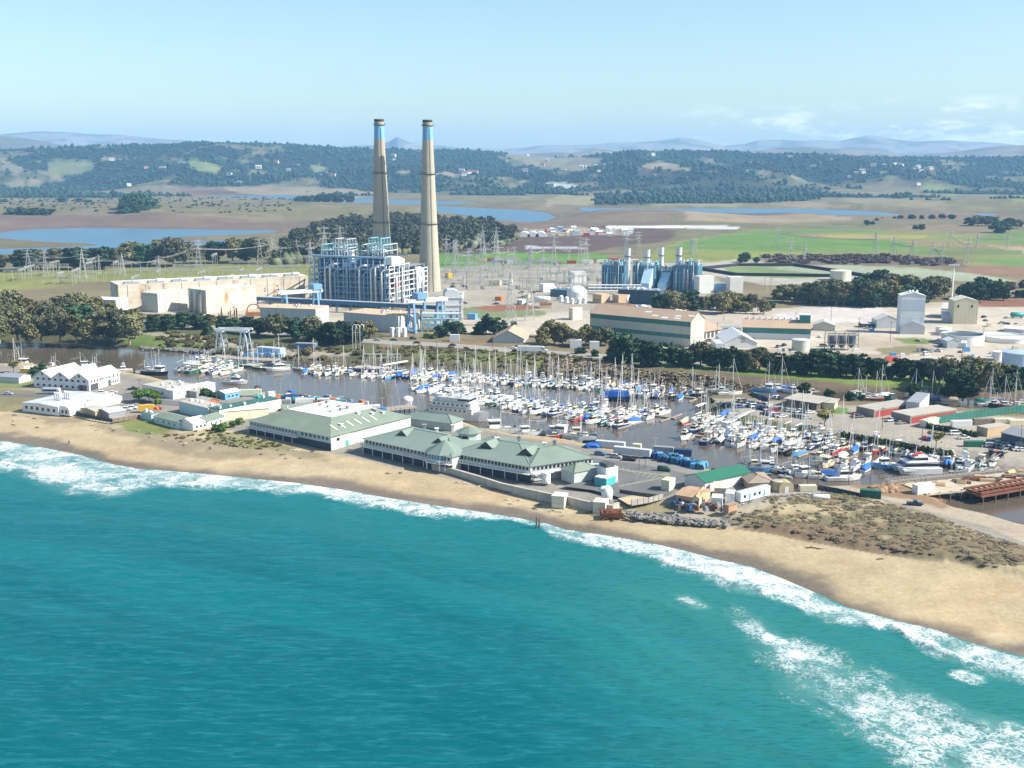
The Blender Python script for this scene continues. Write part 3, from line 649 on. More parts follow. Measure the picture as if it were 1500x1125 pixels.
rad = nrng.uniform(3, 6.6, len(P)) * (1 + .7 * (nrng.random(len(P)) < .15)); hg = rad * nrng.uniform(1.2, 2.1, len(P))
fo_ = blob_wood('forest', P, rad, hg, leafmat('hill forest leaves', (0.014, 0.032, 0.022), .55, .02, 0.05))
tag(fo_, 'dark blue-green woodland covering the far hills', 'forest')
# ------------------------------------------------------------------ words for labels
ORD = ['first','second','third','fourth','fifth','sixth','seventh','eighth','ninth','tenth','eleventh','twelfth','thirteenth','fourteenth','fifteenth','sixteenth','seventeenth','eighteenth','nineteenth']
TENS = {2:('twenty','twentieth'),3:('thirty','thirtieth'),4:('forty','fortieth'),5:('fifty','fiftieth'),6:('sixty','sixtieth'),7:('seventy','seventieth')}
def ordw(n):
    if n < 20: return ORD[n - 1]
    t, u = divmod(n, 10)
    return TENS[t][1] if u == 0 else TENS[t][0] + '-' + ORD[u - 1]
QUEUE = {}
def queue(o, look, place, cat, group):
    """a repeat: its label is settled at the end, counted from the left among those that look the same in the same place"""
    tag(o, None, cat, group); QUEUE.setdefault((look, place), []).append(o)
def settle_labels():
    for (look, place), obs in QUEUE.items():
        obs.sort(key=lambda o: PX(o.location)[0])
        for i, o in enumerate(obs):
            if len(obs) == 1: o['label'] = f'{look} {place}'
            elif i == 0: o['label'] = f'leftmost {look} {place}'
            elif i == len(obs) - 1: o['label'] = f'rightmost {look} {place}'
            else: o['label'] = f'{look} {place}, {ordw(i + 1)} from the left'
# ------------------------------------------------------------------ trees
BARK = mat('bark', (0.16, 0.12, 0.09), 0.9, 0.3, 1.5)
PALEBARK = mat('pale bark', (0.30, 0.25, 0.19), 0.9, 0.25, 1.5)
LEAF = {'euc': leafmat('eucalyptus leaves', (0.105, 0.118, 0.062), .45, .25), 'olive': leafmat('olive leaves', (0.14, 0.14, 0.06), .4, .3),
        'cyp': leafmat('cypress leaves', (0.032, 0.072, 0.034), .5, .25), 'green': leafmat('bright leaves', (0.075, 0.150, 0.028), .4, .4),
        'dry': leafmat('dry brush twigs', (0.135, 0.125, 0.082), .35, .5), 'brown': leafmat('bare willow twigs', (0.095, 0.075, 0.075), .4, .2),
        'far': leafmat('grove leaves', (0.085, 0.105, 0.06), .5, .06)}
def leafy(clumps, n, size, flat=0.0, seed=1, core=0.72):
    """leaf sprays scattered through the volume of several clumps, with a dark core inside each"""
    r = np.random.default_rng(seed); C = np.array(clumps, float); w = C[:, 3] ** 2; k = r.choice(len(C), n, p=w / w.sum())
    d = r.normal(size=(n, 3)); d /= np.linalg.norm(d, axis=1)[:, None]
    rad = C[k, 3] * (0.55 + 0.5 * r.random(n)) ; sq = np.ones((n, 3)); sq[:, 2] = C[k, 4]
    p = C[k, :3] + d * rad[:, None] * sq
    a = r.normal(size=(n, 3)); a[:, 2] *= (1 - flat); a /= np.linalg.norm(a, axis=1)[:, None]
    b = np.cross(a, d + .6 * r.normal(size=(n, 3))); b /= np.linalg.norm(b, axis=1)[:, None] + 1e-9
    s = size * (.6 + .8 * r.random(n))[:, None]
    q = np.stack([p - a * s, p - b * s * .8, p + a * s, p + b * s * .8], 1).reshape(-1, 3)
    V = [tuple(x) for x in q]; Fc = [(4*i, 4*i+1, 4*i+2, 4*i+3) for i in range(n)]
    iv, jf = ICO[2] if len(C) < 12 else ICO[1]
    for c in C:
        o = len(V); V += [(c[0]+v[0]*c[3]*core*(.75+.4*r.random()), c[1]+v[1]*c[3]*core*(.75+.4*r.random()), c[2]+v[2]*c[3]*c[4]*core*(.75+.4*r.random())) for v in iv]
        Fc += [tuple(o+i for i in f) for f in jf]
    return V, Fc
def mesh_of(name, V, Fc, material):
    b = MB(); b.v = V; b.f = Fc; b.mi = [0] * len(Fc); o = b.build(name, material); me = o.data; bpy.data.objects.remove(o); return me
TREES = {}
def tree_proto(key, kind, H, Rr, n, size, leaf, bark, seed, base=0.25, nclump=14, squash=.75, flat=0.0):
    r = random.Random(seed); cl = []; limbs = []
    for i in range(nclump):
        t = (i + .5) / nclump; z = H * (base + (1 - base) * t * .93)
        if kind == 'round': w = math.sin(math.pi * (0.16 + .74 * t)) ** .8
        elif kind == 'cone': w = (1 - t) ** .75 + .14
        elif kind == 'umbrella': w = .5 + .5 * t; z = H * (.55 + .4 * t)
        else: w = (1 - abs(t - .55) * 1.1) * r.uniform(.65, 1.1)
        a = i * 2.4 + r.uniform(-.6, .6); q = Rr * w * r.uniform(.35, .78)
        cr = Rr * r.uniform(.27, .46) * (.6 + .5 * w)
        cl.append((q * math.cos(a), q * math.sin(a), min(z, H - cr * squash), cr, squash * r.uniform(.75, 1.15))); limbs.append(cl[-1])
    cl.append((0, 0, H * (base + 1) / 2, Rr * .5, 1.1))
    V, Fc = leafy(cl, n, size, flat, seed)
    crown = mesh_of('crown', V, Fc, LEAF[leaf])
    b = MB(); tr = H * .028 + .08
    b.tube([(0, 0, -.5), (H*.01, 0, H*.25), (-H*.012, H*.01, H*.55), (0, 0, H*.85)], tr, 7, tr * .25)
    for c in limbs[::2]: b.tube([(0, 0, max(H*.12, c[2]*.55)), (c[0]*.5, c[1]*.5, c[2]*.86), (c[0], c[1], c[2])], tr * .5, 5, tr * .12)
    o = b.build('trunk', bark); trunk = o.data; bpy.data.objects.remove(o)
    TREES[key] = (trunk, crown, H)
tree_proto('euc1', 'wild', 20, 9.5, 2600, .75, 'euc', PALEBARK, 1, .22, 20)
tree_proto('euc2', 'round', 17, 8.5, 2300, .72, 'euc', PALEBARK, 2, .2, 17)
tree_proto('euc3', 'wild', 22, 8, 2400, .75, 'olive', PALEBARK, 3, .25, 18)
tree_proto('cyp1', 'wild', 13, 7, 2000, .62, 'cyp', BARK, 4, .12, 18, .5, .5)
tree_proto('cyp2', 'cone', 14, 6, 1800, .6, 'cyp', BARK, 5, .08, 18, .55, .5)
tree_proto('cyp3', 'round', 11, 6.5, 1700, .6, 'cyp', BARK, 6, .1, 14, .6, .3)
tree_proto('olive1', 'round', 11, 5.5, 1500, .55, 'olive', BARK, 7, .2, 12)
tree_proto('pine', 'umbrella', 10, 6.5, 700, .5, 'olive', BARK, 8, .5, 9, .4, .5)
tree_proto('shrub', 'round', 3.2, 2.6, 520, .38, 'green', BARK, 9, .05, 8)
tree_proto('bush', 'round', 2.6, 2.4, 420, .36, 'dry', BARK, 10, .0, 7)
tree_proto('dark', 'round', 3.5, 2.6, 480, .4, 'cyp', BARK, 12, .0, 8)
tree_proto('willow', 'round', 5, 4, 700, .5, 'brown', BARK, 13, .0, 9)
tree_proto('gpine', 'umbrella', 8, 6.5, 1500, .55, 'green', BARK, 15, .5, 11, .5, .4)
def tree(key, p, H, look, place, group, name='tree', wid=1.0, cat='tree'):
    tr, cr, h0 = TREES[key]; s = H / h0
    t = empty(name, p, rng.uniform(0, 6.28)); t.scale = (s * wid, s * wid, s)
    inst('trunk', tr, t); inst('crown', cr, t)
    queue(t, look, place, cat, group); return t
# ------------------------------------------------------------------ paints
WHITE = mat('white paint', (0.72, 0.72, 0.70), 0.45, 0.05, 0.6)
GEL = mat('white gelcoat', (0.76, 0.76, 0.74), 0.3, 0.05, 0.8, spec=.5)
CREAM = mat('cream gelcoat', (0.66, 0.58, 0.42), 0.4, 0.08, 0.8)
NAVY = mat('navy hull paint', (0.02, 0.04, 0.12), 0.35, 0.1, .8)
SKYB = mat('light blue hull paint', (0.12, 0.33, 0.58), 0.4, 0.1, .8)
REDP = mat('red paint', (0.42, 0.05, 0.035), 0.5, 0.15, .8)
GRNP = mat('dark green paint', (0.02, 0.13, 0.085), 0.5, 0.15, .8)
TEALP = mat('teal paint', (0.05, 0.30, 0.30), 0.5, 0.15, .8)
BLACK = mat('black hull paint', (0.02, 0.02, 0.025), 0.45, 0.1, .8)
GREYP = mat('grey paint', (0.27, 0.28, 0.29), 0.5, 0.1, .8)
LGREY = mat('light grey paint', (0.50, 0.52, 0.54), 0.5, 0.1, .8)
YELP = mat('yellow paint', (0.70, 0.42, 0.04), 0.5, 0.1, .8)
ORNP = mat('orange paint', (0.62, 0.18, 0.04), 0.5, 0.1, .8)
ANTI = mat('bottom paint', (0.07, 0.05, 0.06), 0.7, 0.2, 1)
GLASS = mat('dark window glass', (0.018, 0.026, 0.036), 0.08, 0.1, .4, spec=.6)
BLUEG = mat('blue window glass', (0.03, 0.22, 0.40), 0.1, 0.1, .4, spec=.6)
CANB = mat('blue canvas', (0.025, 0.13, 0.46), 0.8, 0.12, 1)
CANG = mat('green canvas', (0.03, 0.20, 0.14), 0.8, 0.12, 1)
CANT = mat('tan canvas', (0.42, 0.35, 0.25), 0.8, 0.12, 1)
CANW = mat('white canvas', (0.74, 0.73, 0.70), 0.8, 0.08, 1)
ALU = mat('mast aluminium', (0.74, 0.73, 0.70), 0.45, 0.08, .8, metal=.15)
STEEL = mat('galvanised steel', (0.42, 0.42, 0.40), 0.55, 0.12, .8, metal=.1)
DARKST = mat('dark steel', (0.07, 0.075, 0.085), 0.6, 0.2, .8)
WOOD = mat('weathered timber', (0.24, 0.195, 0.15), 0.9, 0.25, .8, kind='plank', stripe=.3)
POLEW = mat('pole timber', (0.17, 0.13, 0.10), 0.9, 0.2, .8)
DECKW = mat('pier planks', (0.33, 0.29, 0.235), 0.9, 0.2, .6, kind='seam', stripe=.6)
RUBBER = mat('tyre rubber', (0.02, 0.02, 0.02), 0.85, 0.1, 1)
CONC = mat('concrete', (0.43, 0.40, 0.35), 0.85, 0.14, .25, dirt=.3, dcol=(.2, .17, .13))
RUST = mat('rusted steel', (0.19, 0.075, 0.04), 0.85, 0.35, .5)
ASPH = mat('asphalt', (0.135, 0.135, 0.132), 0.9, 0.14, .12)
ROADM = mat('road asphalt', (0.29, 0.275, 0.25), 0.9, 0.1, .1)
# ------------------------------------------------------------------ boats
def hull_mb(L, B, H, stern=.82, rake=.35, mats=None, k=9):
    b = MB(); hm, am, dm = mats; rows = []
    for i in range(k):
        t = i / (k - 1); x = -L / 2 + L * t
        w = B / 2 * (stern + (1 - stern) * min(1, t / .4)) if t < .4 else B / 2 * max(0.0, 1 - ((t - .4) / .6) ** 2.3)
        g = H * (1 + .45 * t * t); xb = x - (rake * H * max(0, t - .7) / .3)
        w = max(w, .02)
        rows.append([(xb, 0, -.5), (xb, w * .72, -.28), (xb + (x-xb)*.3, w * .86, .16), (x, w, g), (x, w * .90, g), (x, 0, g + .05), (x, -w * .90, g), (x, -w, g), (xb + (x-xb)*.3, -w * .86, .16), (xb, -w * .72, -.28)])
    n = len(rows[0]); o = len(b.v)
    for r_ in rows: b.v.extend(r_)
    for i in range(k - 1):
        for j in range(n):
            b.m(am if j in (0, 1, 8, 9) else (dm if j in (4, 5) else hm))
            b.face(o+i*n+j, o+(i+1)*n+j, o+(i+1)*n+(j+1) % n, o+i*n+(j+1) % n)
    b.m(hm); b.face(*[o + j for j in range(n)]); b.face(*[o + (k-1)*n + j for j in reversed(range(n))])
    return b
def cabin_prof(b, x0, x1, w, z0, z1, fr=.5, br=.15, m=GEL, wm=GLASS, band=(.35, .8), tap=.85):
    """cabin trunk with sloped front and a dark band of windows set 2 cm proud"""
    h = z1 - z0
    def q(zf, out=0.0):
        z = z0 + h * zf; ww = w / 2 * (1 + (tap - 1) * zf) + out
        return [(x0 + br * h * zf - out, -ww, z), (x1 - fr * h * zf + out, -ww * .92, z), (x1 - fr * h * zf + out, ww * .92, z), (x0 + br * h * zf - out, ww, z)]
    b.m(m); b.add(q(0) + q(1), [(4,5,6,7), (0,1,5,4), (1,2,6,5), (2,3,7,6), (3,0,4,7)])
    b.m(wm); b.add(q(band[0], .025) + q(band[1], .025), [(0,1,5,4), (1,2,6,5), (2,3,7,6)])
BOATS = {}
def part(proto, name, mb, m=None, smooth=False):
    o = mb.build(name, m, None, smooth); me = o.data; bpy.data.objects.remove(o); proto.append((name, me, None))
def make_boats():
    # sailing yachts, three sizes
    for key, L, mast in (('sail_s', 8.2, 10.5), ('sail_m', 10.2, 13.5), ('sail_l', 12.5, 17)):
        P = []; B = L * .31; H = .95 + L * .02
        part(P, 'hull', hull_mb(L, B, H, .62, .6, (GEL, ANTI, CREAM)))
        b = MB(); cabin_prof(b, -L*.10, L*.24, B*.56, H*.98, H + .62, .9, .1); b.m(GREYP); b.box(L*.27, L*.30, -.3, .3, H+.2, H+.4); part(P, 'cabin', b)
        b = MB(); b.m(ANTI); b.box(-L*.38, -L*.13, -B*.24, B*.24, H*.95, H+.04); b.m(GEL); b.box(-L*.39, -L*.12, B*.25, B*.30, H*.95, H+.3); b.box(-L*.39, -L*.12, -B*.30, -B*.25, H*.95, H+.3); part(P, 'cockpit', b)
        b = MB(); b.tube([(L*.09, 0, H), (L*.09, 0, H + mast)], .16, 7, .11)
        for f in (.38, .7): b.bar((L*.09, -B*.36*(1.2-f), H+mast*f), (L*.09, B*.36*(1.2-f), H+mast*f), .07)
        part(P, 'mast', b, ALU)
        b = MB(); b.tube([(L*.09, 0, H+1.75), (-L*.33, 0, H+1.6)], .07, 6); part(P, 'boom', b, ALU)
        b = MB(); b.tube([(L*.08, 0, H+2.1), (-L*.02, 0, H+2.0), (-L*.32, 0, H+1.72)], .26, 7, .13); part(P, 'sail_cover', b, CANB)
        b = MB(); b.profy([(-L*.10, H+.6), (-L*.02, H+.62), (-L*.06, H+1.3), (-L*.16, H+1.35)], -B*.26, B*.26); part(P, 'dodger', b, CANB)
        b = MB()
        for a_ in ((L*.49, 0, H*1.4), (-L*.48, 0, H), (L*.05, B*.46, H), (L*.05, -B*.46, H)): b.bar(a_, (L*.09, 0, H+mast*.98), .035)
        b.tube([(L*.485, 0, H*1.5), (L*.12, 0, H+mast*.9)], .10, 5, .05); part(P, 'rigging', b, ALU)
        BOATS[key] = P
    # motor cruiser
    for key, L in (('cruiser_s', 7.4), ('cruiser_m', 10.5), ('cruiser_l', 14)):
        P = []; B = L * .34; H = .95 + L * .035; s = L / 10
        part(P, 'hull', hull_mb(L, B, H, .9, .9, (GEL, ANTI, GEL)))
        b = MB(); cabin_prof(b, -L*.16, L*.26, B*.74, H, H + 1.6*s + .3, .75, .1, band=(.42, .85)); part(P, 'cabin', b)
        b = MB(); cabin_prof(b, L*.18, L*.36, B*.5, H*1.1, H + .65, 1.4, 0, band=(.3, .7)); part(P, 'foredeck_hatch', b)
        z = H + 1.6*s + .3
        if L > 9:
            b = MB(); cabin_prof(b, -L*.14, L*.10, B*.62, z, z + .75, .4, .1, band=(.55, .95)); b.m(CANB); b.box(-L*.12, L*.03, -B*.26, B*.26, z+1.75, z+1.85)
            b.m(ALU)
            for sx in (-L*.12, L*.03):
                for sy in (-B*.25, B*.25): b.bar((sx, sy, z+.5), (sx, sy, z+1.75), .06)
            part(P, 'flybridge', b)
        b = MB(); b.m(ANTI); b.box(-L*.46, -L*.18, -B*.36, B*.36, H-.1, H+.06); b.m(GEL); b.box(-L*.48, -L*.17, B*.37, B*.44, H-.1, H+.35); b.box(-L*.48, -L*.17, -B*.44, -B*.37, H-.1, H+.35); part(P, 'cockpit', b)
        b = MB(); b.bar((L*.02, 0, z), (L*.0, 0, z+2.6), .08); b.bar((-L*.05, .5, z), (-L*.09, .5, z+4.2), .05); b.bar((0, -.5, z+1.3), (0, .5, z+1.3), .08); part(P, 'antenna_mast', b, ALU)
        b = MB()
        for t in np.linspace(-.12, .48, 8):
            w = B/2*.93 if t < -.1 else B/2*.93*max(0.05, 1-((t+.1)/.6)**2.3); g = H*(1+.45*(t+.5)**2)
            for sy in (-1, 1): b.bar((L*t, sy*w, g), (L*t, sy*w, g+.6), .04)
        part(P, 'railing', b, ALU); BOATS[key] = P
    # fishing boats with the wheelhouse forward, and a salmon troller with poles
    for key, L in (('fish_s', 9.5), ('fish_m', 13), ('fish_l', 17)):
        P = []; B = L * .34; H = 1.0 + L * .05; s = L / 12
        part(P, 'hull', hull_mb(L, B, H, .85, .5, (GEL, ANTI, GREYP)))
        b = MB(); b.m(GREYP); b.box(-L*.47, L*.08, B*.33, B*.38, H, H+.5); b.box(-L*.47, L*.08, -B*.38, -B*.33, H, H+.5); b.m(CREAM); b.box(-L*.2, -L*.06, -B*.2, B*.2, H, H+.45); part(P, 'bulwark', b)
        b = MB(); cabin_prof(b, L*.06, L*.30, B*.6, H*1.08, H + 2.3*s, .12, .0, band=(.55, .85), tap=.92); b.m(GEL); b.box(L*.03, L*.32, -B*.33, B*.33, H+2.3*s, H+2.3*s+.1); part(P, 'wheelhouse', b)
        z = H + 2.3*s; b = MB(); b.tube([(L*.02, 0, H), (L*.02, 0, H + 7.5*s)], .13, 6, .08); b.bar((L*.02, 0, H+4.5*s), (-L*.4, 0, H+3.6*s), .1); b.bar((L*.2, 0, z), (L*.2, 0, z+2.2), .06); b.bar((L*.2, -.6, z+1.2), (L*.2, .6, z+1.2), .12)
        part(P, 'mast', b, ALU)
        b = MB()
        for sy in (-1, 1): b.tube([(L*.04, sy*B*.42, H+.3), (L*.02, sy*(B*.42+.8*s), H + 9.5*s)], .08, 5, .04); b.bar((L*.02, 0, H+6.5*s), (L*.025, sy*(B*.42+.6*s), H+7*s), .04)
        part(P, 'trolling_pole', b, ALU)
        b = MB(); b.bar((-L*.42, -B*.3, H), (-L*.42, -B*.3, H+2.2*s), .1); b.bar((-L*.42, B*.3, H), (-L*.42, B*.3, H+2.2*s), .1); b.bar((-L*.42, -B*.3, H+2.2*s), (-L*.42, B*.3, H+2.2*s), .12); b.tube([(-L*.3, -.8, H+.5), (-L*.3, .8, H+.5)], .4, 8); part(P, 'stern_gantry', b, DARKST)
        b = MB()
        for a_, c_ in (((L*.49, 0, H*1.45), (L*.02, 0, H+7.3*s)), ((-L*.46, 0, H+.2), (L*.02, 0, H+7.3*s))): b.bar(a_, c_, .035)
        part(P, 'rigging', b, ALU); BOATS[key] = P
    # open skiff with outboard and boat under a canvas cover
    P = []; part(P, 'hull', hull_mb(5.5, 2.0, .75, .92, .7, (GEL, ANTI, GREYP)))
    b = MB(); b.m(CREAM); b.box(-1.2, -.9, -.8, .8, .6, .85); b.box(.2, .5, -.75, .75, .62, .88); b.m(GREYP); b.box(-.4, .2, -.3, .3, .7, 1.5); part(P, 'console', b)
    b = MB(); b.box(-3.1, -2.7, -.2, .2, .5, 1.3); b.box(-3.0, -2.8, -.08, .08, -.4, .5); part(P, 'outboard_motor', b, DARKST); BOATS['skiff'] = P
    P = []; part(P, 'hull', hull_mb(8.5, 2.8, 1.1, .85, .7, (GEL, ANTI, GEL)))
    b = MB(); o = len(b.v); ks = 9
    for i in range(ks):
        t = i / (ks - 1); x = -4.1 + 7.6 * t; w = 1.36 * (1 - max(0, (t - .45) / .55) ** 2.2) + .04; g = 1.1 * (1 + .4 * t * t)
        b.v += [(x, -w, g - .15), (x, -w, g + .15), (x, -w*.55, g+.7+.5*math.sin(2.6*t)), (x, 0, g+.95+.75*math.sin(2.6*t)), (x, w*.55, g+.7+.5*math.sin(2.6*t)), (x, w, g+.15), (x, w, g-.15)]
    for i in range(ks - 1):
        for j in range(6): b.face(o+i*7+j, o+(i+1)*7+j, o+(i+1)*7+j+1, o+i*7+j+1)
    b.face(*[o+j for j in range(7)]); b.face(*[o+(ks-1)*7+j for j in reversed(range(7))]); part(P, 'canvas_cover', b, CANB)
    b = MB(); b.bar((.5, 0, 2), (.5, 0, 5.5), .08); b.bar((-.2, 0, 5), (.9, 0, 5), .06); part(P, 'antenna_mast', b, ALU); BOATS['covered'] = P
make_boats()
def swap(o, frm, to):
    for i, sl_ in enumerate(o.material_slots):
        if o.data.materials[i] == frm: sl_.link = 'OBJECT'; sl_.material = to
MAST = {}
def boat(key, p, rz, hull=None, canvas=None, trim=None, name='boat', scale=1.0, skip=()):
    t = empty(name, p, rz); t.scale = (scale,) * 3
    for nm, me, _ in BOATS[key]:
        if nm in skip: continue
        o = inst(nm, me, MAST.get(t.name, t) if nm in ('boom', 'sail_cover', 'rigging') else t)
        if nm == 'mast': MAST[t.name] = o
        if nm == 'hull' and hull is not None: swap(o, GEL, hull)
        if canvas is not None: swap(o, CANB, canvas)
        if trim is not None and nm in ('wheelhouse', 'cabin', 'flybridge'): swap(o, GEL, trim)
    return t
# ------------------------------------------------------------------ cars
CARP = [mat('car paint ' + n, c, .3, .04, 1, spec=.6) for n, c in (('white', (.78,.78,.76)), ('silver', (.42,.43,.44)), ('black', (.02,.02,.024)), ('dark blue', (.02,.04,.10)), ('red', (.35,.03,.03)), ('grey', (.16,.17,.18)), ('tan', (.38,.32,.24)), ('blue', (.05,.16,.36)), ('green', (.03,.09,.06)))]
CARN = ['white', 'silver', 'black', 'dark blue', 'red', 'grey', 'tan', 'blue', 'green']
CARS = {}
def make_cars():
    W_ = {'sedan': ([(-2.25,.35),(-2.3,.8),(-1.5,.95),(1.0,.95),(2.2,.72),(2.28,.35)], [(-1.75,.93),(-1.1,1.42),(.35,1.44),(1.15,.93)]),
          'suv': ([(-2.3,.4),(-2.35,1.05),(-2.2,1.1),(1.05,1.1),(2.2,.92),(2.3,.4)], [(-2.25,1.08),(-2.0,1.74),(.35,1.76),(1.1,1.08)]),
          'pickup': ([(-2.7,.45),(-2.7,1.05),(-.6,1.05),(-.6,1.08),(1.35,1.08),(2.6,.95),(2.65,.45)], [(-.62,1.06),(-.5,1.78),(.6,1.78),(1.35,1.06)]),
          'van': ([(-2.6,.4),(-2.6,1.2),(1.7,1.2),(2.45,.95),(2.5,.4)], [(-2.58,1.18),(-2.5,2.0),(.9,2.02),(1.75,1.18)])}
    for k, (lo, hi) in W_.items():
        b = MB(); b.profy(lo[::-1], -.9, .9); n = len(hi)
        b.add([(x, -.86 + .12 * (i in (1, 2)), z) for i, (x, z) in enumerate(hi)] + [(x, .86 - .12 * (i in (1, 2)), z) for i, (x, z) in enumerate(hi)], [(1, 2, n+2, n+1), tuple(reversed(range(n))), tuple(range(n, 2*n)), (0, 1, n+1, n), (2, 3, n+3, n+2)])
        o = b.build('body', CARP[0]); body = o.data; bpy.data.objects.remove(o)
        b = MB(); q = [(x * .93 + .02, z - .03 if i in (1, 2) else z + .05) for i, (x, z) in enumerate(hi)]
        for s in (-1, 1): b.add([(x, s * (.885 - .12 * (i in (1, 2))), z) for i, (x, z) in enumerate(q)], [(0, 1, 2, 3)])
        for i, j, dx in ((0, 1, -.03), (2, 3, .03)): b.add([(hi[i][0]+dx, -.72, hi[i][1]+(.04 if i == 0 else -.06)), (hi[j][0]+dx, -.72, hi[j][1]+(.04 if j == 3 else -.06)), (hi[j][0]+dx, .72, hi[j][1]+(.04 if j == 3 else -.06)), (hi[i][0]+dx, .72, hi[i][1]+(.04 if i == 0 else -.06))], [(0, 1, 2, 3)])
        if k == 'pickup': b.add([(-2.6,-.8,1.06),(-.7,-.8,1.06),(-.7,.8,1.06),(-2.6,.8,1.06)], [(0,1,2,3)])  # dark sheet laid over the load bed, not a window
        o = b.build('windows', GLASS); win = o.data; bpy.data.objects.remove(o)
        CARS[k] = (body, win, lo)
    b = MB(); b.tube([(0, -.12, 0), (0, .12, 0)], .34, 10); o = b.build('wheel', RUBBER); CARS['wheel'] = o.data; bpy.data.objects.remove(o)
make_cars()
def car(kind, ci, p, rz, place, group, name='parked_car', cat='car'):
    t = empty(name, p, rz); body, win, lo = CARS[kind]
    o = inst('body', body, t); o.material_slots[0].link = 'OBJECT'; o.material_slots[0].material = CARP[ci]
    inst('windows', win, t)
    for sx in (lo[0][0] + .85, lo[-1][0] - .85):
        for sy in (-.82, .82): inst('wheel', CARS['wheel'], t, (sx, sy, .34))
    queue(t, f"{CARN[ci]} {kind if kind != 'suv' else 'sport utility car'}", place, cat, group); return t
# ------------------------------------------------------------------ lattice pylons and poles
def pylon_mesh(H, wb, wt, arms, th=.34):
    b = MB(); k = 7; lv = [H * (1 - (1 - i / k) ** 1.15) for i in range(k + 1)]
    def wd(z): return wb + (wt - wb) * min(1, z / (H * .82))
    for sx in (-1, 1):
        for sy in (-1, 1):
            b.bar((sx*wb/2, sy*wb/2, 0), (sx*wt/2, sy*wt/2, H*.82), th); b.bar((sx*wt/2, sy*wt/2, H*.82), (0, 0, H), th)
    for i in range(k):
        z0, z1 = lv[i], min(lv[i+1], H*.82)
        if z1 <= z0: continue
        a, c = wd(z0)/2, wd(z1)/2
        for s in (-1, 1):
            b.bar((-a, s*a, z0), (c, s*c, z1), th*.5); b.bar((a, s*a, z0), (-c, s*c, z1), th*.5)
            b.bar((s*a, -a, z0), (s*c, c, z1), th*.5); b.bar((s*a, a, z0), (s*c, -c, z1), th*.5)
    o = b.build('tower_frame', STEEL); fr = o.data; bpy.data.objects.remove(o)
    b = MB()
    for zf, w in arms:
        z = H * zf
        for s in (-1, 1):
            for sy in (-1, 1): b.bar((0, sy*wt/2, z), (s*w/2, 0, z+.2), th*.7); b.bar((0, sy*wt/2, z+1.6), (s*w/2, 0, z+.2), th*.6)
            b.bar((s*w/2, 0, z), (s*w/2, 0, z-1.6), .3)
    o = b.build('cross_arm', STEEL); ar = o.data; bpy.data.objects.remove(o)
    return fr, ar
PYL = {'tall': pylon_mesh(45, 9, 1.8, ((.66, 13), (.79, 17), (.92, 11))), 'mid': pylon_mesh(34, 7, 1.6, ((.7, 12), (.88, 10))), 'slim': pylon_mesh(30, 3.6, 1.3, ((.72, 9), (.88, 9)))}
def pylon(kind, x, y, ytop, look, place, group):
    h0 = {'tall': 45, 'mid': 34, 'slim': 30}[kind]; H = HT(x, y, ytop); p = G(x, y); t = empty('electricity_pylon', p, rng.uniform(-.35, .35) + .3); s = H / h0
    t.scale = (max(.8, min(1.1, s)) * .95, max(.8, min(1.1, s)) * .95, s)
    fr, ar = PYL[kind]; inst('tower_frame', fr, t); inst('cross_arm', ar, t)
    queue(t, look, place, 'pylon', group); return p, H
def post(name, x, y, ytop, r, m, look, place, cat, group=None, z=3.0, arm=None):
    H = HT(x, y, ytop, z); b = MB(); b.tube([(0, 0, -.6), (0, 0, H)], r, 7, r * .75)
    if arm: b.bar((-arm, 0, H*.93), (arm, 0, H*.93), .18)
    o = b.build(name, m, loc=G(x, y, z)); queue(o, look, place, cat, group or place); return o
# ------------------------------------------------------------------ buildings: local x runs along the A-B foot, y away from it, z up
def frame(A, B, z=3.0):
    a, b = (G(*A, z) if not isinstance(A, Vector) else A), (G(*B, z) if not isinstance(B, Vector) else B)
    d = b - a; return a, math.atan2(d.y, d.x), d.length
def depth_to(A, B, Cc, z=3.0):
    a, b, c = G(*A, z), G(*B, z), G(*Cc, z); d = (b - a).normalized(); n = Vector((-d.y, d.x, 0)); return (c - b).dot(n)
def win_mesh(w, h, m=GLASS, fm=WHITE, d=.07):
    k = (round(w, 2), round(h, 2), m.name, fm.name)
    if k not in WINM:
        b = MB(); b.m(m); b.box(-w/2, w/2, -.05, .06, 0, h); b.m(fm); f = .09
        b.box(-w/2-f, w/2+f, -.1, .02, -f, 0); b.box(-w/2-f, w/2+f, -.1, .02, h, h+f); b.box(-w/2-f, -w/2, -.1, .02, 0, h); b.box(w/2, w/2+f, -.1, .02, 0, h)
        o = b.build('window', None); WINM[k] = o.data; bpy.data.objects.remove(o)
    return WINM[k]
WINM = {}
def windows(root, face, dims, n, z, w, h, x0=None, x1=None, m=GLASS, fm=WHITE, name='window', xs=None):
    """a row of windows on face f(ront) l(eft) r(ight) b(ack) of a box L x D"""
    L, D = dims; span = L if face in 'fb' else D
    x0 = 1.0 if x0 is None else x0; x1 = span - 1.0 if x1 is None else x1
    me = win_mesh(w, h, m, fm)
    for i in range(n):
        t = xs[i] if xs else x0 + (x1 - x0) * (i + .5) / n
        loc, rz = {'f': ((t, 0, z), 0), 'b': ((L - t, D, z), math.pi), 'r': ((L, t, z), math.pi/2), 'l': ((0, D - t, z), -math.pi/2)}[face]
        inst(name, me, root, loc, rz)
def door(root, face, dims, t, w, h, m, name='door', z=0.02):
    L, D = dims; b = MB(); b.box(-w/2, w/2, -.06, .05, 0, h)
    loc, rz = {'f': ((t, 0, z), 0), 'r': ((L, t, z), math.pi/2), 'l': ((0, D - t, z), -math.pi/2)}[face]
    o = b.build(name, m, root, loc=loc); o.rotation_euler = (0, 0, rz); return o
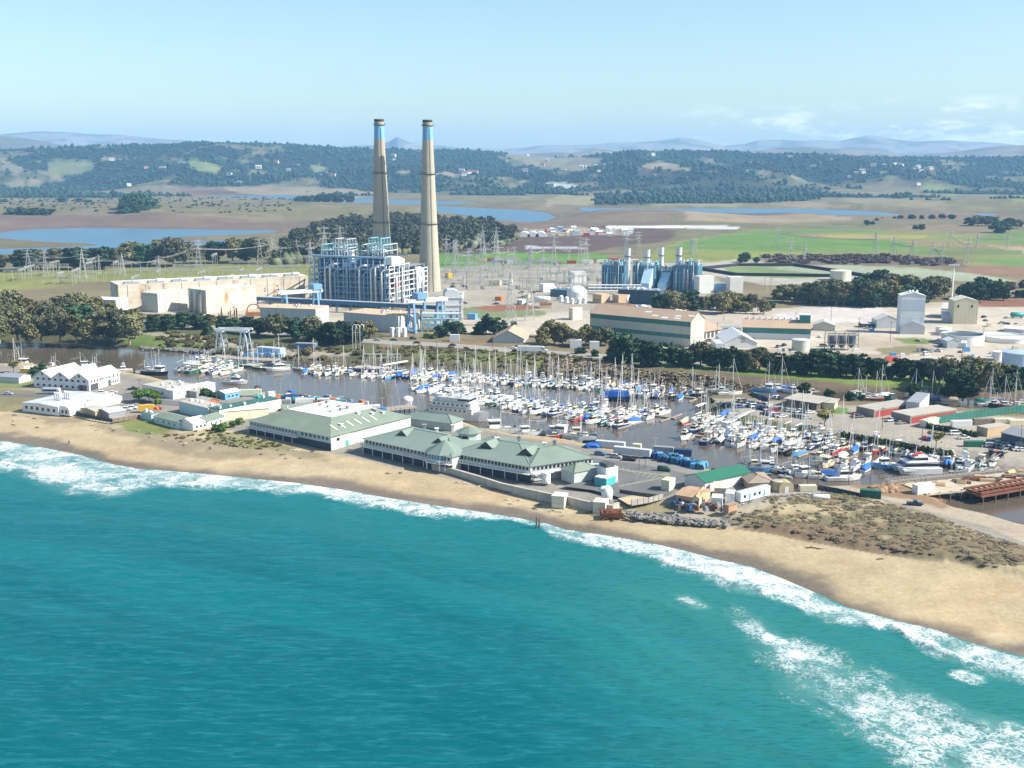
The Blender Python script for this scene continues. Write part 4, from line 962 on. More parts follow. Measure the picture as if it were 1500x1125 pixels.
def house(name, A, B, D, H, rise=0.0, roof='gable_x', wm=WHITE, rm=GREYP, over=.4, label='', cat='building', z=3.0, gm=None, zb=-.4, group=None):
    """walls + roof; roof: gable_x (ridge along the front), gable_y (ridge away from it), flat, shed, hip"""
    a, rz, L = frame(A, B, z); t = empty(name, a, rz, label, cat, group); t.location.z = z
    b = MB(); b.m(wm)
    if roof == 'gable_y':
        b.profy([(0, zb), (L, zb), (L, H), (L/2, H+rise), (0, H)], 0, D)
    elif roof == 'gable_x': b.profx([(0, zb), (D, zb), (D, H), (D/2, H+rise), (0, H)], 0, L)
    elif roof == 'shed': b.profx([(0, zb), (D, zb), (D, H+rise), (0, H)], 0, L)
    else: b.box(0, L, 0, D, zb, H)
    b.build('wall', None, t)
    b = MB(); b.m(rm); o = over; th = .22; e = .01
    if roof == 'gable_y':
        s = rise / (L/2); b.profy([(-o, H-o*s+e), (L/2, H+rise+e), (L+o, H-o*s+e), (L+o, H-o*s+th), (L/2, H+rise+th), (-o, H-o*s+th)], -o, D+o)
    elif roof == 'gable_x':
        s = rise / (D/2); b.profx([(-o, H-o*s+e), (D/2, H+rise+e), (D+o, H-o*s+e), (D+o, H-o*s+th), (D/2, H+rise+th), (-o, H-o*s+th)], -o, L+o)
    elif roof == 'shed':
        s = rise / D; b.profx([(-o, H-o*s+e), (D+o, H+rise+o*s+e), (D+o, H+rise+o*s+th), (-o, H-o*s+th)], -o, L+o)
    elif roof == 'hip':
        x0, x1, y0, y1 = -o, L+o, -o, D+o; hh = min(L, D)/2
        if L >= D: r0, r1 = (hh, D/2), (L-hh, D/2)
        else: r0, r1 = (L/2, hh), (L/2, D-hh)
        for i_, q_ in ((0, r0), (1, r1 if L >= D else r0), (2, r1), (3, r0 if L >= D else r1)): c_ = ((x0, y0), (x1, y0), (x1, y1), (x0, y1))[i_]; b.bar((*c_, H+.03), (*q_, H+rise+.05), .38, .14)
        b.bar((*r0, H+rise+.05), (*r1, H+rise+.05), .4, .16)
        V = [(x0,y0,H), (x1,y0,H), (x1,y1,H), (x0,y1,H), (r0[0],r0[1],H+rise), (r1[0],r1[1],H+rise)]
        b.add(V, [(0,1,5,4), (1,2,5), (2,3,4,5), (3,0,4), (3,2,1,0)] if L >= D else [(0,1,4), (1,2,5,4), (2,3,5), (3,0,4,5), (3,2,1,0)])
    else:
        b.box(-.05, L+.05, -.05, D+.05, H+e, H+.3); 
        b.m(gm or rm); b.box(.25, L-.25, .25, D-.25, H+.3, H+.32)
    b.build('roof', None, t)
    return t, L, D, H
def roof_of(t): return next(c for c in t.children if c.name.split('.')[0] == 'roof')
def bits(b, L, D, z, n, seed, smax=2.2):
    r = random.Random(seed)
    for _ in range(n):
        w, d, h = r.uniform(.6, smax), r.uniform(.6, smax), r.uniform(.4, 1.4); x, y = r.uniform(.5, L-w-.5), r.uniform(.5, D-d-.5); b.box(x, x+w, y, y+d, z, z+h)
    return b
# ================================================================== power station
CHIM = mat('chimney concrete', (0.38, 0.345, 0.27), 0.85, 0.12, .06, dirt=.25, dcol=(.25, .2, .15))
CHBLUE = mat('chimney blue band', (0.17, 0.40, 0.60), 0.6, 0.05, .1)
SOOT = mat('sooty rim', (0.05, 0.045, 0.04), 0.9, 0.2, .3)
def chimney(p, H, label, seed):
    t = empty('smokestack', p, 0, label, 'smokestack', 'twin smokestacks of the power station')
    rad = lambda z: 10.2 - 6.1 * (z / H) ** .86
    zs = np.linspace(-1, H * .885, 24); b = MB(); b.lathe(0, 0, [(rad(max(0, z)), z) for z in zs], 40, False); b.build('shaft', CHIM, t, True)
    z0, z1 = H * .885, H * .962
    b = MB(); b.lathe(0, 0, [(rad(z0), z0), (rad(z1), z1)], 40, False); b.build('blue_band', CHBLUE, t, True)
    b = MB(); b.m(CHIM); b.lathe(0, 0, [(rad(z1), z1), (rad(z1) + .05, H * .985)], 40, False); b.m(SOOT); b.lathe(0, 0, [(rad(H)+.25, H*.985), (rad(H)+.25, H), (rad(H)-.6, H), (rad(H)-.7, H-5)], 40, True); b.build('rim', None, t, True)
    for zf in (.400, .690, .968):
        z = H * zf; r = rad(z); b = MB(); b.m(SOOT); b.lathe(0, 0, [(r, z-.5), (r + 1.0, z-.4), (r + 1.0, z), (r, z)], 40, False)
        b.m(DARKST)
        for k in range(24):
            a = k * math.pi / 12; b.bar(((r+1)*math.cos(a), (r+1)*math.sin(a), z), ((r+1)*math.cos(a), (r+1)*math.sin(a), z+1.3), .1)
        b.lathe(0, 0, [(r+1.0, z+1.2), (r+1.06, z+1.3)], 40, False); b.build('walkway_ring', None, t)
    b = MB(); a = -1.15; q = lambda z: (rad(z)+.3)
    for s in (-.25, .25):
        for i in range(12):
            za, zb = H*.95*i/12, H*.95*(i+1)/12; b.bar((q(za)*math.cos(a)+s, q(za)*math.sin(a), za), (q(zb)*math.cos(a)+s, q(zb)*math.sin(a), zb), .16)
    b.build('ladder', DARKST, t)
    return t
pR = G(629.5, 426); HR = HT(629.5, 426, 175.5)
chimney(pR, HR, 'right smokestack, tall tapering concrete with a blue band below its sooty rim', 1)
pL = Vector((0, pR.y + 15, 3)); pL.x = (558.5 - 750) / F * (pL.y * CP + 60 * SP); yL = PX((pL.x, pL.y, 3))[1]
chimney(pL, HT(558.5, yL, 174.5), 'left smokestack behind the boiler house, partly in shadow of the right one', 2)
# ---- boiler house: steel frame round two dark boilers
BST = mat('blue boiler steel', (0.25, 0.41, 0.56), 0.5, 0.12, .2)
WST = mat('white boiler steel', (0.62, 0.64, 0.64), 0.5, 0.1, .2)
CORE = mat('boiler casing', (0.045, 0.115, 0.215), 0.6, 0.2, .12, kind='rib', stripe=3.0)
CORE2 = mat('boiler casing shade grey', (0.17, 0.20, 0.235), 0.7, 0.25, .15, kind='plank', stripe=2.4, dirt=.5, dcol=(.10, .05, .035))
PIPEW = mat('lagged pipe', (0.66, 0.68, 0.69), 0.45, 0.1, .4)
CYAN = mat('cyan roof steel', (0.26, 0.58, 0.66), 0.5, 0.12, .3)
def boiler_house():
    a, rz, L = frame((455, 446), (571, 452)); D = 68.0
    t = empty('boiler_house', a, rz, 'blue steel-framed boiler house full of pipes standing below the smokestacks', 'power plant')
    H = 39.0; r = random.Random(4); k = L / 72
    b = MB(); b.box(4*k, 27*k, 7, 40, 0, 37); b.box(10*k, 24*k, 5, 30, 2, 30); b.build('boiler_casing', CORE, t)
    b = MB(); b.box(40*k, 62*k, 7, 40, 0, 37); b.box(44*k, 60*k, 5, 30, 2, 30); b.build('boiler_casing', CORE, t)
    b = MB(); b.box(27*k, 40*k, 16, 44, 0, 33); b.box(2, L-12, 44, 62, 0, 26); b.build('coal_bunker', CORE2, t)
    xs = [0, 5, 10, 14, 20, 26, 31, 37, 42, 47, 53, 58, 64, 68, 72]; xs = [x * k for x in xs]; fl = [6.5, 11.5, 15.5, 19.5, 24, 30, H]
    b = MB()
    for x in xs: b.bar((x, 0, 0), (x, 0, H if 3 < x < 70 else 30), .6)
    for z in fl: b.bar((0 if z < 38 else 3, 0, z), (L if z < 38 else L - 3, 0, z), .8 if z in (30, H) else .5)
    for x in np.arange(1.6, L, 2.3): b.bar((x, .6, 0), (x, .6, r.uniform(22, 36)), .26)
    for z in np.arange(3, 37, 2.6): b.bar((2, .5, z), (L-2, .5, z), .2)
    for i in range(0, len(xs) - 1, 3):
        for j in range(len(fl) - 1): b.bar((xs[i], 0, fl[j]), (xs[i+1], 0, fl[j+1]), .3)
    for y in (14, 30, 46, 62):
        for x in (0, L): b.bar((x, y, 0), (x, y, 30), .7)
        b.bar((0, y, 30), (L, y, 30), .5)
    for z in fl[:-1]: b.bar((0, 0, z), (0, D, z), .5)
    b.bar((3, 0, H), (3, 40, H), .8); b.bar((3, 40, H), (L-3, 40, H), .8)
    b.tube([(3, -.6, H+.8), (L-3, -.6, H+.8)], .8, 8)
    b.build('front_frame', BST, t)
    b = MB()
    for y in np.arange(0, D + 1, 8.5): b.bar((L, y, 0), (L, y, 33 if y < 36 else 27), .75)
    for z in (6.5, 11.5, 15.5, 19.5, 24, 27): b.bar((L, 0, z), (L, D, z), .65)
    b.bar((L, 0, 33), (L, 36, 33), .7)
    for i in range(7): b.bar((L, i*8.5, 0 if i % 2 else 15.5), (L, i*8.5+8.5, 15.5 if i % 2 else 0), .35)
    b.build('side_frame', WST, t)  # same frame as the front, coloured whiter for its sunlit side
    for z in fl[:-1]:
        b = MB(); b.box(1, L-1, .6, 5, z-.15, z+.1); b.box(L-11, L-.8, 5, D-2, z-.15, z+.1)
        for x in np.arange(2, L, 2.2): b.bar((x, .5, z), (x, .5, z+1.1), .09)
        b.bar((1, .5, z+1.1), (L-1, .5, z+1.1), .1); b.build('floor_platform', GREYP, t)
    for x, top, rr, m in ((15, 31, .75, PIPEW), (19.5, 33.5, .85, PIPEW), (24, 29, .55, BST), (46, 33, .8, PIPEW), (56.5, 32, .75, PIPEW), (60.5, 33.5, .9, PIPEW), (50, 28, .5, BST), (9, 27, .5, BST), (35, 36, .6, BST), (66, 30, .7, PIPEW)):
        x *= k; b = MB(); b.tube([(x, -1.3, 0), (x, -1.3, top-2.2), (x+.7, -1.1, top-.7), (x+2.4, -.6, top), (x+5, 2, top), (x+5, 8, top)], rr, 8); b.build('steam_pipe', m, t, True)
    for i in range(9):
        x = r.uniform(2, L-4); b = MB(); b.tube([(x, 3, r.uniform(0, 20)), (x, 3, r.uniform(24, 38))], r.uniform(.25, .5), 6); b.build('riser_pipe', r.choice((PIPEW, BST, WST)), t, True)
    for y, top in ((10, 24), (20, 30), (46, 26), (57, 25)):
        b = MB(); b.tube([(L+1.2, y, 1), (L+1.2, y, top-2), (L+1, y+.7, top-.6), (L+.4, y+2.4, top), (L-6, y+4, top)], .8, 8); b.build('steam_pipe', PIPEW, t, True)
    cols = [mat('boiler red', (.28, .05, .04), .7, .3, .5), SOOT, PIPEW, CORE2, mat('boiler ochre', (.40, .30, .18), .7, .3, .5), DARKST, WST]
    for z in (0, 6.6, 11.6, 15.6, 19.6, 24.1):
        for q in range(16):
            b = MB(); m = r.choice(cols)
            if q < 10: y = r.uniform(1, D-6); x = L - r.uniform(3, 10); b.box(x, x + r.uniform(1, 4), y, y + r.uniform(2, 6), z + .12, z + r.uniform(1.2, 4))
            else: x = r.uniform(2, L-6); b.box(x, x + r.uniform(1, 4), 2.2, r.uniform(3, 5), z + .12, z + r.uniform(.8, 3.2))
            b.build('machine', m, t)
    # roof structures of both units
    for x0, x1, y0, y1, z1, m in ((8, 30, 6, 26, 48, CYAN), (22, 33, 4, 18, 53, WST), (45, 64, 6, 30, 49, WST), (50, 61, 8, 24, 54, CYAN)):
        x0 *= k; x1 *= k; b = MB(); zf = [H+1, (H+z1)/2, z1]
        for x in np.linspace(x0, x1, 5):
            for y in (y0, y1): b.bar((x, y, H), (x, y, z1), .42)
        for z in zf[1:]:
            for y in (y0, y1): b.bar((x0, y, z), (x1, y, z), .45)
            for x in (x0, x1): b.bar((x, y0, z), (x, y1, z), .45)
        q = np.linspace(x0, x1, 5)
        for i in range(4):
            b.bar((q[i], y0, zf[i % 2]), (q[i+1], y0, zf[i % 2 + 1]), .32); b.bar((q[i+1], y0, zf[1]), (q[i], y0, zf[2]), .28); b.bar((q[i], y1, zf[1]), (q[i+1], y1, zf[2]), .3)
        b.build('roof_frame', m, t)
    b = MB(); b.m(SOOT); b.box(6*k, 30*k, 5, 34, H, H+1.2); b.box(42*k, 64*k, 5, 34, H, H+1.4); b.m(WST); b.tube([(12*k, 12, H+4), (28*k, 12, H+4)], 1.1, 10); b.tube([(47*k, 14, H+5), (62*k, 14, H+5)], 1.2, 10)
    b.m(CORE2)
    for q in range(22): x, y = r.choice((r.uniform(7, 28), r.uniform(43, 62)))*k, r.uniform(6, 28); b.box(x, x+r.uniform(.8, 2.5), y, y+2, H+1, H+r.uniform(2, 7))
    b.m(WHITE); b.box(32*k, 36*k, 6, 10, H-2, H+5); b.build('steam_drum_deck', None, t)
    b = MB(); b.m(WHITE); b.profx([(4, 34), (26, 34), (26, 37), (16, 40), (4, 40)], L-7, L+.5); b.build('air_duct', None, t)
    b = MB(); b.m(LGREY); b.profy([(L-8, 12), (L, 12), (L+1, 18), (L, 26), (L-5, 30), (L-8, 30)], D-18, D-6); b.box(L-20, L-6, D-10, D+6, 0, 22); b.build('flue_duct', None, t)
boiler_house()
def lattice_beam(b, p, q, w, h, n, th):
    p, q = Vector(p), Vector(q); d = (q - p); s = Vector((-d.y, d.x, 0)).normalized() * (w/2); u = Vector((0, 0, h))
    for o in (s, -s):
        b.bar(p+o, q+o, th); b.bar(p+o+u, q+o+u, th)
        for i in range(n):
            a, c = p + d*(i/n) + o, p + d*((i+1)/n) + o
            b.bar(a, c+u, th*.7) if i % 2 else b.bar(a+u, c, th*.7)
            b.bar(a, a+u, th*.6)
def pipe_rack():
    a, rz, L = frame((372, 451), (672, 467)); t = empty('pipe_rack', a, rz, 'long dark blue pipe bridge running in front of the boiler house', 'pipe bridge')
    m = mat('rack blue', (0.045, 0.15, 0.27), .55, .15, .3)
    b = MB(); b.box(0, L, 0, 3, 6.0, 8.6); b.build('bridge_beam', m, t)
    b = MB(); 
    for y, z in ((.5, 9.0), (1.6, 9.1), (2.6, 8.95)): b.tube([(0, y, z), (L, y, z)], .38, 6)
    b.build('pipe', PIPEW, t)
    for x in np.arange(2, L, 12.0): 
        b = MB(); b.bar((x, .3, -.5), (x, .3, 6), .45); b.bar((x, 2.7, -.5), (x, 2.7, 6), .45); b.bar((x, .3, 1), (x, 2.7, 5.5), .2); b.build('support', m, t)
pipe_rack()
def gantry(A, B, ytop, label, box_end):
    a, rz, L = frame(A, B); H = HT(*A, ytop); t = empty('gantry_crane', a, rz, label, 'crane'); W_ = 8
    m = mat('crane blue', (0.16, 0.33, 0.52), .5, .12, .3)
    b = MB(); b.box(-3, L+3, -1, 1, H-2.2, H); b.box(-3, L+3, W_-4, W_-2, H-2.2, H); b.build('bridge_girder', WHITE, t)
    for x in (1.5, L-1.5):
        b = MB(); b.bar((x, -3.5, 0), (x, -.4, H-2.2), 1.3); b.bar((x, W_+1, 0), (x, W_-2.8, H-2.2), 1.3); b.box(x-.9, x+.9, -4.5, W_+2, 0, 1.4); b.box(x-.7, x+.7, -1, W_-2, H-3.6, H-2.2); b.build('leg_frame', m, t)
    b = MB(); x = L-3 if box_end else L*.25; b.box(x-2, x+5, -2, W_-1, H, H+4); b.box(x+3, x+4.5, -1, 1, H-8, H); b.build('trolley', m, t)
gantry((417, 461), (468, 457), 427, 'blue and white gantry crane beside the rust-stained concrete wall', True)
gantry((603, 488), (650, 484), 439, 'white topped gantry crane at the right end of the turbine halls', False)
# ---- turbine halls
HALLW = mat('hall cladding', (0.52, 0.53, 0.53), .6, .10, .1, kind='rib', stripe=6.0)
HALLR = mat('hall roof', (0.56, 0.40, 0.27), .8, .08, .1)
for A, B, Cc, yt, lab in (((382, 473), (463, 476), (490, 470), 453.5, 'pale low turbine hall with a peach roof left of the boiler house front'), ((504, 481), (584, 488), (612, 481), 464, 'pale low turbine hall with a peach roof behind the roadside trees')):
    D_ = max(14, depth_to(A, B, Cc)); H_ = HT(*B, yt); t, L, D, H = house('turbine_hall', A, B, D_, H_, 0, 'flat', HALLW, HALLR, label=lab, cat='hall', gm=HALLR)
    door(t, 'r', (L, D), D*.5, 4.5, 5, LGREY); bits(MB().m(LGREY), L, D, H+.32, 6, 3).build('roof_vent', None, roof_of(t))
# ---- the old concrete tank block
OLDC = mat('stained concrete', (0.60, 0.53, 0.41), .85, .12, .07, dirt=1.0, dcol=(.36, .15, .06), kind='plank', stripe=4.2)
OLDC2 = mat('pale concrete', (0.58, 0.55, 0.46), .85, .10, .07, dirt=.3, dcol=(.3, .25, .18), kind='plank', stripe=4.2)
def block(A, B, Cc, yt, label, wm, rm, seed, nv, name='concrete_block'):
    """left face A-B, long right face B-C"""
    a, b_, c = G(*A), G(*B), G(*Cc); L = (c - b_).length; d = (c - b_).normalized(); n = Vector((-d.y, d.x, 0)); D = abs((a - b_).dot(n)); H = HT(*B, yt)
    t = empty(name, b_, math.atan2(d.y, d.x), label, 'industrial building'); MB().box(0, L, 0, D, -.4, H).build('wall', wm, t)
    b = MB(); b.m(rm); b.box(-.15, L+.15, -.15, D+.15, H+.01, H+.35); b.build('roof', None, t)
    r = random.Random(seed)
    for i in range(nv):
        x = L * (i + .6) / (nv + .3); b = MB(); b.m(GREYP); b.box(x-6, x+6, 2, 7, H+.35, H+2.0); b.m(WHITE); b.box(x+1, x+6.5, 2.5, 6.5, H+2, H+3.4 if i % 2 else H+2.6); b.build('roof_fan', None, roof_of(t))
    b = MB()
    for i in range(int(L / 14)): b.box(14*i+6.9, 14*i+7.3, -.18, .05, .3, H-.4)
    for i in range(int(L / 22)): x = r.uniform(3, L-3); z = r.uniform(H*.4, H*.85); b.box(x, x+1.6, -.12, .05, z, z+1.4)
    b.build('wall_rib', GREYP if seed % 2 else OLDC2, t)
    return t, L, D, H
block((148, 447), (175, 453), (452, 437), 418, 'long stained concrete block with rooftop fans behind the shoreline grove', OLDC, OLDC2, 1, 8)
t, L, D, H = block((213, 455), (232, 458), (275, 452), 430.5, 'lower pale concrete block with a shaded left wall behind the cypress', OLDC2, OLDC2, 3, 0)
t, L, D, H = block((277, 456), (303, 460), (376, 452), 426, 'rust-streaked concrete block with wide pipes on its shaded left wall', OLDC, OLDC2, 2, 0)
for y in (5, 13, 20):
    b = MB(); b.tube([(-1.6, y, 0), (-1.6, y, 14), (-.2, y, 15.4)], 1.0, 9); b.build('wall_pipe', PIPEW, t, True)
block((148, 459), (171, 464), (189, 460), 440, 'small pale annex with dark windows in front of the long concrete block', OLDC2, WHITE, 5, 0, 'annex')
for i in range(2):
    b = MB(); r = random.Random(30+i); x0 = (0, 9)[i]
    for q in range(16): x = r.uniform(0, 14); z = r.uniform(1, 9); b.tube([(x, 0, 0), (x, 0, z), (x + r.uniform(-3, 3), r.uniform(-2, 2), z)], .3, 5)
    o = b.build('pipe_cluster', RUST if i else STEEL, loc=G((440, 320)[i], (463, 466)[i])); tag(o, ('thicket of pale pipes before the rusty concrete block', 'rust orange pipework beside the blue gantry crane')[i], 'pipework')
b = MB()
for k_ in range(14):
    a_ = math.pi * k_ / 13; b.bar((5*math.cos(a_), 0, 4+5*math.sin(a_)), (5*math.cos(a_+.22), 0, 4+5*math.sin(a_+.22)), .9)
b.box(-6, 6, -1.5, 1.5, 0, 3); tag(b.build('cable_wheel', mat('rust orange', (.45,.19,.06), .8, .3, .4), loc=G(372, 463)), 'rust orange wheel frame in front of the stained concrete wall', 'machine')
# ---- white duct building right of the boiler house
t = empty('duct_tower', G(652, 470), .15, 'grey duct tower with a curved roof and white side frame', 'tower')
b = MB(); b.profy([(0, 7), (12, 7), (12, 17), (10.5, 21), (7, 22.5), (2, 22.5), (0, 20)], 0, 14); b.build('casing', LGREY, t)
b = MB(); [b.box(x0, x1, 0, 10, 0, 7) for x0, x1 in ((1, 3.4), (5, 7.4), (9, 11.4))]; b.build('hopper', GREYP, t)
b = MB()
for x in (-5, -2.5, 0, 13): 
    for y in (-.6, 14.4): b.bar((x, y, 0), (x, y, 17), .5)
for z in (6, 11.5, 17): b.bar((-5, -.6, z), (13, -.6, z), .5); b.bar((13, -.6, z), (13, 14.4, z), .5)
b.bar((-5, -.6, 0), (0, -.6, 11.5), .3); b.bar((13, -.6, 0), (13, 14.4, 11.5), .3); b.build('frame', WST, t)
t = empty('pipe_trestle', G(618, 486), -.02, 'cyan pipe trestle under the white topped gantry crane', 'pipework'); r = random.Random(8)
b = MB()
for x in np.arange(0, 26, 4.2):
    for y in (0, 6): b.bar((x, y, 0), (x, y, 12), .45)
for z in (4, 8, 12): b.bar((0, 0, z), (25, 0, z), .45); b.bar((0, 6, z), (25, 6, z), .4)
for i in range(6): b.bar((4.2*i, 0, 4*(i % 3)), (4.2*i+4.2, 0, 4*(i % 3)+4), .3)
b.build('frame', CYAN, t)
for z in (4.5, 8.5, 12.4): b = MB(); [b.tube([(0, y, z), (25, y, z)], .4, 6) for y in (1, 2.4, 4)]; b.build('pipe', PIPEW, t)
b = MB(); [b.cyl(x, -3, 0, 6, 1.6, n=12) for x in (-12, -8, -4)]; tag(b.build('tank_row', WHITE, loc=G(602, 492)), 'white upright tanks joined in a row beside the crane leg', 'tank')
# ================================================================== gas turbine plant
HR = mat('hrsg casing', (0.07, 0.175, 0.245), .55, .15, .1, kind='rib', stripe=1.6)
STK = mat('steel stack', (0.55, 0.57, 0.58), .45, .08, .1)
def hrsg(x0, x1, yb, ytop, xs, ystk, wst, label, duct=True):
    a, rz, L = frame((x0, yb), (x1, yb + 1.5)); H = HT(x0, yb, ytop); D = 16; t = empty('heat_recovery_boiler', a, rz, label, 'power plant', 'heat recovery boilers of the gas plant'); r = random.Random(int(x0))
    MB().box(0, L, 0, D, 0, H).build('casing', HR, t)
    b = MB()
    for x in np.arange(.5, L, 2.6): b.bar((x, -.25, 0), (x, -.25, H), .4)
    for z in (H*.35, H*.7, H): b.bar((0, -.35, z), (L, -.35, z), .35)
    b.build('buckstay', BST, t)
    b = MB()
    for q in range(64): x, y = r.uniform(0, L-2), r.uniform(0, D-2); b.m(r.choice((CYAN, WST, DARKST, PIPEW))); b.box(x, x+r.uniform(.6, 2.2), y, y+1.5, H, H+r.uniform(.8, 5.0))
    b.m(WST)
    for z in (1.2, 4.0): b.bar((0, 0, H+z), (L, 0, H+z), .16); b.bar((L, 0, H+z), (L, D, H+z), .16)
    for x in np.arange(0, L+.1, 2.2): b.bar((x, 0, H), (x, 0, H+4), .16)
    b.build('roof_pipework', None, t)
    for q in range(7): x, z = r.uniform(.5, L-1), H * r.uniform(.5, 1.1); b = MB(); b.tube([(x, -1.6, 0), (x, -1.6, z-1), (x, -.9, z), (x, .5, z+.2)], r.uniform(.2, .5), 7); b.build('steam_pipe', r.choice((PIPEW, CYAN, WST)), t, True)
    p = G(xs, yb) ; px = (p - a); c, s = math.cos(-rz), math.sin(-rz); lx, ly = px.x*c - px.y*s, px.x*s + px.y*c
    Hs = HT(xs, yb, ystk); rs = wst * p.y * CP / F / 2
    b = MB(); b.m(STK); b.lathe(lx, D*.5, [(rs, 0), (rs, Hs)], 24); b.m(DARKST); b.lathe(lx, D*.5, [(rs, Hs*.80), (rs+.9, Hs*.80), (rs+.9, Hs*.815), (rs, Hs*.815)], 24, False); b.m(SOOT); b.lathe(lx, D*.5, [(rs*.86, Hs+.02), (rs*.8, Hs+.03)], 20); b.build('exhaust_stack', None, t, False)
    if duct: b = MB(); b.profx([(0, H*.25), (0, H*.95), (-12, H*.34), (-12, 2), (-9, 2)], L-9, L-1); b.build('inlet_duct', mat('pale blue duct', (.42,.60,.72), .5, .08, .2), t)
hrsg(881, 915, 424, 388, 919.5, 363.5, 7.6, 'leftmost gas plant boiler, dark blue with its steel stack on the right', False)
hrsg(926, 958, 424, 389, 945.5, 366, 8.6, 'gas plant boiler with the shortest looking stack, second from left', True)
hrsg(957, 984, 423, 396, 964, 363, 7.6, 'gas plant boiler with sloping pale duct, third from left', True)
hrsg(986, 1022, 426, 388, 990.5, 363, 8.8, 'rightmost gas plant boiler beside the louvred filter house', False)
LOUV = mat('louvred cladding', (0.66, 0.66, 0.62), .55, .06, .2, kind='plank', stripe=1.7)
def boxb(name, A, B, D, yt, wm, label, cat='building', rm=None, roof='flat', rise=0.0, wins=None, over=.2, group=None):
    H = HT(*A, yt); t, L, D, H = house(name, A, B, D, H, rise, roof, wm, rm or wm, over, label, cat, group=group)
    if wins:
        for (f, n, z, w, h) in wins: windows(t, f, (L, D), n, z, w, h)
    return t, L, D, H
boxb('filter_house', (1016, 428), (1024, 430), 14, 404, LOUV, 'white louvred filter house right of the four stacks')
boxb('filter_house', (1063, 428), (1069, 430), 12, 405, LOUV, 'white louvred filter house standing alone on the right')
boxb('cooler_housing', (1046, 428), (1063, 428), 8, 416, BST, 'blue cooler housing beside the lone louvred filter house')
boxb('filter_house', (832, 414), (838, 416), 14, 397, WHITE, 'plain white filter house left of the gas plant')
t, L, D, H = boxb('turbine_enclosure', (905, 444), (966, 447), 18, 424, mat('navy cladding', (.03,.06,.10), .6, .15, .15, kind='rib', stripe=2), 'long navy turbine enclosure in front of the exhaust stacks', rm=mat('navy roof', (.12,.17,.2), .6, .15, .2))
for i in range(3):
    b = MB(); x = L*(.08+.08*i); b.tube([(x, -2, 0), (x, -2, 4.5), (x+.6, -1.2, 6), (x+1.5, 1, 7)], 1.3, 10); b.build('air_duct', WHITE, t, True)
bits(MB().m(PIPEW), L, D, H+.32, 26, 9, 4).build('roof_equipment', None, roof_of(t))
t, L, D, H = boxb('turbine_enclosure', (806, 434), (848, 437), 14, 424, mat('blue grey cladding', (.10,.17,.22), .6, .15, .15), 'low blue grey turbine enclosure left of the domed tank')
bits(MB().m(PIPEW), L, D, H+.3, 14, 11, 4).build('roof_equipment', None, roof_of(t))
boxb('electrical_room', (796, 428), (815, 427), 8, 417, WHITE, 'white electrical room at the left edge of the gas plant')
t = empty('domed_tank', G(845, 438), 0, 'white tank with a domed roof in front of the gas plant', 'tank'); rr = 15.2 * G(845, 438).y * CP / F
MB().lathe(0, 0, [(rr, 0), (rr, 6.5)], 32, False).build('shell', WHITE, t, True); MB().lathe(0, 0, [(rr, 6.5), (rr*.88, 8.4), (rr*.6, 10.2), (rr*.3, 11.1), (.1, 11.4)], 32, False).build('dome', WHITE, t, True)
for i, (x, y) in enumerate(((822, 441), (830, 443), (838, 445), (848, 445), (856, 444))):
    b = MB(); b.lathe(0, 0, [(1.8, 0), (1.8, 4), (.9, 4.8)], 14); o = b.build('chemical_tank', PIPEW, loc=G(x, y)); queue(o, 'small pale upright tank', 'in front of the domed tank', 'tank', 'small tanks before the domed tank')
b = MB(); r = random.Random(3)
for z in (3, 5.5, 8): b.tube([(0, 0, z), (46, 0, z)], .55, 6); b.tube([(0, 2.5, z), (46, 2.5, z)], .4, 6)
for x in range(0, 47, 5): b.bar((x, 0, 0), (x, 0, 8.5), .4); b.bar((x, 2.5, 0), (x, 2.5, 8.5), .4); b.bar((x, 0, 8.4), (x, 2.5, 8.4), .4)
tag(b.build('pipe_rack', PIPEW, loc=G(862, 431)), 'white stacked pipe rack right of the domed tank', 'pipework')
TANB = mat('tan stucco', (.52, .38, .24), .85, .08, .2); BRNR = mat('brown tile roof', (.23, .13, .095), .85, .15, .4, kind='seam', stripe=.8)
boxb('control_building', (868, 443), (881, 445), 9, 430.5, TANB, 'left tan flat-roofed control building before the gas plant', wins=[('f', 3, 2.2, 1.6, 1.2)])
boxb('control_building', (897, 444), (906, 446), 10, 431, TANB, 'right tan flat-roofed control building beside the navy enclosure', wins=[('f', 2, 2.2, 1.6, 1.2)])
boxb('office_building', (874, 455), (930, 457), 12, 449, TANB, 'long office with a brown hipped roof behind the hangar', rm=BRNR, roof='hip', rise=2.5, wins=[('f', 9, .9, 2, 1.3)], over=1.0)
boxb('shed', (925, 455), (937, 457), 9, 450, LGREY, 'grey gabled shed right of the brown roofed office', rm=WHITE, roof='gable_y', rise=1.8)
boxb('shed', (978, 458), (994, 460), 9, 454, WHITE, 'white gabled shed peeping over the hangar roof', roof='gable_y', rise=2)
def htank(x, y, L, r_, m, label, name='storage_tank', rz=0.0):
    t = empty(name, G(x, y), rz, label, 'tank'); b = MB(); z = r_ + .9
    b.tube([(-L/2-.5, 0, z), (-L/2, 0, z), (L/2, 0, z), (L/2+.5, 0, z)], [r_*.6, r_, r_, r_*.6], 16); b.build('shell', m, t, True)
    b = MB(); [b.box(x_-.3, x_+.3, -r_*.8, r_*.8, 0, .9) for x_ in (-L*.35, L*.35)]; b.build('saddle', CONC, t)
htank(794, 442.5, 12.5, 2.1, PIPEW, 'white horizontal gas tank in the gravel yard')
boxb('switch_house', (833, 468), (839, 469), 9, 451.5, mat('pale yellow block', (.60,.56,.42), .85, .06, .2), 'square pale yellow block house in the yard before the hangar')
boxb('site_office', (791, 452), (808, 452), 6, 446, TANB, 'low tan hut with a rusty roof beside the earth pit', rm=RUST, roof='gable_x', rise=1)
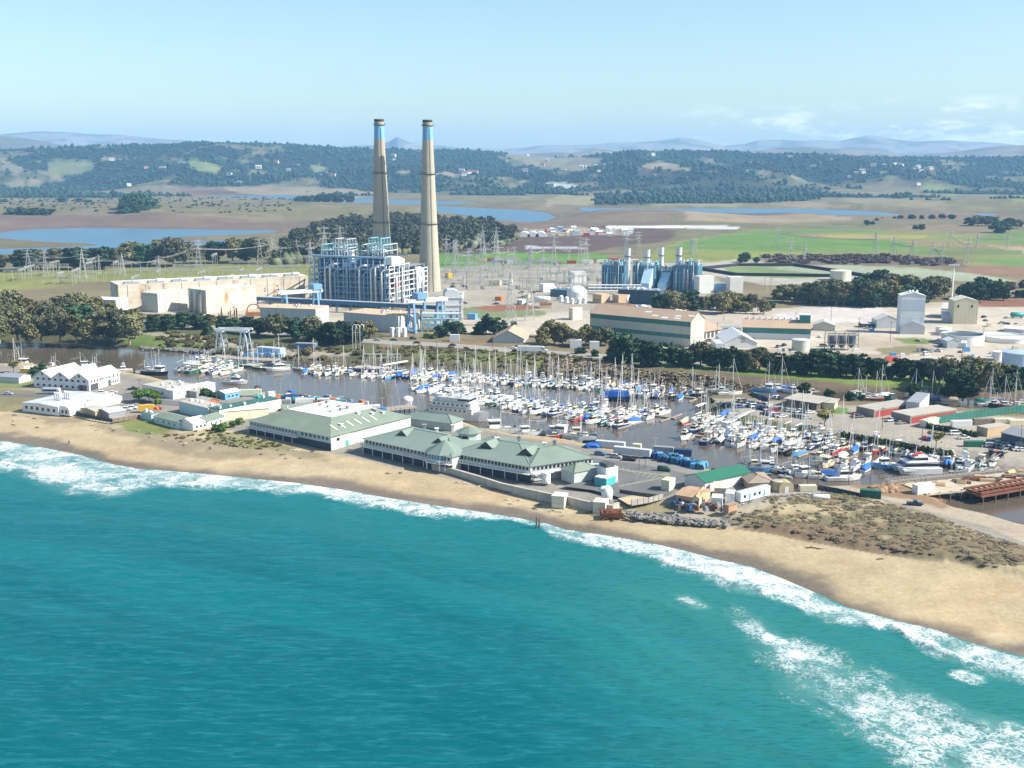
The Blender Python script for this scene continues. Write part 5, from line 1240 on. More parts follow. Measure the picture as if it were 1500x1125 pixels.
for x, y, w, h, m, lab in ((716, 418, 16, 4.5, CREAM, 'low cream hut among the switchyard posts'), (736, 417, 12, 4, WHITE, 'low white hut among the switchyard posts'), (684, 468, 12, 4.6, SKYB, 'light blue container by the dark roadside conifers'), (757, 446, 8, 3.6, WHITE, 'white box trailer at the far edge of the earth pit'), (763, 436, 10, 3.4, CREAM, 'cream site trailer behind the white box trailer'), (652, 407, 5, 4, YELP, 'yellow machine cabin near the smokestack foot'), (725, 440, 9, 3, ORNP, 'orange topped hut in the gravel yard'), (655, 437, 22, 5, WHITE, 'white flat shed at the foot of the right smokestack')):
    t, L, D, H = boxb('yard_hut', (x, y), (x + w, y + .6), 5, y - h*1.7, m, lab, 'hut', group='small yard huts'); door(t, 'f', (L, D), L*.3, 1.2, 2, GREYP)
# distant farm sheds and greenhouses on the fields
for i, x in enumerate((768, 781, 793)):
    p = G(x, 347); o = MB().profy([(9*math.cos(a), 7.5*math.sin(a)) for a in np.linspace(0, math.pi, 10)], 0, 26).build('hoop_greenhouse', WHITE, loc=p); queue(o, 'white round-topped greenhouse', 'on the dark field behind the grove', 'greenhouse', 'round-topped greenhouses')
r = random.Random(12)
for i in range(34):
    x, y = r.uniform(766, 925), r.uniform(336, 347); w = r.uniform(3, 10); m = r.choice((WHITE, LGREY, WHITE, CREAM, REDP, GREYP, SKYB)); a, rz, L = frame((x, y), (x + w, y))
    t, L, D, H = house('farm_shed', (x, y), (x + w, y), r.uniform(8, 14), r.uniform(3, 6), 2, r.choice(('gable_x', 'flat')), m, r.choice((m, WHITE, GREYP)), .2)
    queue(t, {WHITE.name: 'white', LGREY.name: 'light grey', CREAM.name: 'cream', REDP.name: 'red', GREYP.name: 'grey', SKYB.name: 'light blue'}[m.name] + ' farm shed', 'on the far packing yard', 'shed', 'sheds of the far packing yard')
for i in range(26):
    x = r.uniform(700, 935); y = 384 + r.uniform(-1, 3); m, nm = r.choice(((WHITE, 'white'), (REDP, 'red'), (GREYP, 'grey'), (TANB, 'tan'), (SKYB, 'blue'))); L = r.uniform(6, 16)
    o = MB().box(-L/2, L/2, 0, 3, .4, 3.6).box(-L*.4, L*.4, .3, 2.7, 0, .4).build('trailer', m, loc=G(x, y)); queue(o, f'{nm} box trailer', 'parked along the switchyard edge', 'trailer', 'trailers along the switchyard')
# ================================================================== pylons, wires, switchyard portals
LINES = []
for lst, place, grp in (
    ([('tall', 122, 408, 364), ('mid', 67, 405, 366), ('tall', 291, 393, 350), ('mid', 180, 404, 372), ('tall', 42, 399, 365), ('slim', 146, 402, 373), ('tall', 381, 388, 348), ('slim', 399, 387, 347), ('mid', 435, 384, 350), ('mid', 455, 383, 353), ('slim', 233, 395, 374)], 'on the grass behind the old concrete block', 'pylons on the left grass'),
    ([('tall', 476, 388, 330), ('tall', 499, 386, 330), ('mid', 455, 392, 352)], 'rising behind the boiler house', 'pylons behind the boiler house'),
    ([('tall', 707, 372, 330), ('tall', 727, 372, 331), ('mid', 654, 388, 346), ('mid', 668, 388, 349), ('tall', 686, 398, 362), ('tall', 709, 416, 352), ('tall', 728, 412, 350), ('slim', 665, 400, 351), ('mid', 753, 388, 360), ('slim', 744, 392, 362), ('mid', 778, 392, 360), ('tall', 811, 396, 344), ('slim', 795, 390, 360), ('tall', 849, 392, 345), ('mid', 858, 388, 346), ('slim', 833, 386, 362), ('mid', 775, 392, 362)], 'on the switchyard right of the smokestacks', 'pylons of the switchyard'),
    ([('tall', 748, 478, 398), ('tall', 776, 470, 410)], 'in the yard in front of the switchyard', 'near pylons in the yard'),
    ([('tall', 917, 372, 338), ('tall', 935, 372, 338), ('tall', 1017, 372, 346), ('slim', 1012, 372, 350), ('tall', 1139, 362, 332), ('tall', 1157, 383, 346), ('slim', 1178, 385, 356), ('tall', 1282, 374, 340), ('tall', 1308, 376, 345), ('tall', 1336, 382, 350), ('mid', 1379, 386, 356), ('mid', 1365, 383, 355), ('tall', 1416, 388, 346), ('mid', 1391, 362, 336), ('slim', 1431, 364, 340), ('mid', 1475, 366, 342)], 'across the green fields on the right', 'pylons on the right fields')):
    pts = []
    for k, x, y, yt in lst: p, H = pylon(k, x, y, yt, {'tall': 'three-armed lattice pylon', 'mid': 'two-armed lattice pylon', 'slim': 'slender lattice pylon'}[k], place, grp); pts.append((p, H))
    LINES.append(sorted(pts, key=lambda q: q[0].x))
def wires(p, q, zf, offs, label):
    b = MB()
    for o in offs:
        pts = []
        for i in range(9):
            u = i / 8; a = p[0].lerp(q[0], u); z = 3 + (p[1] * zf) * (1-u) + (q[1] * zf) * u - 9 * u * (1-u); pts.append((a.x + o * .35, a.y + o, z))
        b.tube(pts, .13, 4, caps=False)
    tag(b.build('power_line', STEEL), label, 'power line', 'power lines between pylons')
for n_, (line, words) in enumerate(zip(LINES, ('over the left grass', 'behind the boilers', 'over the gravel switchyard', 'over the near yard', 'over the right fields'))):
    for i in range(len(line) - 1):
        if n_ in (0, 2) or i % 2 == 0:
            wires(line[i], line[i+1], .68 + .1 * (i % 2), (-6, 6, 0), f'sagging bundle of power lines {words}, {ordw(i+1)} span from the left')
def portal(w, h, n):
    b = MB()
    for i in range(n + 1): b.bar((i*w, 0, 0), (i*w, 0, h), .34)
    lattice_beam(b, (0, 0, h-1.3), (n*w, 0, h-1.3), .9, 1.2, 3*n, .2)
    for i in range(3*n): b.bar((w*(i+.5)/3, 0, h-1.3), (w*(i+.5)/3, 0, h-3), .22)
    o = b.build('portal', STEEL); me = o.data; bpy.data.objects.remove(o); return me
PORT = [portal(9, 11, 2), portal(8, 14, 3), portal(10, 8, 3)]
for reg, place, n in (((4, 440, 396, 424, 0), 'on the grass switchyard at left', 46), ((650, 880, 390, 428, 1), 'on the gravel switchyard in the middle', 64)):
    for i in range(n):
        x = reg[0] + (reg[1] - reg[0]) * (i + rng.random()) / n; y = rng.uniform(reg[2], reg[3]) - (0 if reg[4] else (x / 440) * 8)
        if not reg[4] and x < 60 and y > 415: y -= 12
        k = rng.randrange(3); t = inst('switchyard_portal', PORT[k], None, G(x, y), rng.choice((.1, .12, 1.6)) + rng.uniform(-.06, .06)); queue(t, ('two-bay steel portal', 'tall three-bay steel portal', 'low three-bay steel portal')[k], place, 'switchyard portal', 'switchyard portals')
for x, y, yt, lab in ((681, 434, 402, 'in the gravel yard, leftmost'), (836, 436, 398, 'beside the domed tank'), (750, 430, 401, 'in the gravel yard, middle')):
    post('light_mast', x, y, yt, .28, WHITE, 'slim white light mast', lab, 'light mast', 'white light masts')
# ================================================================== industrial park
HANGW = mat('hangar cladding', (0.45, 0.44, 0.37), .7, .07, .08, kind='rib', stripe=3.2)
TANR = mat('tan sheet roof', (0.43, 0.31, 0.215), .75, .07, .08, kind='seam', stripe=2.5)
GRB = mat('green translucent panels', (0.045, 0.185, 0.165), .5, .2, .3, kind='rib', stripe=2.0)
BARNW = mat('barn white sheet', (0.62, 0.63, 0.62), .65, .06, .1, kind='rib', stripe=1.2)
BEIGE = mat('beige cladding', (0.58, 0.53, 0.38), .7, .06, .08, kind='rib', stripe=2.6)
def strip(t, f, L, D, z0, z1, m, name='window_band', x0=0.0, x1=None):
    b = MB(); x1 = (L if f == 'f' else D) if x1 is None else x1
    if f == 'f': b.box(x0 + .1, x1 - .1, -.06, .03, z0, z1)
    else: b.box(L - .03, L + .06, x0 + .1, x1 - .1, z0, z1)
    b.build(name, m, t)
Hh = HT(1011, 509, 471.5); t, L, D, H = house('hangar', (864, 494), (1011, 509), 19, Hh, 5.2, 'gable_x', HANGW, TANR, .5, 'long tan roofed hangar with two green window bands', 'hangar')
strip(t, 'f', L, D, H*.80, H*.985, GRB); strip(t, 'f', L, D, H*.33, H*.49, GRB)
door(t, 'r', (L, D), 5, 3.4, 4.5, GREYP); door(t, 'r', (L, D), 12, 4.2, 5, LGREY); door(t, 'f', (L, D), L*.82, 1.4, 2.2, DARKST)
for x, y in ((L*.55, 5), (L*.64, 2), (L*.85, 3.4), (L*.74, 1), (L*.97, 4.5), (L*.86, 1.2)):
    s = 5.2 / (D/2); b = MB(); b.add([(x-2.2, y, H+y*s+.26), (x+2.2, y, H+y*s+.26), (x+2.2, y+1.2, H+(y+1.2)*s+.26), (x-2.2, y+1.2, H+(y+1.2)*s+.26)], [(0,1,2,3)]); b.build('skylight', WHITE, roof_of(t))
house('barn', (722, 502), (767, 503), 26, 3.0, 5.0, 'gable_y', LGREY, TANR, .8, 'tan roofed barn with a grey gable beside the highway', 'barn'); boxb('roadside_hut', (659, 500.5), (673, 500.5), 4, 491.5, LGREY, 'white roadside hut right of the green shrubs'); boxb('roadside_shed', (835, 510), (852, 510), 5, 499, LGREY, 'white roadside shed, left of two', rm=WHITE); boxb('roadside_shed', (864, 511), (878, 511), 5, 502, LGREY, 'grey roadside shed, right of two')
t, L, D, H = boxb('workshop', (1026, 497), (1055, 492), 30, 486, HANGW, 'tan roofed workshop with an open side right of the hangar', rm=TANR, roof='gable_x', rise=5, over=1.2)
for x in (L*.2, L*.4, L*.6, L*.8): door(t, 'f', (L, D), x, 2.6, 3.6, DARKST, 'bay_shade_panel')  # dark panels stand in for the shade inside the open bays
boxb('store', (1048, 489), (1086, 489), 10, 481, LGREY, 'low pale store with a dark flat roof between the workshops', rm=GREYP, wins=[('f', 1, .2, 3, 4)])
boxb('lean_to', (1041, 491), (1058, 490), 8, 487, CREAM, 'small cream lean-to in front of the workshop')
t, L, D, H = boxb('warehouse', (1087, 496), (1187, 499), 17, 479, LGREY, 'tan roofed warehouse with a green upper wall', rm=TANR, roof='gable_x', rise=4.4, over=.4)
strip(t, 'f', L, D, H*.52, H*.97, GRB, 'upper_wall'); strip(t, 'r', L, D, H*.5, H*.97, GRB, 'upper_wall'); door(t, 'r', (L, D), 5, 3, 4, WHITE)
b = MB(); b.m(GRB); b.box(L-7, L-.3, 5, 12, H, H+8); b.m(WHITE); b.box(L-7.1, L-.2, 4.9, 12.1, H+8, H+8.6); b.build('roof_tower', None, t)
for i in range(9): b = MB(); b.lathe(L*(.08+.09*i), D/2, [(.45, H+3.6), (.45, H+5.2), (.8, H+5.3), (.8, H+5.9)], 8); b.build('roof_vent', LGREY, roof_of(t))
Hb = HT(1062, 510, 502); t, L, D, H = house('barn', (1062, 510), (1109, 510), depth_to((1062, 510), (1109, 510), (1131, 498)), Hb, 5.0, 'gable_y', BARNW, WHITE, .5, 'white gabled barn with two louvres in its front gable', 'barn')
for z in (H + .2, H + 2): b = MB(); b.box(L*.48, L*.48+2.6, -.08, .05, z, z+1); b.build('louvre', GREYP, t)
b = MB(); b.profx([(-2, 0), (-2, 3.2), (D*.5, 3.2), (D*.5, 0)], -6, -.2); b.build('lean_to', LGREY, t)
def vtank(name, x, y, wpx, yt, m, label, roof='cone', rm=None, cat='tank'):
    p = G(x, y); H = HT(x, y, yt); r_ = wpx / 2 * p.y * CP / F; t = empty(name, p + Vector((0, r_, 0)), 0, label, cat)
    MB().lathe(0, 0, [(r_, -.3), (r_, H)], 36, False).build('shell', m, t, True)
    b = MB()
    if roof == 'cone': b.lathe(0, 0, [(r_+.1, H), (r_*.5, H+r_*.05), (.05, H+r_*.09)], 36, False)
    elif roof == 'open': b.m(rm or m); b.lathe(0, 0, [(r_*.96, H-.8), (.05, H-1.1)], 36, False); b.m(m); b.lathe(0, 0, [(r_, H), (r_*.96, H+.02), (r_*.96, H-1)], 36, False); b.m(GREYP); b.box(-r_, r_, -.6, .6, H, H+.5)
    b.build('tank_roof' if roof == 'cone' else 'basin', rm or m, t)
    b = MB(); b.lathe(0, 0, [(r_+.06, H-.3), (r_+.22, H-.1), (r_+.06, H+.05)], 36, False); b.build('rim', LGREY, t); return t
vtank('storage_tank', 1235, 412, 31, 397.5, mat('cream tank', (.62,.60,.47), .6, .05, .1), 'cream round storage tank above the mid grove')
vtank('storage_tank', 1176, 515, 27, 499, mat('pale green tank', (.50,.52,.46), .6, .08, .1), 'pale round tank in front of the tan roofed warehouse')
boxb('farm_house', (1191, 484), (1223, 485), 13, 476, mat('grey beige siding', (.48,.45,.38), .75, .06, .2), 'beige gabled shed right of the warehouse', rm=mat('beige roof', (.58,.54,.44), .7, .06, .2), roof='gable_y', rise=2.6)
t = empty('bin_frame', G(1213, 514), .02, 'row of three dark hopper bins in a pale steel frame', 'hopper bins'); DW = mat('slate blue steel', (.075,.105,.145), .6, .2, .3)
for i in range(3):
    b = MB(); x = 3.3 + 6 * i; b.lathe(x, 4, [(.6, 1.2), (2.7, 4), (2.7, 9)], 14); b.build('bin', DW, t, False)
b = MB()
for x in (0, 6.2, 12.2, 18.4):
    for y in (0, 8): b.bar((x, y, 0), (x, y, 11), .4)
for z in (4, 9.4, 11): b.bar((0, 0, z), (18.4, 0, z), .35); b.bar((0, 8, z), (18.4, 8, z), .35)
b.bar((18.4, 0, 9.4), (18.4, 8, 9.4), .35); b.build('frame', mat('worn frame steel', (.33,.30,.25), .7, .2, .4), t)
SILOW = mat('silo sheet', (.60,.63,.65), .6, .08, .09, kind='plank', stripe=5.0, dirt=.35, dcol=(.36,.35,.33))
Hs = HT(1317, 488.5, 433); t, L, D, H = house('silo_tower', (1317, 488.5), (1352.5, 489), 10, Hs, 2.2, 'gable_y', SILOW, WHITE, .3, 'tall white processing tower with a pale band near its top', 'tower')
strip(t, 'f', L, D, H*.895, H*.93, WHITE, 'pale_band'); strip(t, 'f', L, D, H*.62, H*.885, mat('blue grey sheet', (.46,.52,.58), .6, .06, .1), 'upper_panel')
b = MB(); [b.lathe(L*f_, 4, [(.9, H+1), (.9, H+3), (.3, H+3.5)], 10) for f_ in (.38, .5, .68)]; b.build('roof_vent', WHITE, roof_of(t))
b = MB(); b.profy([(0, 0), (L, 0), (L, 5.6), (L*.5, 9), (0, 5.6)], -3, -.02); b.build('porch', mat('porch grey', (.42,.44,.46), .7, .1, .2), t)
boxb('shed', (1284, 481), (1317, 481), 12, 469, LGREY, 'grey gabled shed with a dark door left of the white tower', rm=mat('pale sheet roof', (.62,.60,.55), .7, .05, .2), roof='gable_y', rise=3.2)
t, L, D, H = boxb('carport', (1262, 480), (1284, 480), 8, 474.5, DARKST, 'carport beside the grey gabled shed, its open shade shown by dark walls', rm=LGREY)  # solid dark walls stand in for the shade under the open roof
t, L, D, H = boxb('mill_building', (1396, 474.5), (1431, 475), 16, 441, BEIGE, 'large beige mill building with a shallow gable', rm=mat('cream roof', (.66,.62,.48), .7, .05, .1), roof='gable_y', rise=2.6)
windows(t, 'f', (L, D), 2, H*.72, 1.3, 2, xs=[L*.17, L*.74], m=DARKST, fm=BEIGE)
boxb('mill_annex', (1378, 466), (1396, 467), 22, 452, BEIGE, 'lower beige annex behind the mill building', rm=mat('annex roof', (.55,.53,.45), .7, .05, .2), roof='gable_x', rise=3)
boxb('mill_annex', (1381, 472), (1396, 472.5), 10, 462, LGREY, 'small grey annex against the mill building', roof='shed', rise=2)
t = empty('floodlight_mast', G(1393.5, 446), 0, 'tall pale floodlight mast beside the beige mill', 'mast'); Hm = HT(1393.5, 446, 390)
MB().tube([(0, 0, 0), (0, 0, Hm)], .75, 10, .5).build('pole', WHITE, t); b = MB(); b.box(-4.2, 4.2, -1, 1, Hm, Hm+.5); [b.box(x-.5, x+.5, -1.2, 1.2, Hm+.5, Hm+1.6) for x in (-3.6, -1.8, 0, 1.8, 3.6)]; b.build('lamp_rack', LGREY, t)
boxb('pump_house', (1370, 488), (1384, 490), 7, 479, LGREY, 'low grey pump house right of the white tower', rm=CREAM)
boxb('pump_house', (1376, 491.5), (1388, 492), 6, 483, LGREY, 'small grey block joined to the low pump house', rm=WHITE)
boxb('office_hut', (1387, 510), (1405, 510), 9, 500, LGREY, 'white hut with a gable beside the round basins', rm=WHITE, roof='gable_y', rise=1.6)
boxb('office_hut', (1407, 510), (1415, 510.5), 7, 503, LGREY, 'tiny grey hut right of the white gabled hut', roof='shed', rise=.8)
boxb('long_shed', (1352, 531), (1395, 534), 10, 525, LGREY, 'long low white shed behind the cypress row', rm=mat('tan gravel roof', (.46,.40,.31), .8, .08, .3))
t, L, D, H = boxb('red_shed', (1236, 535), (1302, 535), 8, 529, mat('red brick', (.34,.09,.06), .8, .15, .6), 'long red brick shed behind the cypress row', rm=mat('grey pebble roof', (.42,.38,.33), .8, .15, .6), wins=[('f', 9, .8, 1, 1)])
boxb('red_shed', (1300, 536), (1316, 536), 7, 529, CREAM, 'small cream hut with a red roof behind the cypress row', rm=REDP, roof='gable_x', rise=2)
WTANK = mat('white basin', (.74,.72,.66), .7, .06, .1); BASW = mat('dark basin water', (.02,.03,.045), .2, .1, .2)
vtank('round_basin', 1421, 507, 62, 493, WTANK, 'large round white basin open with dark water', 'open', BASW, 'basin')
vtank('round_basin', 1492, 504, 78, 497, WTANK, 'wide low round basin at the right edge, white inside', 'open', WHITE, 'basin')
vtank('storage_tank', 1464, 529, 17, 516, WHITE, 'small white round tank left of the pale blue tank')
vtank('storage_tank', 1500, 540, 46, 519, mat('pale blue tank', (.36,.47,.62), .6, .06, .1), 'wide pale blue tank at the right edge')
boxb('basin_shed', (1434, 530), (1455, 531), 8, 525, GREYP, 'low grey shed left of the small white tank', rm=mat('taupe roof', (.40,.35,.29), .8, .08, .2))
boxb('hoop_shed', (1470, 486), (1500, 488), 10, 481, LGREY, 'long white roofed shed at the right edge', rm=WHITE, roof='gable_x', rise=1.5)
htank(1490, 466, 9, 1.8, TEALP, 'teal horizontal tank at the right edge of the yard')
r = random.Random(77)
for i in range(40):
    x, y = r.uniform(1030, 1495), r.uniform(474, 527)
    if abs(x - 1112) < 76 and y < 512 or 1300 < x < 1440 and y < 512: continue
    m, nm = r.choice(((WHITE, 'white'), (GREYP, 'grey'), (RUST, 'rusty'), (SKYB, 'blue'), (CREAM, 'cream'), (WOOD, 'timber'))); w, h = r.uniform(1.5, 5), r.uniform(1, 2.6)
    o = MB().box(-w/2, w/2, -1, 1, 0, h).box(-w*.4, w*.4, -.7, .7, h, h+.35).build('crate_stack', m, loc=G(x, y)); queue(o, f'{nm} stack of crates', 'in the industrial yard', 'crates', 'crate stacks in the industrial yard')
for i in range(26): car(r.choice(('sedan', 'suv', 'pickup', 'van')), r.choice((0, 0, 1, 2, 5, 6)), G(*r.choice(((r.uniform(1196, 1300), r.uniform(494, 516)), (r.uniform(1340, 1495), r.uniform(512, 524)), (r.uniform(680, 800), r.uniform(425, 448)), (r.uniform(700, 900), r.uniform(386, 389)), (r.uniform(1440, 1495), r.uniform(462, 478))))), r.uniform(0, 3), 'about the works yards', 'cars about the works yards')
for i in range(12):
    x, y = ((1038, 500), (1046, 500), (1140, 509), (1148, 507), (1206, 514), (1375, 499), (1377, 503), (1379, 507), (1270, 482), (1276, 482), (1345, 500), (1360, 516))[i]
    car(r.choice(('sedan', 'suv', 'pickup')), r.choice((0, 1, 2, 5, 6)), G(x, y), r.uniform(0, 3), 'in the industrial yard', 'cars in the industrial yard')
for x, y, yt in ((1165, 484, 457), (1217, 475, 449), (1050, 505, 472), (1258, 490, 465), (1440, 500, 476), (1304, 500, 470), (1060, 470, 440), (1103, 468, 448), (1120, 426, 406), (1128, 446, 406)):
    post('utility_pole', x, y, yt, .16, POLEW, 'thin wooden utility pole', 'in the industrial park', 'utility pole', 'utility poles of the industrial park', arm=1.3)
for lst in ([(1030,393),(1080,388),(1165,388),(1215,395),(1270,404)], [(1030,394),(1078,402),(1160,403),(1220,404)]):
    P = GP(lst, 4.2); b = MB()
    for u, v in zip(P, P[1:]): b.bar(u, v, 4, 3.4)
    o = b.build('berm', mat('dark earth berm', (.03,.03,.035), .9, .3, .2)); o['kind'] = 'structure'
# ================================================================== trees one can tell apart
KINDW = {'euc1': 'grey-green eucalyptus', 'euc2': 'rounded eucalyptus', 'euc3': 'olive-green eucalyptus', 'cyp1': 'dark spreading cypress', 'cyp2': 'dark pointed cypress', 'cyp3': 'dark rounded cypress', 'olive1': 'olive-green round tree', 'pine': 'flat-topped pine', 'gpine': 'bright spreading pine', 'shrub': 'bright green shrub', 'bush': 'brown dry bush', 'dark': 'dark green shrub', 'willow': 'bare brown willow'}
def row(lst, place, group, cat='tree', name='tree', wid=1.0):
    for k, x, y, yt in lst: tree(k, G(x, y), HT(x, y, yt), KINDW[k], place, group, name, wid, cat)
g = random.Random(21)
L_ = [('euc1', 12, 478, 424), ('euc3', 42, 482, 436), ('euc1', 26, 497, 448), ('euc2', -10, 492, 432), ('euc1', 68, 480, 440), ('euc2', 92, 472, 433), ('euc1', 116, 468, 428), ('euc3', 140, 470, 434), ('euc2', 60, 499, 462), ('euc1', 88, 500, 458), ('euc3', 112, 502, 462), ('olive1', 132, 502, 468), ('euc1', 152, 498, 450), ('cyp1', 108, 486, 448), ('euc2', 170, 500, 452), ('euc1', 190, 504, 460), ('euc3', 200, 494, 452), ('euc1', 0, 502, 462), ('olive1', 44, 503, 474), ('euc2', -30, 500, 440), ('euc3', 160, 478, 442), ('cyp1', 128, 480, 446), ('euc2', 76, 488, 446), ('euc1', -55, 495, 436)]
row(L_, 'in the shoreline grove at left', 'trees of the shoreline grove', wid=1.2)
row([('cyp1', 224, 486, 460), ('cyp3', 246, 484, 460), ('cyp1', 266, 482, 456), ('olive1', 276, 478, 458), ('cyp3', 292, 482, 458), ('olive1', 308, 480, 460), ('cyp1', 326, 484, 462), ('cyp3', 342, 485, 465), ('cyp1', 362, 489, 463), ('euc2', 404, 494, 459), ('cyp1', 380, 491, 466), ('cyp1', 428, 493, 464), ('euc1', 457, 500, 463), ('cyp3', 446, 500, 470), ('cyp1', 492, 506, 470), ('cyp3', 478, 504, 474), ('cyp1', 508, 504, 472), ('olive1', 526, 498, 470), ('olive1', 540, 496, 470), ('cyp3', 520, 502, 478), ('cyp2', 305, 491, 470)], 'along the road below the power station', 'roadside trees below the power station', wid=1.15)
row([('cyp2', 655, 491, 467), ('cyp1', 668, 492, 470), ('cyp2', 712, 489, 459), ('cyp2', 701, 490, 470), ('cyp1', 724, 490, 464), ('cyp2', 738, 490, 468), ('cyp3', 752, 478, 470), ('cyp3', 645, 494, 476), ('shrub', 624, 495, 488), ('shrub', 634, 496, 489), ('cyp2', 678, 489, 474)], 'beside the road right of the gantry crane', 'dark conifers right of the crane', wid=1.1)
row([('olive1', 795, 508, 478), ('olive1', 812, 504, 472), ('olive1', 824, 506, 474), ('olive1', 858, 506, 476), ('pine', 846, 508, 484), ('euc2', 888, 506, 478), ('olive1', 874, 507, 482), ('olive1', 806, 494, 468), ('dark', 852, 518, 508), ('dark', 846, 518, 510), ('dark', 872, 522, 512)], 'around the barn before the hangar', 'trees before the hangar')
cy = [('cyp1', 908, 532, 486), ('cyp2', 898, 530, 498), ('cyp1', 926, 536, 496), ('cyp2', 944, 536, 498), ('cyp1', 962, 537, 500), ('cyp1', 985, 536, 504), ('cyp2', 1000, 536, 506), ('euc2', 1026, 536, 500), ('cyp1', 1008, 538, 512), ('cyp1', 1044, 540, 508), ('cyp1', 1060, 541, 510), ('cyp2', 1074, 542, 506), ('cyp1', 1086, 542, 512), ('euc1', 1094, 543, 512), ('euc2', 1112, 543, 508), ('olive1', 1104, 545, 522), ('cyp1', 1130, 545, 516), ('cyp2', 1146, 546, 516), ('cyp1', 1158, 547, 520), ('cyp1', 1172, 548, 516), ('cyp2', 1188, 549, 514), ('cyp1', 1200, 550, 511), ('cyp1', 1214, 551, 516), ('cyp2', 1226, 551, 513), ('cyp1', 1240, 552, 518), ('cyp1', 1256, 553, 518), ('cyp2', 1270, 553, 522), ('cyp1', 1284, 554, 524), ('cyp1', 1318, 556, 524), ('cyp2', 1334, 557, 527), ('cyp1', 1348, 556, 526), ('cyp3', 1302, 553, 536), ('cyp1', 1364, 558, 526), ('euc2', 1376, 562, 528), ('euc1', 1388, 566, 524), ('euc1', 1406, 572, 530), ('euc2', 1420, 570, 522), ('euc3', 1432, 572, 524), ('euc1', 1444, 572, 528), ('cyp1', 1410, 586, 545), ('cyp1', 1455, 566, 532), ('olive1', 1462, 560, 532), ('olive1', 1478, 562, 534), ('cyp1', 1492, 566, 536), ('cyp3', 1504, 568, 538), ('cyp1', 1520, 570, 536), ('cyp1', 1400, 578, 540), ('cyp3', 1480, 572, 548)]
row(cy, 'in the dark row behind the marina', 'cypress row behind the marina', wid=1.15)
mid = []
for i in range(17): x = 966 + i * 8.3 + g.uniform(-3, 3); mid.append((g.choice(('euc1', 'euc2', 'euc3', 'cyp1', 'olive1')), x, g.uniform(452, 460), g.uniform(424, 436) if x < 1020 or x > 1060 else g.uniform(428, 438)))
for i in range(7): x = 1074 + i*9; mid.append((g.choice(('olive1', 'pine', 'cyp3')), x, g.uniform(454, 462), g.uniform(436, 446)))
row(mid, 'in the grove before the gas plant', 'grove before the gas plant', wid=1.1)
mid = []
for i in range(30): x = 1136 + i * 5.6 + g.uniform(-3, 3); mid.append((g.choice(('euc1', 'euc2', 'euc3', 'euc1', 'cyp1')), x, 436 + (x-1136)*.07 + g.uniform(0, 6), 418 - (x-1136)*.075 + g.uniform(-3, 6)))
for i in range(14): x = 1215 + i*10; mid.append((g.choice(('euc1', 'cyp1', 'euc3', 'cyp3')), x, 444 + g.uniform(0, 7), 408 + g.uniform(0, 10)))
for i in range(12): x = 1300 + i*7.6; mid.append((g.choice(('euc1', 'euc2', 'cyp1', 'euc3')), x, 430 + g.uniform(-3, 14), g.uniform(400, 412)))
mid += [('cyp3', 1287, 428, 394), ('cyp3', 1384, 425, 406)]
row(mid, 'in the long grove behind the white yard', 'long grove behind the white yard', wid=1.1)
row([('cyp3', 1412, 438, 416), ('cyp1', 1424, 440, 412), ('cyp3', 1438, 436, 405), ('cyp1', 1450, 438, 410), ('cyp2', 1462, 436, 408), ('cyp3', 1432, 442, 414), ('cyp1', 1470, 440, 416), ('dark', 1490, 436, 425), ('dark', 1500, 436, 424), ('willow', 1480, 424, 412), ('willow', 1500, 422, 410)], 'in the dark clump behind the beige mill', 'trees behind the beige mill', wid=1.1)
row([('cyp3', 1091, 384, 369), ('cyp3', 1108, 385, 376), ('cyp3', 1085, 385, 376)], 'alone on the green field', 'lone trees on the green field')
lg = []
for i in range(20): x = -20 + i * 21 + g.uniform(-5, 5); lg.append((g.choice(('euc1', 'euc2', 'euc3', 'cyp1')), x, 399 - i * .75 + g.uniform(-2, 2), (366 if x < 150 else 356 if x < 330 else 344) + g.uniform(-5, 8) - (4 if 180 < x < 260 else 0)))
row(lg, 'in the tree line before the lake', 'tree line before the lake', wid=1.3)
row([('cyp3', 198, 316, 283), ('cyp3', 210, 315, 285), ('cyp3', 188, 318, 292), ('cyp1', 222, 312, 290), ('cyp3', 180, 319, 306)], 'in the lone clump on the tan hills', 'clump on the tan hills', wid=1.3)
row([('dark', 24, 318, 304), ('dark', 40, 320, 303), ('dark', 58, 320, 306), ('dark', 70, 316, 305), ('dark', 5, 296, 291), ('dark', 90, 296, 289), ('dark', 115, 296, 290), ('dark', 130, 297, 292), ('dark', 250, 300, 296), ('dark', 275, 301, 297), ('dark', 312, 303, 298), ('dark', 150, 318, 312), ('dark', 325, 309, 304)], 'scattered on the tan hills at left', 'shrubs on the tan hills', 'shrub', 'shrub', 1.8)
row([(g.choice(('cyp3', 'cyp1')), 440 + i * 8.5 + g.uniform(-2, 2), 297, 283 + abs(i - 5) * .8) for i in range(10)], 'in the small wood by the upper slough', 'small wood by the slough', wid=1.3)
row([(g.choice(('cyp3', 'cyp1', 'euc2')), x, y, yt) for x, y, yt in ((1270, 330, 322), (1278, 329, 324), (1341, 337, 329), (1350, 337, 328), (1319, 322, 315), (1335, 322, 314), (1350, 322, 315), (1365, 322, 314), (1380, 321, 313), (1394, 321, 314), (1420, 330, 318), (1432, 331, 315), (1444, 331, 316), (1456, 330, 317), (1465, 341, 323), (1478, 333, 319), (1490, 334, 321), (1284, 324, 319), (1292, 322, 318), (1310, 322, 317))], 'among the far fields at right', 'trees among the far fields', wid=1.5)
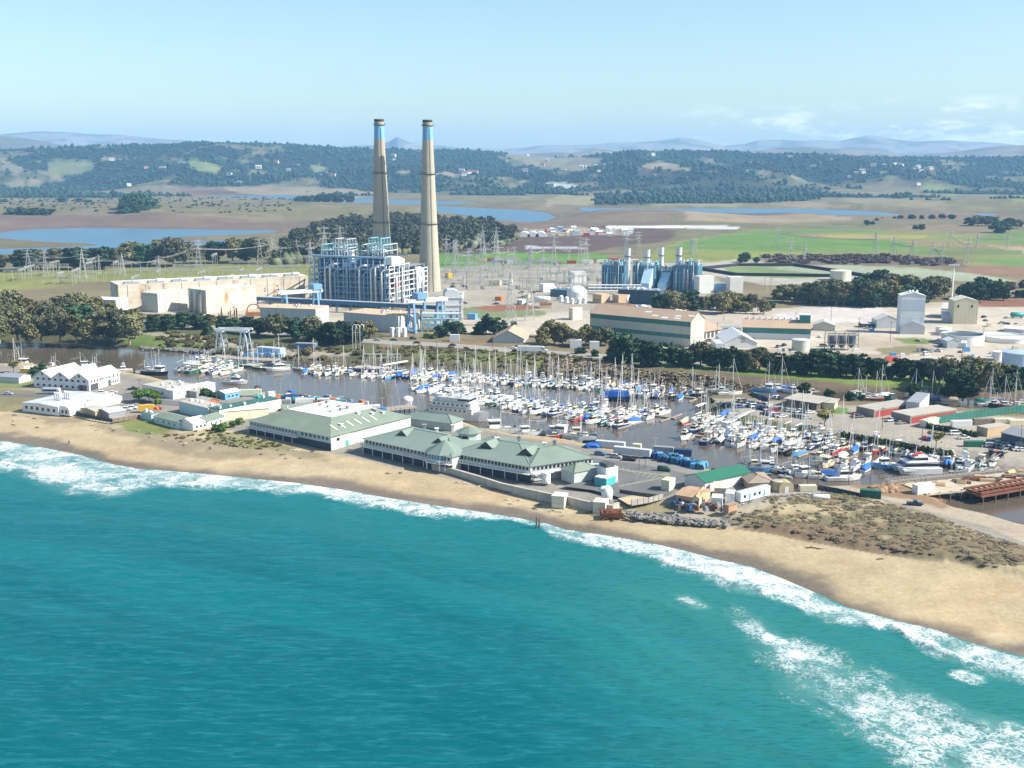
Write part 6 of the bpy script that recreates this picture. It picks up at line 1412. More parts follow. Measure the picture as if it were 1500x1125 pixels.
# the dense wood behind the smokestacks, one mass
pts = []
poly = GP([(415,372),(440,345),(520,330),(600,326),(700,332),(750,345),(758,352),(740,364),(640,370),(560,378),(460,386),(400,390)])
xs_ = [p.x for p in poly]; ys_ = [p.y for p in poly]
cx = nrng.uniform(min(xs_), max(xs_), 9000); cy_ = nrng.uniform(min(ys_), max(ys_), 9000); ins = sdf(poly, cx, cy_) < 0
cx, cy_ = cx[ins][:1500], cy_[ins][:1500]
LV, LF = [], []
proto = [TREES[k][1] for k in ('euc1', 'euc2')]
W = []; FQ = []; off_ = 0
for pm in proto: 
    v = np.empty(len(pm.vertices) * 3, np.float32); pm.vertices.foreach_get('co', v); v = v.reshape(-1, 3); nq = 1100 * 4
    W.append(v[:nq] / np.array([20, 20, 20]))
VV, QQ = [], []
for i in range(min(len(cx), 520)):
    w = W[i % 2]; s = nrng.uniform(17, 24); a = nrng.uniform(0, 6.28); n_ = 260 * 4; st = int(nrng.integers(0, (len(w) - n_) // 4)) * 4; q = w[st:st+n_]
    x = (q[:, 0] * math.cos(a) - q[:, 1] * math.sin(a)) * s * .95 + cx[i]; y = (q[:, 0] * math.sin(a) + q[:, 1] * math.cos(a)) * s * .95 + cy_[i]
    c = q.reshape(-1, 4, 3).mean(1, keepdims=True); 
    VV.append(np.stack([x, y, q[:, 2] * s + 3], 1)); QQ.append(np.arange(n_).reshape(-1, 4) + off_); off_ += n_
VV = np.concatenate(VV); c = VV.reshape(-1, 4, 3).mean(1, keepdims=True); VV = (c + (VV.reshape(-1, 4, 3) - c) * 2.1).reshape(-1, 3)
o = np_mesh('grove', VV, np.concatenate(QQ), LEAF['far'], False, kind='stuff'); tag(o, 'dense grey-green wood behind the smokestacks', 'wood')
P = np.stack([cx, cy_, np.full(len(cx), 3.0)], 1); hh = nrng.uniform(8, 13, len(P))
o = blob_wood('understorey', P, nrng.uniform(5, 8, len(P)), hh, LEAF['far']); tag(o, 'shaded inner foliage of the wood behind the smokestacks', 'wood')
# houses dotted on the wooded hills
HM = MB(); HM.m(WHITE); HM.profx([(0, -3), (11, -3), (11, 5), (5.5, 8.5), (0, 5)], 0, 18); HM.m(GREYP); HM.profx([(-.5, 4.9), (5.5, 8.7), (11.5, 4.9), (11.5, 5.2), (5.5, 9.1), (-.5, 5.2)], -.5, 18.5)
o = HM.build('house', None); hm = o.data; bpy.data.objects.remove(o)
g = random.Random(5); okm = (gy > 4600) & (gy < 6600) & (pv > 228) & (pv < 280) & (pu > -20) & (pu < 1520)
vis = np.where(okm)[0]; vis = nrng.choice(vis, 1600, replace=False); cent = [(150, 240), (235, 243), (330, 240), (390, 246), (440, 243), (460, 258), (180, 252), (225, 240), (860, 248), (1000, 262), (1110, 262), (1210, 250), (1260, 250), (1320, 250), (1345, 252), (1260, 258), (1150, 280), (590, 232), (650, 255), (480, 240)]
wts = np.array([sum(math.exp(-((pu[i]-a)/26)**2 - ((pv[i]-b)/6)**2) for a, b in cent) + .03 for i in vis]); hs = nrng.choice(vis, 70, replace=False, p=wts / wts.sum())
for i in hs:
    m, nm = g.choice(((WHITE, 'white'), (WHITE, 'white'), (CREAM, 'cream'), (TANB, 'tan'))); s = g.uniform(.8, 1.4)
    o = inst('house', hm, None, (gx[i], gy[i], gz[i] + 7), g.uniform(-.5, .5), s); o.material_slots[0].link = 'OBJECT'; o.material_slots[0].material = m
    if g.random() < .5: o.material_slots[1].link = 'OBJECT'; o.material_slots[1].material = g.choice((RUST, LGREY, BRNR))
    queue(o, f'{nm} house', 'on the left wooded hills' if pu[i] < 560 else 'on the middle wooded hills' if pu[i] < 1020 else 'on the right wooded hills', 'house', 'houses on the wooded hills')
# scrub on banks and dunes (ground cover)
def scatter(name, poly, n, keys, hmin, hmax, label, seed, material=None, wd=1.0):
    r = np.random.default_rng(seed); P_ = GP(poly); xs = [p.x for p in P_]; ys = [p.y for p in P_]; x = r.uniform(min(xs), max(xs), n * 6); y = r.uniform(min(ys), max(ys), n * 6)
    cl = fbm(x / 9.0, y / 9.0, seed, 3); k = (sdf(P_, x, y) < 0) & (cl + r.random(len(x)) * .35 > .62); x, y = x[k][:n], y[k][:n]; zz = ground_z(x, y) - .1
    m = TREES[keys][1]; v = np.empty(len(m.vertices) * 3, np.float32); m.vertices.foreach_get('co', v); v = v.reshape(-1, 3); h0 = TREES[keys][2]; v = v[:160 * 4] / h0; V = []; 
    for i in range(len(x)):
        s = r.uniform(hmin, hmax); a = r.uniform(0, 6.28); q = v; w = s * wd * r.uniform(1.1, 1.9)
        c = q.reshape(-1, 4, 3).mean(1, keepdims=True); q = (c + (q.reshape(-1, 4, 3) - c) * 1.7).reshape(-1, 3)
        V.append(np.stack([(q[:, 0]*math.cos(a) - q[:, 1]*math.sin(a)) * w + x[i], (q[:, 0]*math.sin(a) + q[:, 1]*math.cos(a)) * w + y[i], q[:, 2] * s + zz[i]], 1))
    V = np.concatenate(V); o = np_mesh(name, V, np.arange(len(V)).reshape(-1, 4), material or LEAF['dry'], False, kind='stuff'); tag(o, label, 'scrub')
scatter('bank_scrub', [(800,532),(860,528),(930,542),(1000,551),(1120,560),(1100,567),(1000,564),(880,557),(800,546)], 480, 'bush', 1.0, 2.6, 'brown scrub along the far bank of the channel', 1, wd=1.5)
scatter('roadside_scrub', [(540,506),(700,510),(800,518),(880,524),(860,540),(700,534),(560,528)], 300, 'bush', .7, 1.7, 'low brown scrub on the bank below the road', 2, material=LEAF['olive'])
scatter('left_bank_scrub', [(235,486),(340,494),(440,508),(540,512),(540,526),(420,522),(300,512),(230,506)], 220, 'bush', .8, 2.4, 'patchy scrub on the bank below the roadside trees', 3, material=LEAF['olive'])
scatter('dune_scrub', DUNE_PX, 1300, 'bush', .12, .36, 'dry low scrub covering the dunes', 4, wd=3)
scatter('dune_grass', [(300,630),(360,636),(420,652),(380,656),(300,646),(230,636)], 150, 'bush', .3, .8, 'dry grass tufts at the top of the beach', 5, material=LEAF['olive'])
scatter('peninsula_scrub', [(1012,592),(1040,584),(1060,600),(1110,614),(1170,630),(1262,648),(1330,656),(1400,668),(1400,674),(1330,664),(1250,654),(1160,640),(1100,628),(1050,612)], 260, 'dark', .8, 2.4, 'green scrub along the bank of the parking peninsula', 6, material=LEAF['cyp'])
scatter('field_brush', [(1120,376),(1300,374),(1390,381),(1410,391),(1300,388),(1130,386)], 240, 'willow', 2, 4.5, 'brown brush strip across the right fields', 8, material=LEAF['brown'])
scatter('hill_brush', [(0,288),(430,288),(430,318),(0,318)], 500, 'dark', 1.5, 4, 'dark brush dotted over the tan hills', 9, material=LEAF['cyp'])
# ================================================================== marina
HULLS = [(None, 'white')] * 15 + [(NAVY, 'navy'), (NAVY, 'navy'), (CREAM, 'cream'), (GREYP, 'grey'), (SKYB, 'blue'), (CREAM, 'cream'), (GRNP, 'green'), (BLACK, 'black'), (REDP, 'red')]
CANV = [(CANB, 'blue-covered')] * 4 + [(CANW, 'white-covered'), (GREYP, 'grey-covered'), (CANT, 'tan-covered'), (CANW, 'white-covered'), (CANG, 'green-covered'), (CANW, 'white-covered')]
WORDS = {'sail': 'sailing yacht', 'crui': 'motor cruiser', 'fish': 'fishing boat', 'skif': 'open skiff', 'cove': 'canvas-covered boat'}
def put_boat(key, p, rz, place, grp, hull=None, canv=None, nm=None, r=rng, scale=1.0):
    h, hn = hull or r.choice(HULLS); c, cn = canv or r.choice(CANV); k = key[:4]; skip = []
    if k == 'sail' and r.random() < .35: skip.append('dodger')
    if k == 'fish' and r.random() < .4: skip.append('trolling_pole')
    t = boat(key, p, rz, h, c, r.choice((None, None, None, CREAM)) if k in ('crui', 'fish') else None, scale=scale, skip=skip)
    look = (f'{cn} ' if k in ('sail', 'cove') else '') + f'{hn} ' + WORDS[k]
    queue(t, nm or look, place, 'boat', grp); return t
FING = MB().m(DECKW).box(-4.5, 4.5, -.45, .45, .15, .55).build('finger', None).data
bpy.data.objects.remove(bpy.data.objects['finger'])
PILE = MB().tube([(0, 0, -3), (0, 0, 3.6)], .2, 7).m(WHITE).cyl(0, 0, 3.6, 3.9, .22, .05, 7); PILE.mats = [POLEW, WHITE]; PILE.mi = [0] * 9 + [1] * (len(PILE.f) - 9)
o = PILE.build('piling', None); PILEM = o.data; bpy.data.objects.remove(o)
def line_pts(px, step):
    P = [G(x, y, 0) for x, y in px]; out = []; acc = 0.0
    for a, b in zip(P, P[1:]):
        L = (b - a).length; d = (b - a) / L; s = -acc if acc < 0 else 0
        u = acc
        while u < L: out.append((a + d * u, math.atan2(d.y, d.x))); u += step
        acc = u - L
    return out
def boat_row(px, step, mix, place, side=0, fill=.93, seed=1, dock=True, tilt=0.0, pil=5):
    """boats nose-in along both (side 0) or one side of a floating dock"""
    r = random.Random(seed); pts = line_pts(px, step); P = [G(x, y, 0) for x, y in px]
    if dock:
        t = empty('floating_dock', P[0]); tag(t, f'floating timber dock {place}', 'dock', 'floating docks of the marina')
        for i, (a, b) in enumerate(zip(P, P[1:])):
            d = b - a; m = MB(); m.box(0, d.length, -1.1, 1.1, .15, .6 + .004 * i); o = m.build('walkway', DECKW, t, loc=a - P[0]); o.rotation_euler = (0, 0, math.atan2(d.y, d.x))
    for i, (p, a) in enumerate(pts):
        for s in ((1, -1) if side == 0 else (side,)):
            n = Vector((-math.sin(a), math.cos(a), 0)) * s
            if dock and i % 2 == 0:
                inst('finger', FING, t, p + n * 5.6 - P[0] + Vector((step*.5*math.cos(a), step*.5*math.sin(a), 0)), a + math.pi/2)
            if i % pil == 0:
                q = inst('piling', PILEM, None, p + n * 10.5); queue(q, 'dark timber piling', place, 'piling', 'marina pilings')
            if r.random() > fill: continue
            key = r.choice(mix); L = {'sail_s': 8.2, 'sail_m': 10.2, 'sail_l': 12.5, 'cruiser_s': 7.4, 'cruiser_m': 10.5, 'cruiser_l': 14, 'fish_s': 9.5, 'fish_m': 13, 'fish_l': 17, 'skiff': 5.5, 'covered': 8.5}[key]
            put_boat(key, p + n * (L/2 + 1.3) + Vector((r.uniform(-.3, .3), r.uniform(-.3, .3), 0)), a + s * math.pi/2 + (math.pi if r.random() < .45 else 0) + tilt + r.uniform(-.05, .05), place, 'boats berthed in the marina', r=r)
S = ['sail_s', 'sail_m', 'sail_l']; M_ = ['cruiser_s', 'cruiser_m', 'fish_s', 'covered']; ALLB = S * 2 + M_ + ['cruiser_m', 'fish_s', 'fish_m']
boat_row([(452,545),(530,548),(612,552)], 4.6, S + ['sail_m', 'cruiser_s', 'cruiser_m', 'fish_s', 'covered'], 'at the upper far-bank dock', 0, .9, 3)
boat_row([(612,551),(700,557),(830,565),(930,573)], 4.4, ALLB, 'at the long far dock', 0, .92, 4)
boat_row([(622,568),(700,584),(790,601),(870,614),(925,624)], 4.7, S + S + M_ + ['fish_s', 'cruiser_m'], 'at the channel-side dock', 0, .95, 5)
boat_row([(862,597),(930,605),(990,614)], 5.2, ALLB, 'at the middle dock', 0, .8, 6)
boat_row([(940,577),(985,580),(1018,584)], 4.6, ['fish_s', 'cruiser_m', 'covered', 'sail_m', 'fish_m'], 'at the dock off the peninsula tip', 0, .9, 7)
boat_row([(1010,638),(1080,646),(1150,657),(1215,669)], 5.2, ['fish_s', 'fish_m', 'fish_s', 'cruiser_m', 'sail_s', 'covered', 'cruiser_s'], 'at the lower channel dock', 0, .88, 8)
boat_row([(1012,618),(1100,633),(1190,648),(1275,661)], 5.4, ALLB + ['fish_m', 'fish_s'], 'at the lower middle dock', 0, .8, 9)
boat_row([(1050,612),(1120,628),(1200,643),(1290,656),(1380,668)], 5.2, S + M_ + ['sail_m', 'fish_s'], 'at the dock under the parking bank', 0, .7, 10)
boat_row([(1225,676),(1262,682),(1290,687)], 5.0, ['fish_m', 'fish_s', 'cruiser_m', 'covered'], 'at the outer end dock', 0, .9, 11)
boat_row([(1370,676),(1420,682),(1456,688)], 5.0, ['cruiser_m', 'fish_s', 'cruiser_s', 'covered'], 'at the dock by the gangway', 0, .8, 12)
boat_row([(276,534),(330,540)], 4.2, ['fish_m', 'cruiser_m', 'fish_s', 'cruiser_s'], 'in the left cluster by the hoist', 1, 1, 13)
boat_row([(284,540),(345,547)], 4.6, ['fish_m', 'fish_s', 'sail_m', 'cruiser_s'], 'in the front of the left cluster', 0, .9, 14)
for lst, place in (([(p, y, 'sail_m' if i % 3 else 'sail_l') for i, (p, y) in enumerate(((366, 538), (374, 536), (400, 535), (412, 537), (440, 543), (380, 541)))], 'moored off the hoist dock'),
    ([(1055, 575, 'sail_m'), (1062, 577, 'fish_s'), (1070, 578, 'sail_l'), (1046, 574, 'sail_s')], 'drawn up on the peninsula tip'),
    ([(x, y, k) for x, y, k in ((1128, 570, 'sail_m'), (1134, 572, 'fish_s'), (1141, 571, 'sail_l'), (1147, 574, 'sail_m'), (1152, 572, 'covered'), (1160, 575, 'cruiser_m'), (1168, 577, 'fish_s'), (1178, 578, 'covered'), (1190, 577, 'cruiser_s'), (1120, 574, 'fish_m'))], 'on the back channel behind the parked cars'),
    ([(x, y, k) for x, y, k in ((1254, 581, 'sail_m'), (1262, 583, 'fish_s'), (1270, 584, 'sail_s'), (1280, 585, 'sail_m'), (1287, 586, 'sail_l'), (1293, 583, 'covered'), (1300, 586, 'fish_s'), (1343, 582, 'sail_m'), (1350, 584, 'fish_m'), (1362, 585, 'sail_m'), (1356, 580, 'cruiser_s'), (1382, 585, 'sail_s'), (1390, 588, 'covered'))], 'on the back channel behind the red sheds'),
    ([(x, y, k) for x, y, k in ((1438, 592, 'covered'), (1446, 594, 'sail_m'), (1454, 592, 'sail_l'), (1460, 596, 'fish_s'), (1468, 594, 'sail_m'), (1476, 598, 'fish_s'), (1482, 596, 'sail_l'), (1489, 598, 'sail_m'), (1496, 597, 'cruiser_m'))], 'on the back channel at the right edge'),
    ([(x, y, k) for x, y, k in ((1098, 686, 'fish_s'), (1112, 690, 'fish_m'), (1128, 689, 'cruiser_m'), (1140, 692, 'sail_s'), (1158, 694, 'fish_s'), (1170, 697, 'covered'), (1185, 698, 'fish_m'), (1198, 701, 'cruiser_s'), (1212, 699, 'covered'), (1120, 697, 'skiff'), (1150, 700, 'skiff'))], 'at the near shore dock'),
    ([(x, y, k) for x, y, k in ((818, 637, 'fish_m'), (832, 641, 'fish_l'), (852, 640, 'fish_m'), (845, 648, 'skiff'), (812, 642, 'cruiser_s'), (862, 648, 'covered'))], 'moored behind the green roofed laboratory'),
    ([(x, y, k) for x, y, k in ((118, 540, 'fish_m'), (140, 541, 'fish_s'), (80, 540, 'fish_s'), (228, 549, 'fish_l'), (212, 546, 'fish_s'), (20, 541, 'sail_l'), (28, 538, 'fish_l'), (10, 545, 'covered'), (180, 545, 'cruiser_m'))], 'behind the white warehouse at left'),
    ([(1430, 690, 'skiff'), (1452, 692, 'cruiser_s'), (1400, 693, 'skiff'), (1415, 686, 'fish_s'), (1380, 680, 'fish_s')], 'beside the building-site pier')):
    for x, y, k in lst: put_boat(k, G(x, y, 0 if 'tip' not in place else 3), rng.uniform(-.5, .3) + (3.14 if rng.random() < .5 else 0), place, 'boats moored around the harbor')
put_boat('cruiser_l', G(407, 543, 0), 3.5, 'moored in mid channel', 'boats moored around the harbor', (None, 'white'), nm='large white motor yacht')
put_boat('cruiser_l', G(346, 562, 0), -.2, 'near the fish dock', 'boats moored around the harbor', (None, 'white'), nm='white motor yacht with blue awning')
put_boat('fish_m', G(1302, 686, 0), 3.3, 'beside the catamaran', 'boats moored around the harbor', (SKYB, 'blue'), nm='sky blue hulled fishing boat')
put_boat('cruiser_l', G(1236, 703, 0), .1, 'at the near shore dock', 'boats moored around the harbor', (None, 'white'), nm='large white flybridge yacht')
put_boat('covered', G(903, 587, 0), -.5, 'between the docks', 'boats moored around the harbor', (NAVY, 'navy'), (CANB, 'blue-covered'), nm='big boat under bright blue tarpaulin', scale=1.9)
put_boat('fish_l', G(735, 634, 0), 3.35, 'beside the white ship', 'boats moored around the harbor', (None, 'white'), nm='long white workboat with black bow', scale=1.15)
put_boat('fish_l', G(776, 637, 0), 3.5, 'beside the white ship', 'boats moored around the harbor', (None, 'white'), nm='white workboat with round radar', scale=.8)
# ---- white research ship with stacked decks
t = empty('research_ship', G(671, 614, 0), R(-24), 'large white ship of stacked decks moored at the concrete wharf', 'ship')
hull_mb(32, 9, 3.4, .95, .6, (WHITE, ANTI, GREYP)).build('hull', None, t)
for i, (x0, x1, z0, z1, w) in enumerate(((-13, 9, 3.5, 6.0, 8.2), (-12, 8.4, 6.05, 8.5, 7.6), (-8, 7.6, 8.55, 10.6, 7.0))):
    b = MB(); b.m(WHITE); b.box(x0, x1, -w/2, w/2, z0, z1); b.m(LGREY); b.box(x0-.6, x1+.5, -w/2-.5, w/2+.5, z1, z1+.12); b.build('deck_house', None, t)
    for k in range(8 if i < 2 else 0):
        for s in (-1, 1): inst('window', win_mesh(1.0, .8), t, (x0 + 1.6 + k*2.4, s*w/2, z0+1), 0 if s < 0 else math.pi)
    b = MB(); [b.bar((x, s*(w/2+.4), z1+.1), (x, s*(w/2+.4), z1+1.1), .07) for s in (-1, 1) for x in np.arange(x0, x1, 1.5)]; [b.bar((x0, s*(w/2+.4), z1+1.1), (x1, s*(w/2+.4), z1+1.1), .08) for s in (-1, 1)]; b.build('railing', WHITE, t)
b = MB(); b.box(1.5, 7.64, -3.55, 3.55, 9.3, 10.2); b.build('bridge_windows', GLASS, t)
b = MB(); b.tube([(0, 0, 10.6), (0, 0, 17)], .25, 6, .12); b.bar((0, -2, 14), (0, 2, 14), .2); b.bar((-2, 0, 12.6), (2, 0, 12.6), .25); b.build('mast', WHITE, t)
b = MB(); b.ico((-4, 1.5, 11.9), 1.0, 2); b.ico((3, -1.8, 11.7), .8, 2); b.build('radar_dome', WHITE, t, True); b = MB(); b.box(-11, -7, -1.5, 1.5, 8.6, 11.4); b.build('funnel', WHITE, t)
# ---- catamaran passenger boat
t = empty('catamaran', G(1341, 692, 0), R(187), 'white two-decked catamaran with dark window bands and red roof gear', 'ship')
for s in (-1, 1): o = hull_mb(18, 2.6, 2.2, .95, 1.2, (WHITE, ANTI, WHITE)).build('hull', None, t, loc=(0, s*2.6, 0))
b = MB(); cabin_prof(b, -7.5, 7.2, 7.2, 2.1, 4.7, 1.1, .1, WHITE, GLASS, (.4, .8), .93); b.m(WHITE); b.box(-8.8, 6.4, -3.75, 3.75, 1.5, 2.15); b.build('main_deck', None, t)
b = MB(); cabin_prof(b, -3.5, 4.6, 6.0, 4.7, 6.9, 1.3, .1, WHITE, GLASS, (.35, .8), .92); b.m(WHITE); b.box(-7.8, 4.9, -3.5, 3.5, 4.7, 4.85); b.build('upper_deck', None, t)
b = MB(); b.m(REDP); b.box(-2.6, -.6, -2.4, -.6, 6.9, 7.5); b.box(.4, 2.2, .6, 2.2, 6.9, 7.5); b.build('life_raft', None, t)
b = MB(); b.tube([(.5, 0, 6.9), (.2, 0, 10.5)], .14, 6); b.bar((.4, -1.2, 8.4), (.4, 1.2, 8.4), .12); b.build('mast', ALU, t)
b = MB(); [b.bar((x, s*3.4, 4.85), (x, s*3.4, 5.9), .06) for s in (-1, 1) for x in np.arange(-7.6, -3, .9)]; [b.bar((-7.6, s*3.4, 5.9), (-3, s*3.4, 5.9), .07) for s in (-1, 1)]; b.build('railing', WHITE, t)
# ---- travel hoist, wharves, gangways
t = empty('boat_hoist', G(322, 514), -.12, 'pale blue boat hoist on splayed legs at the far wharf', 'hoist'); m = mat('hoist blue', (.46, .58, .70), .5, .1, .3)
for x in (0, 15):
    for s in (-1, 1): MB().bar((x + s*2.8, 0, 0), (x + s*1.1, 0, 11.5), .75).build('leg', m, t); MB().bar((x + s*2.8, 7, 0), (x + s*1.1, 7, 11.5), .6).build('leg', m, t)
    MB().box(x-1.8, x+1.8, -.4, 7.4, 11.4, 12.3).build('cross_beam', m, t)
b = MB(); b.box(-3, 19, -.4, .6, 12.3, 13.6); b.box(-3, 19, 6.4, 7.4, 12.3, 13.6); b.build('top_beam', WHITE, t)
def wharf(name, px, w, z, label, m=DECKW, piles=7.0, railing=False, cat='wharf', zlow=-3):
    P = [G(x, y, z) for x, y in px]; t = empty(name, (P[0].x, P[0].y, 0)); tag(t, label, cat); o0 = Vector((P[0].x, P[0].y, 0))
    for i, (a, b_) in enumerate(zip(P, P[1:])):
        d = b_ - a; rz = math.atan2(d.y, d.x); b = MB(); b.box(-.2, d.length+.2, -w/2, w/2, z-.6, z + .004*i); o = b.build('deck', m, t, loc=(a.x-o0.x, a.y-o0.y, 0)); o.rotation_euler = (0, 0, rz)
        n = 0
        for x in np.arange(.8, d.length, piles):
            for y in (-w/2+.3, w/2-.3):
                if n > 70: break
                n += 1; c, s = math.cos(rz), math.sin(rz); b = MB(); b.tube([(x*c-y*s, x*s+y*c, zlow), (x*c-y*s, x*s+y*c, z-.5 if i % 2 else z+.25)], .26, 7); b.build('pile', POLEW, t, loc=(a.x-o0.x, a.y-o0.y, 0))
        if railing:
            for s in (-1, 1):
                b = MB(); y = s*(w/2-.15)
                for x in np.arange(0, d.length, 1.6): b.bar((x, y, z), (x, y, z+1.1), .1)
                b.bar((0, y, z+1.1), (d.length, y, z+1.1), .11); b.bar((0, y, z+.6), (d.length, y, z+.6), .07); o = b.build('railing', STEEL, t, loc=(a.x-o0.x, a.y-o0.y, 0)); o.rotation_euler = (0, 0, rz)
    return t
wharf('hoist_wharf', [(312,521),(365,525),(404,527)], 9, 2.8, 'wharf under the pale blue boat hoist')
t = empty('winch_row', G(352, 522), -.1, 'row of light blue winches and lockers on the hoist wharf', 'machinery'); r = random.Random(2)
for i in range(13):
    b = MB(); x = i*2.1; b.box(x, x+1.4, 0, 1.6, 0, r.uniform(1.6, 2.6)); b.bar((x+.7, .8, 1.5), (x+.7, .8, r.uniform(4, 7)), .18); b.build('winch', SKYB if i % 3 else WHITE, t)
house('harbor_shed', (376, 519), (411, 522), 5, 4.2, 0, 'flat', mat('pale blue shed', (.36,.56,.74), .6, .08, .3), LGREY, label='pale blue shed behind the winches at the far wharf', cat='shed')
house('blue_container', (432, 511), (461, 512), 5, 3.2, 0, 'flat', mat('dusk blue container', (.10,.19,.36), .6, .15, .4), GREYP, label='dusky blue container below the roadside trees', cat='container')
t = wharf('fuel_wharf', [(520,537),(566,539)], 8, 2.6, 'short wharf with blue front below the white pipe arch', CONC); 
MB().box(0, 26, -4.3, -4.05, -1, 2.3).build('front_wall', mat('fender blue', (.06,.10,.19), .7, .2, .3), t)
t = empty('pipe_arch', G(517, 516), 0, 'tall white twin pipe arch standing on the far bank', 'pipe arch')
for x in (0, 1.8, 4.4): MB().tube([(x, 0, -1), (x, 0, 15), (x+.6, 0, 16.6), (x+1.6, 0, 17), (x+2.4, 0, 16.4), (x+2.6, 0, 14)], .22, 7).build('pipe', WHITE, t, True)
MB().bar((0, 0, 12), (4.4, 0, 12), .2).build('brace', WHITE, t)
b = MB(); [b.bar((x, 0, 0), (x, 0, 4.6), .22) for x in np.arange(0, 22, 3.6)]; b.bar((0, 0, 4.6), (21.6, 0, 4.6), .3); b.bar((0, 0, 2.4), (21.6, 0, 2.4), .16); tag(b.build('pipe_trestle', WHITE, loc=G(532, 530)), 'white pipe trestle along the far bank', 'pipework')
wharf('gangway', [(560,534),(596,528)], 1.8, 2.8, 'pale gangway from the short wharf to the bank', WHITE, 9)
wharf('gangway', [(1066,618),(1086,607),(1104,601)], 2.2, 3.0, 'white covered gangway from the parking bank to the docks', WHITE, 9, True)
wharf('gangway', [(1172-152,594),(1172-132,587)], 1.8, 2.6, 'pale gangway at the grassy peninsula tip', WHITE, 8)
wharf('gangway', [(1455,672),(1473,662)], 1.8, 3, 'white gangway near the right edge', WHITE, 8, True)
wharf('old_pier', [(560,599),(606,594)], 7, 2.6, 'old timber pier on many piles reaching into the channel', DECKW, 2.4)
wharf('fish_wharf', [(500,598),(562,604)], 9, 2.7, 'timber wharf crowded with gear behind the green roofs', DECKW, 4)
wharf('small_wharf', [(246,560),(278,563)], 8, 2.6, 'small timber wharf with dark piles right of the warehouse', DECKW, 2.6)
wharf('lab_wharf', [(745,641),(800,645),(838,648)], 4, 2.6, 'timber wharf behind the laboratory roof', DECKW, 4)
wharf('long_walkway', [(1300,707),(1355,701),(1440,692),(1520,684)], 3.2, 3.0, 'long grey railed walkway at the building site', WOOD, 5, True)
wharf('site_pier', [(1340,716),(1420,708),(1530,694)], 14, 3.4, 'broad construction pier strewn with timber and sand', mat('sandy planks', (.46,.385,.285), .9, .25, .3), 4.5)
t = wharf('rusty_pier', [(1424,722),(1530,704)], 9, 3.2, 'rust brown steel pier frame on dark legs at the right', RUST, 6)
b = MB(); [b.bar((x, -3.5, 3.5), (x, 3.5, 3.5), .5) for x in np.arange(1, 30, 2.6)]; [b.bar((0, y, 3.9), (32, y, 3.9), .6) for y in (-3.6, 0, 3.6)]; o = b.build('steel_beams', RUST, t); d = G(1530, 704, 3.2) - G(1424, 722, 3.2); o.rotation_euler = (0, 0, math.atan2(d.y, d.x))
for i in range(24):
    x = r.uniform(1360, 1495); p = G(x, 713 - (x - 1340) * .115 + r.uniform(-4, 3.5), 3.42); m, nm = r.choice(((mat('new timber', (.62,.47,.27), .8, .15, .6), 'pale'), (WOOD, 'grey'), (RUST, 'rusty'), (mat('new timber', ()), 'pale')))
    b = MB(); L = r.uniform(2, 6); [b.box(0, L, .4*k, .4*k+.32, 0, r.uniform(.3, 1.2)) for k in range(4)]; o = b.build('timber_stack', m, loc=p); o.rotation_euler = (0, 0, r.uniform(-.6, .6)); queue(o, f'{nm} timber stack', 'on the construction pier', 'timber stack', 'timber stacks on the construction pier')
house('site_cabin', (1344, 725), (1369, 722), 3, 3, 0, 'flat', WHITE, WHITE, label='white site cabin at the foot of the construction pier', cat='cabin')
# ================================================================== spit with the laboratory, yards and beach
GROOF = mat('sage green roof', (.20, .245, .19), .75, .12, .12, kind='seam', stripe=.9)
GROOF2 = mat('sea green roof', (.19, .245, .205), .75, .07, .12, kind='seam', stripe=.9)
SLAB = mat('white flat roof', (.74, .72, .66), .8, .06, .1)
LABW = mat('laboratory white siding', (.47, .51, .48), .6, .08, .2, kind='plank', stripe=.35)
UNDER = mat('shaded lattice and dark boards', (.035, .05, .075), .8, .2, .3, kind='rib', stripe=.5)  # navy tone holds the shade under the decks; also used for dark fences
CREAMW = mat('cream stucco', (.66, .60, .44), .8, .06, .2)
TEALT = mat('teal trim', (.07, .36, .37), .5, .1, .4)
def absorb(main, wing):
    mm = Matrix.LocRotScale(main.location, main.rotation_euler, (1, 1, 1)).inverted() @ Matrix.LocRotScale(wing.location, wing.rotation_euler, (1, 1, 1))
    for c in list(wing.children): c.parent = main; c.matrix_parent_inverse.identity(); m2 = mm @ c.matrix_basis; c.matrix_basis = m2
    bpy.data.objects.remove(wing)
def lab_front(t, L, D, z0, n, w=1.15, h=1.25, deck=True):
    windows(t, 'f', (L, D), n, z0 + .9, w, h, .6, L - .6)
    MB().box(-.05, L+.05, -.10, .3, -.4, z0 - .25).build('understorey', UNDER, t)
    if deck:
        MB().box(-.1, L+.1, -1.7, 0, z0 - .45, z0 - .2).build('deck', WHITE, t)
        b = MB(); k = max(4, int(L / 1.25))
        for i in range(k + 1): b.box(L*i/k - .14, L*i/k + .14, -1.7, -1.6, z0-.2, z0+.75)
        b.box(0, L, -1.72, -1.58, z0+.68, z0+.82); b.build('deck_railing', WHITE, t)
        b = MB(); [b.bar((x, -1.4, -.4), (x, -1.4, z0-.4), .22) for x in np.arange(.5, L, 5.5)]; b.build('deck_posts', LGREY, t)
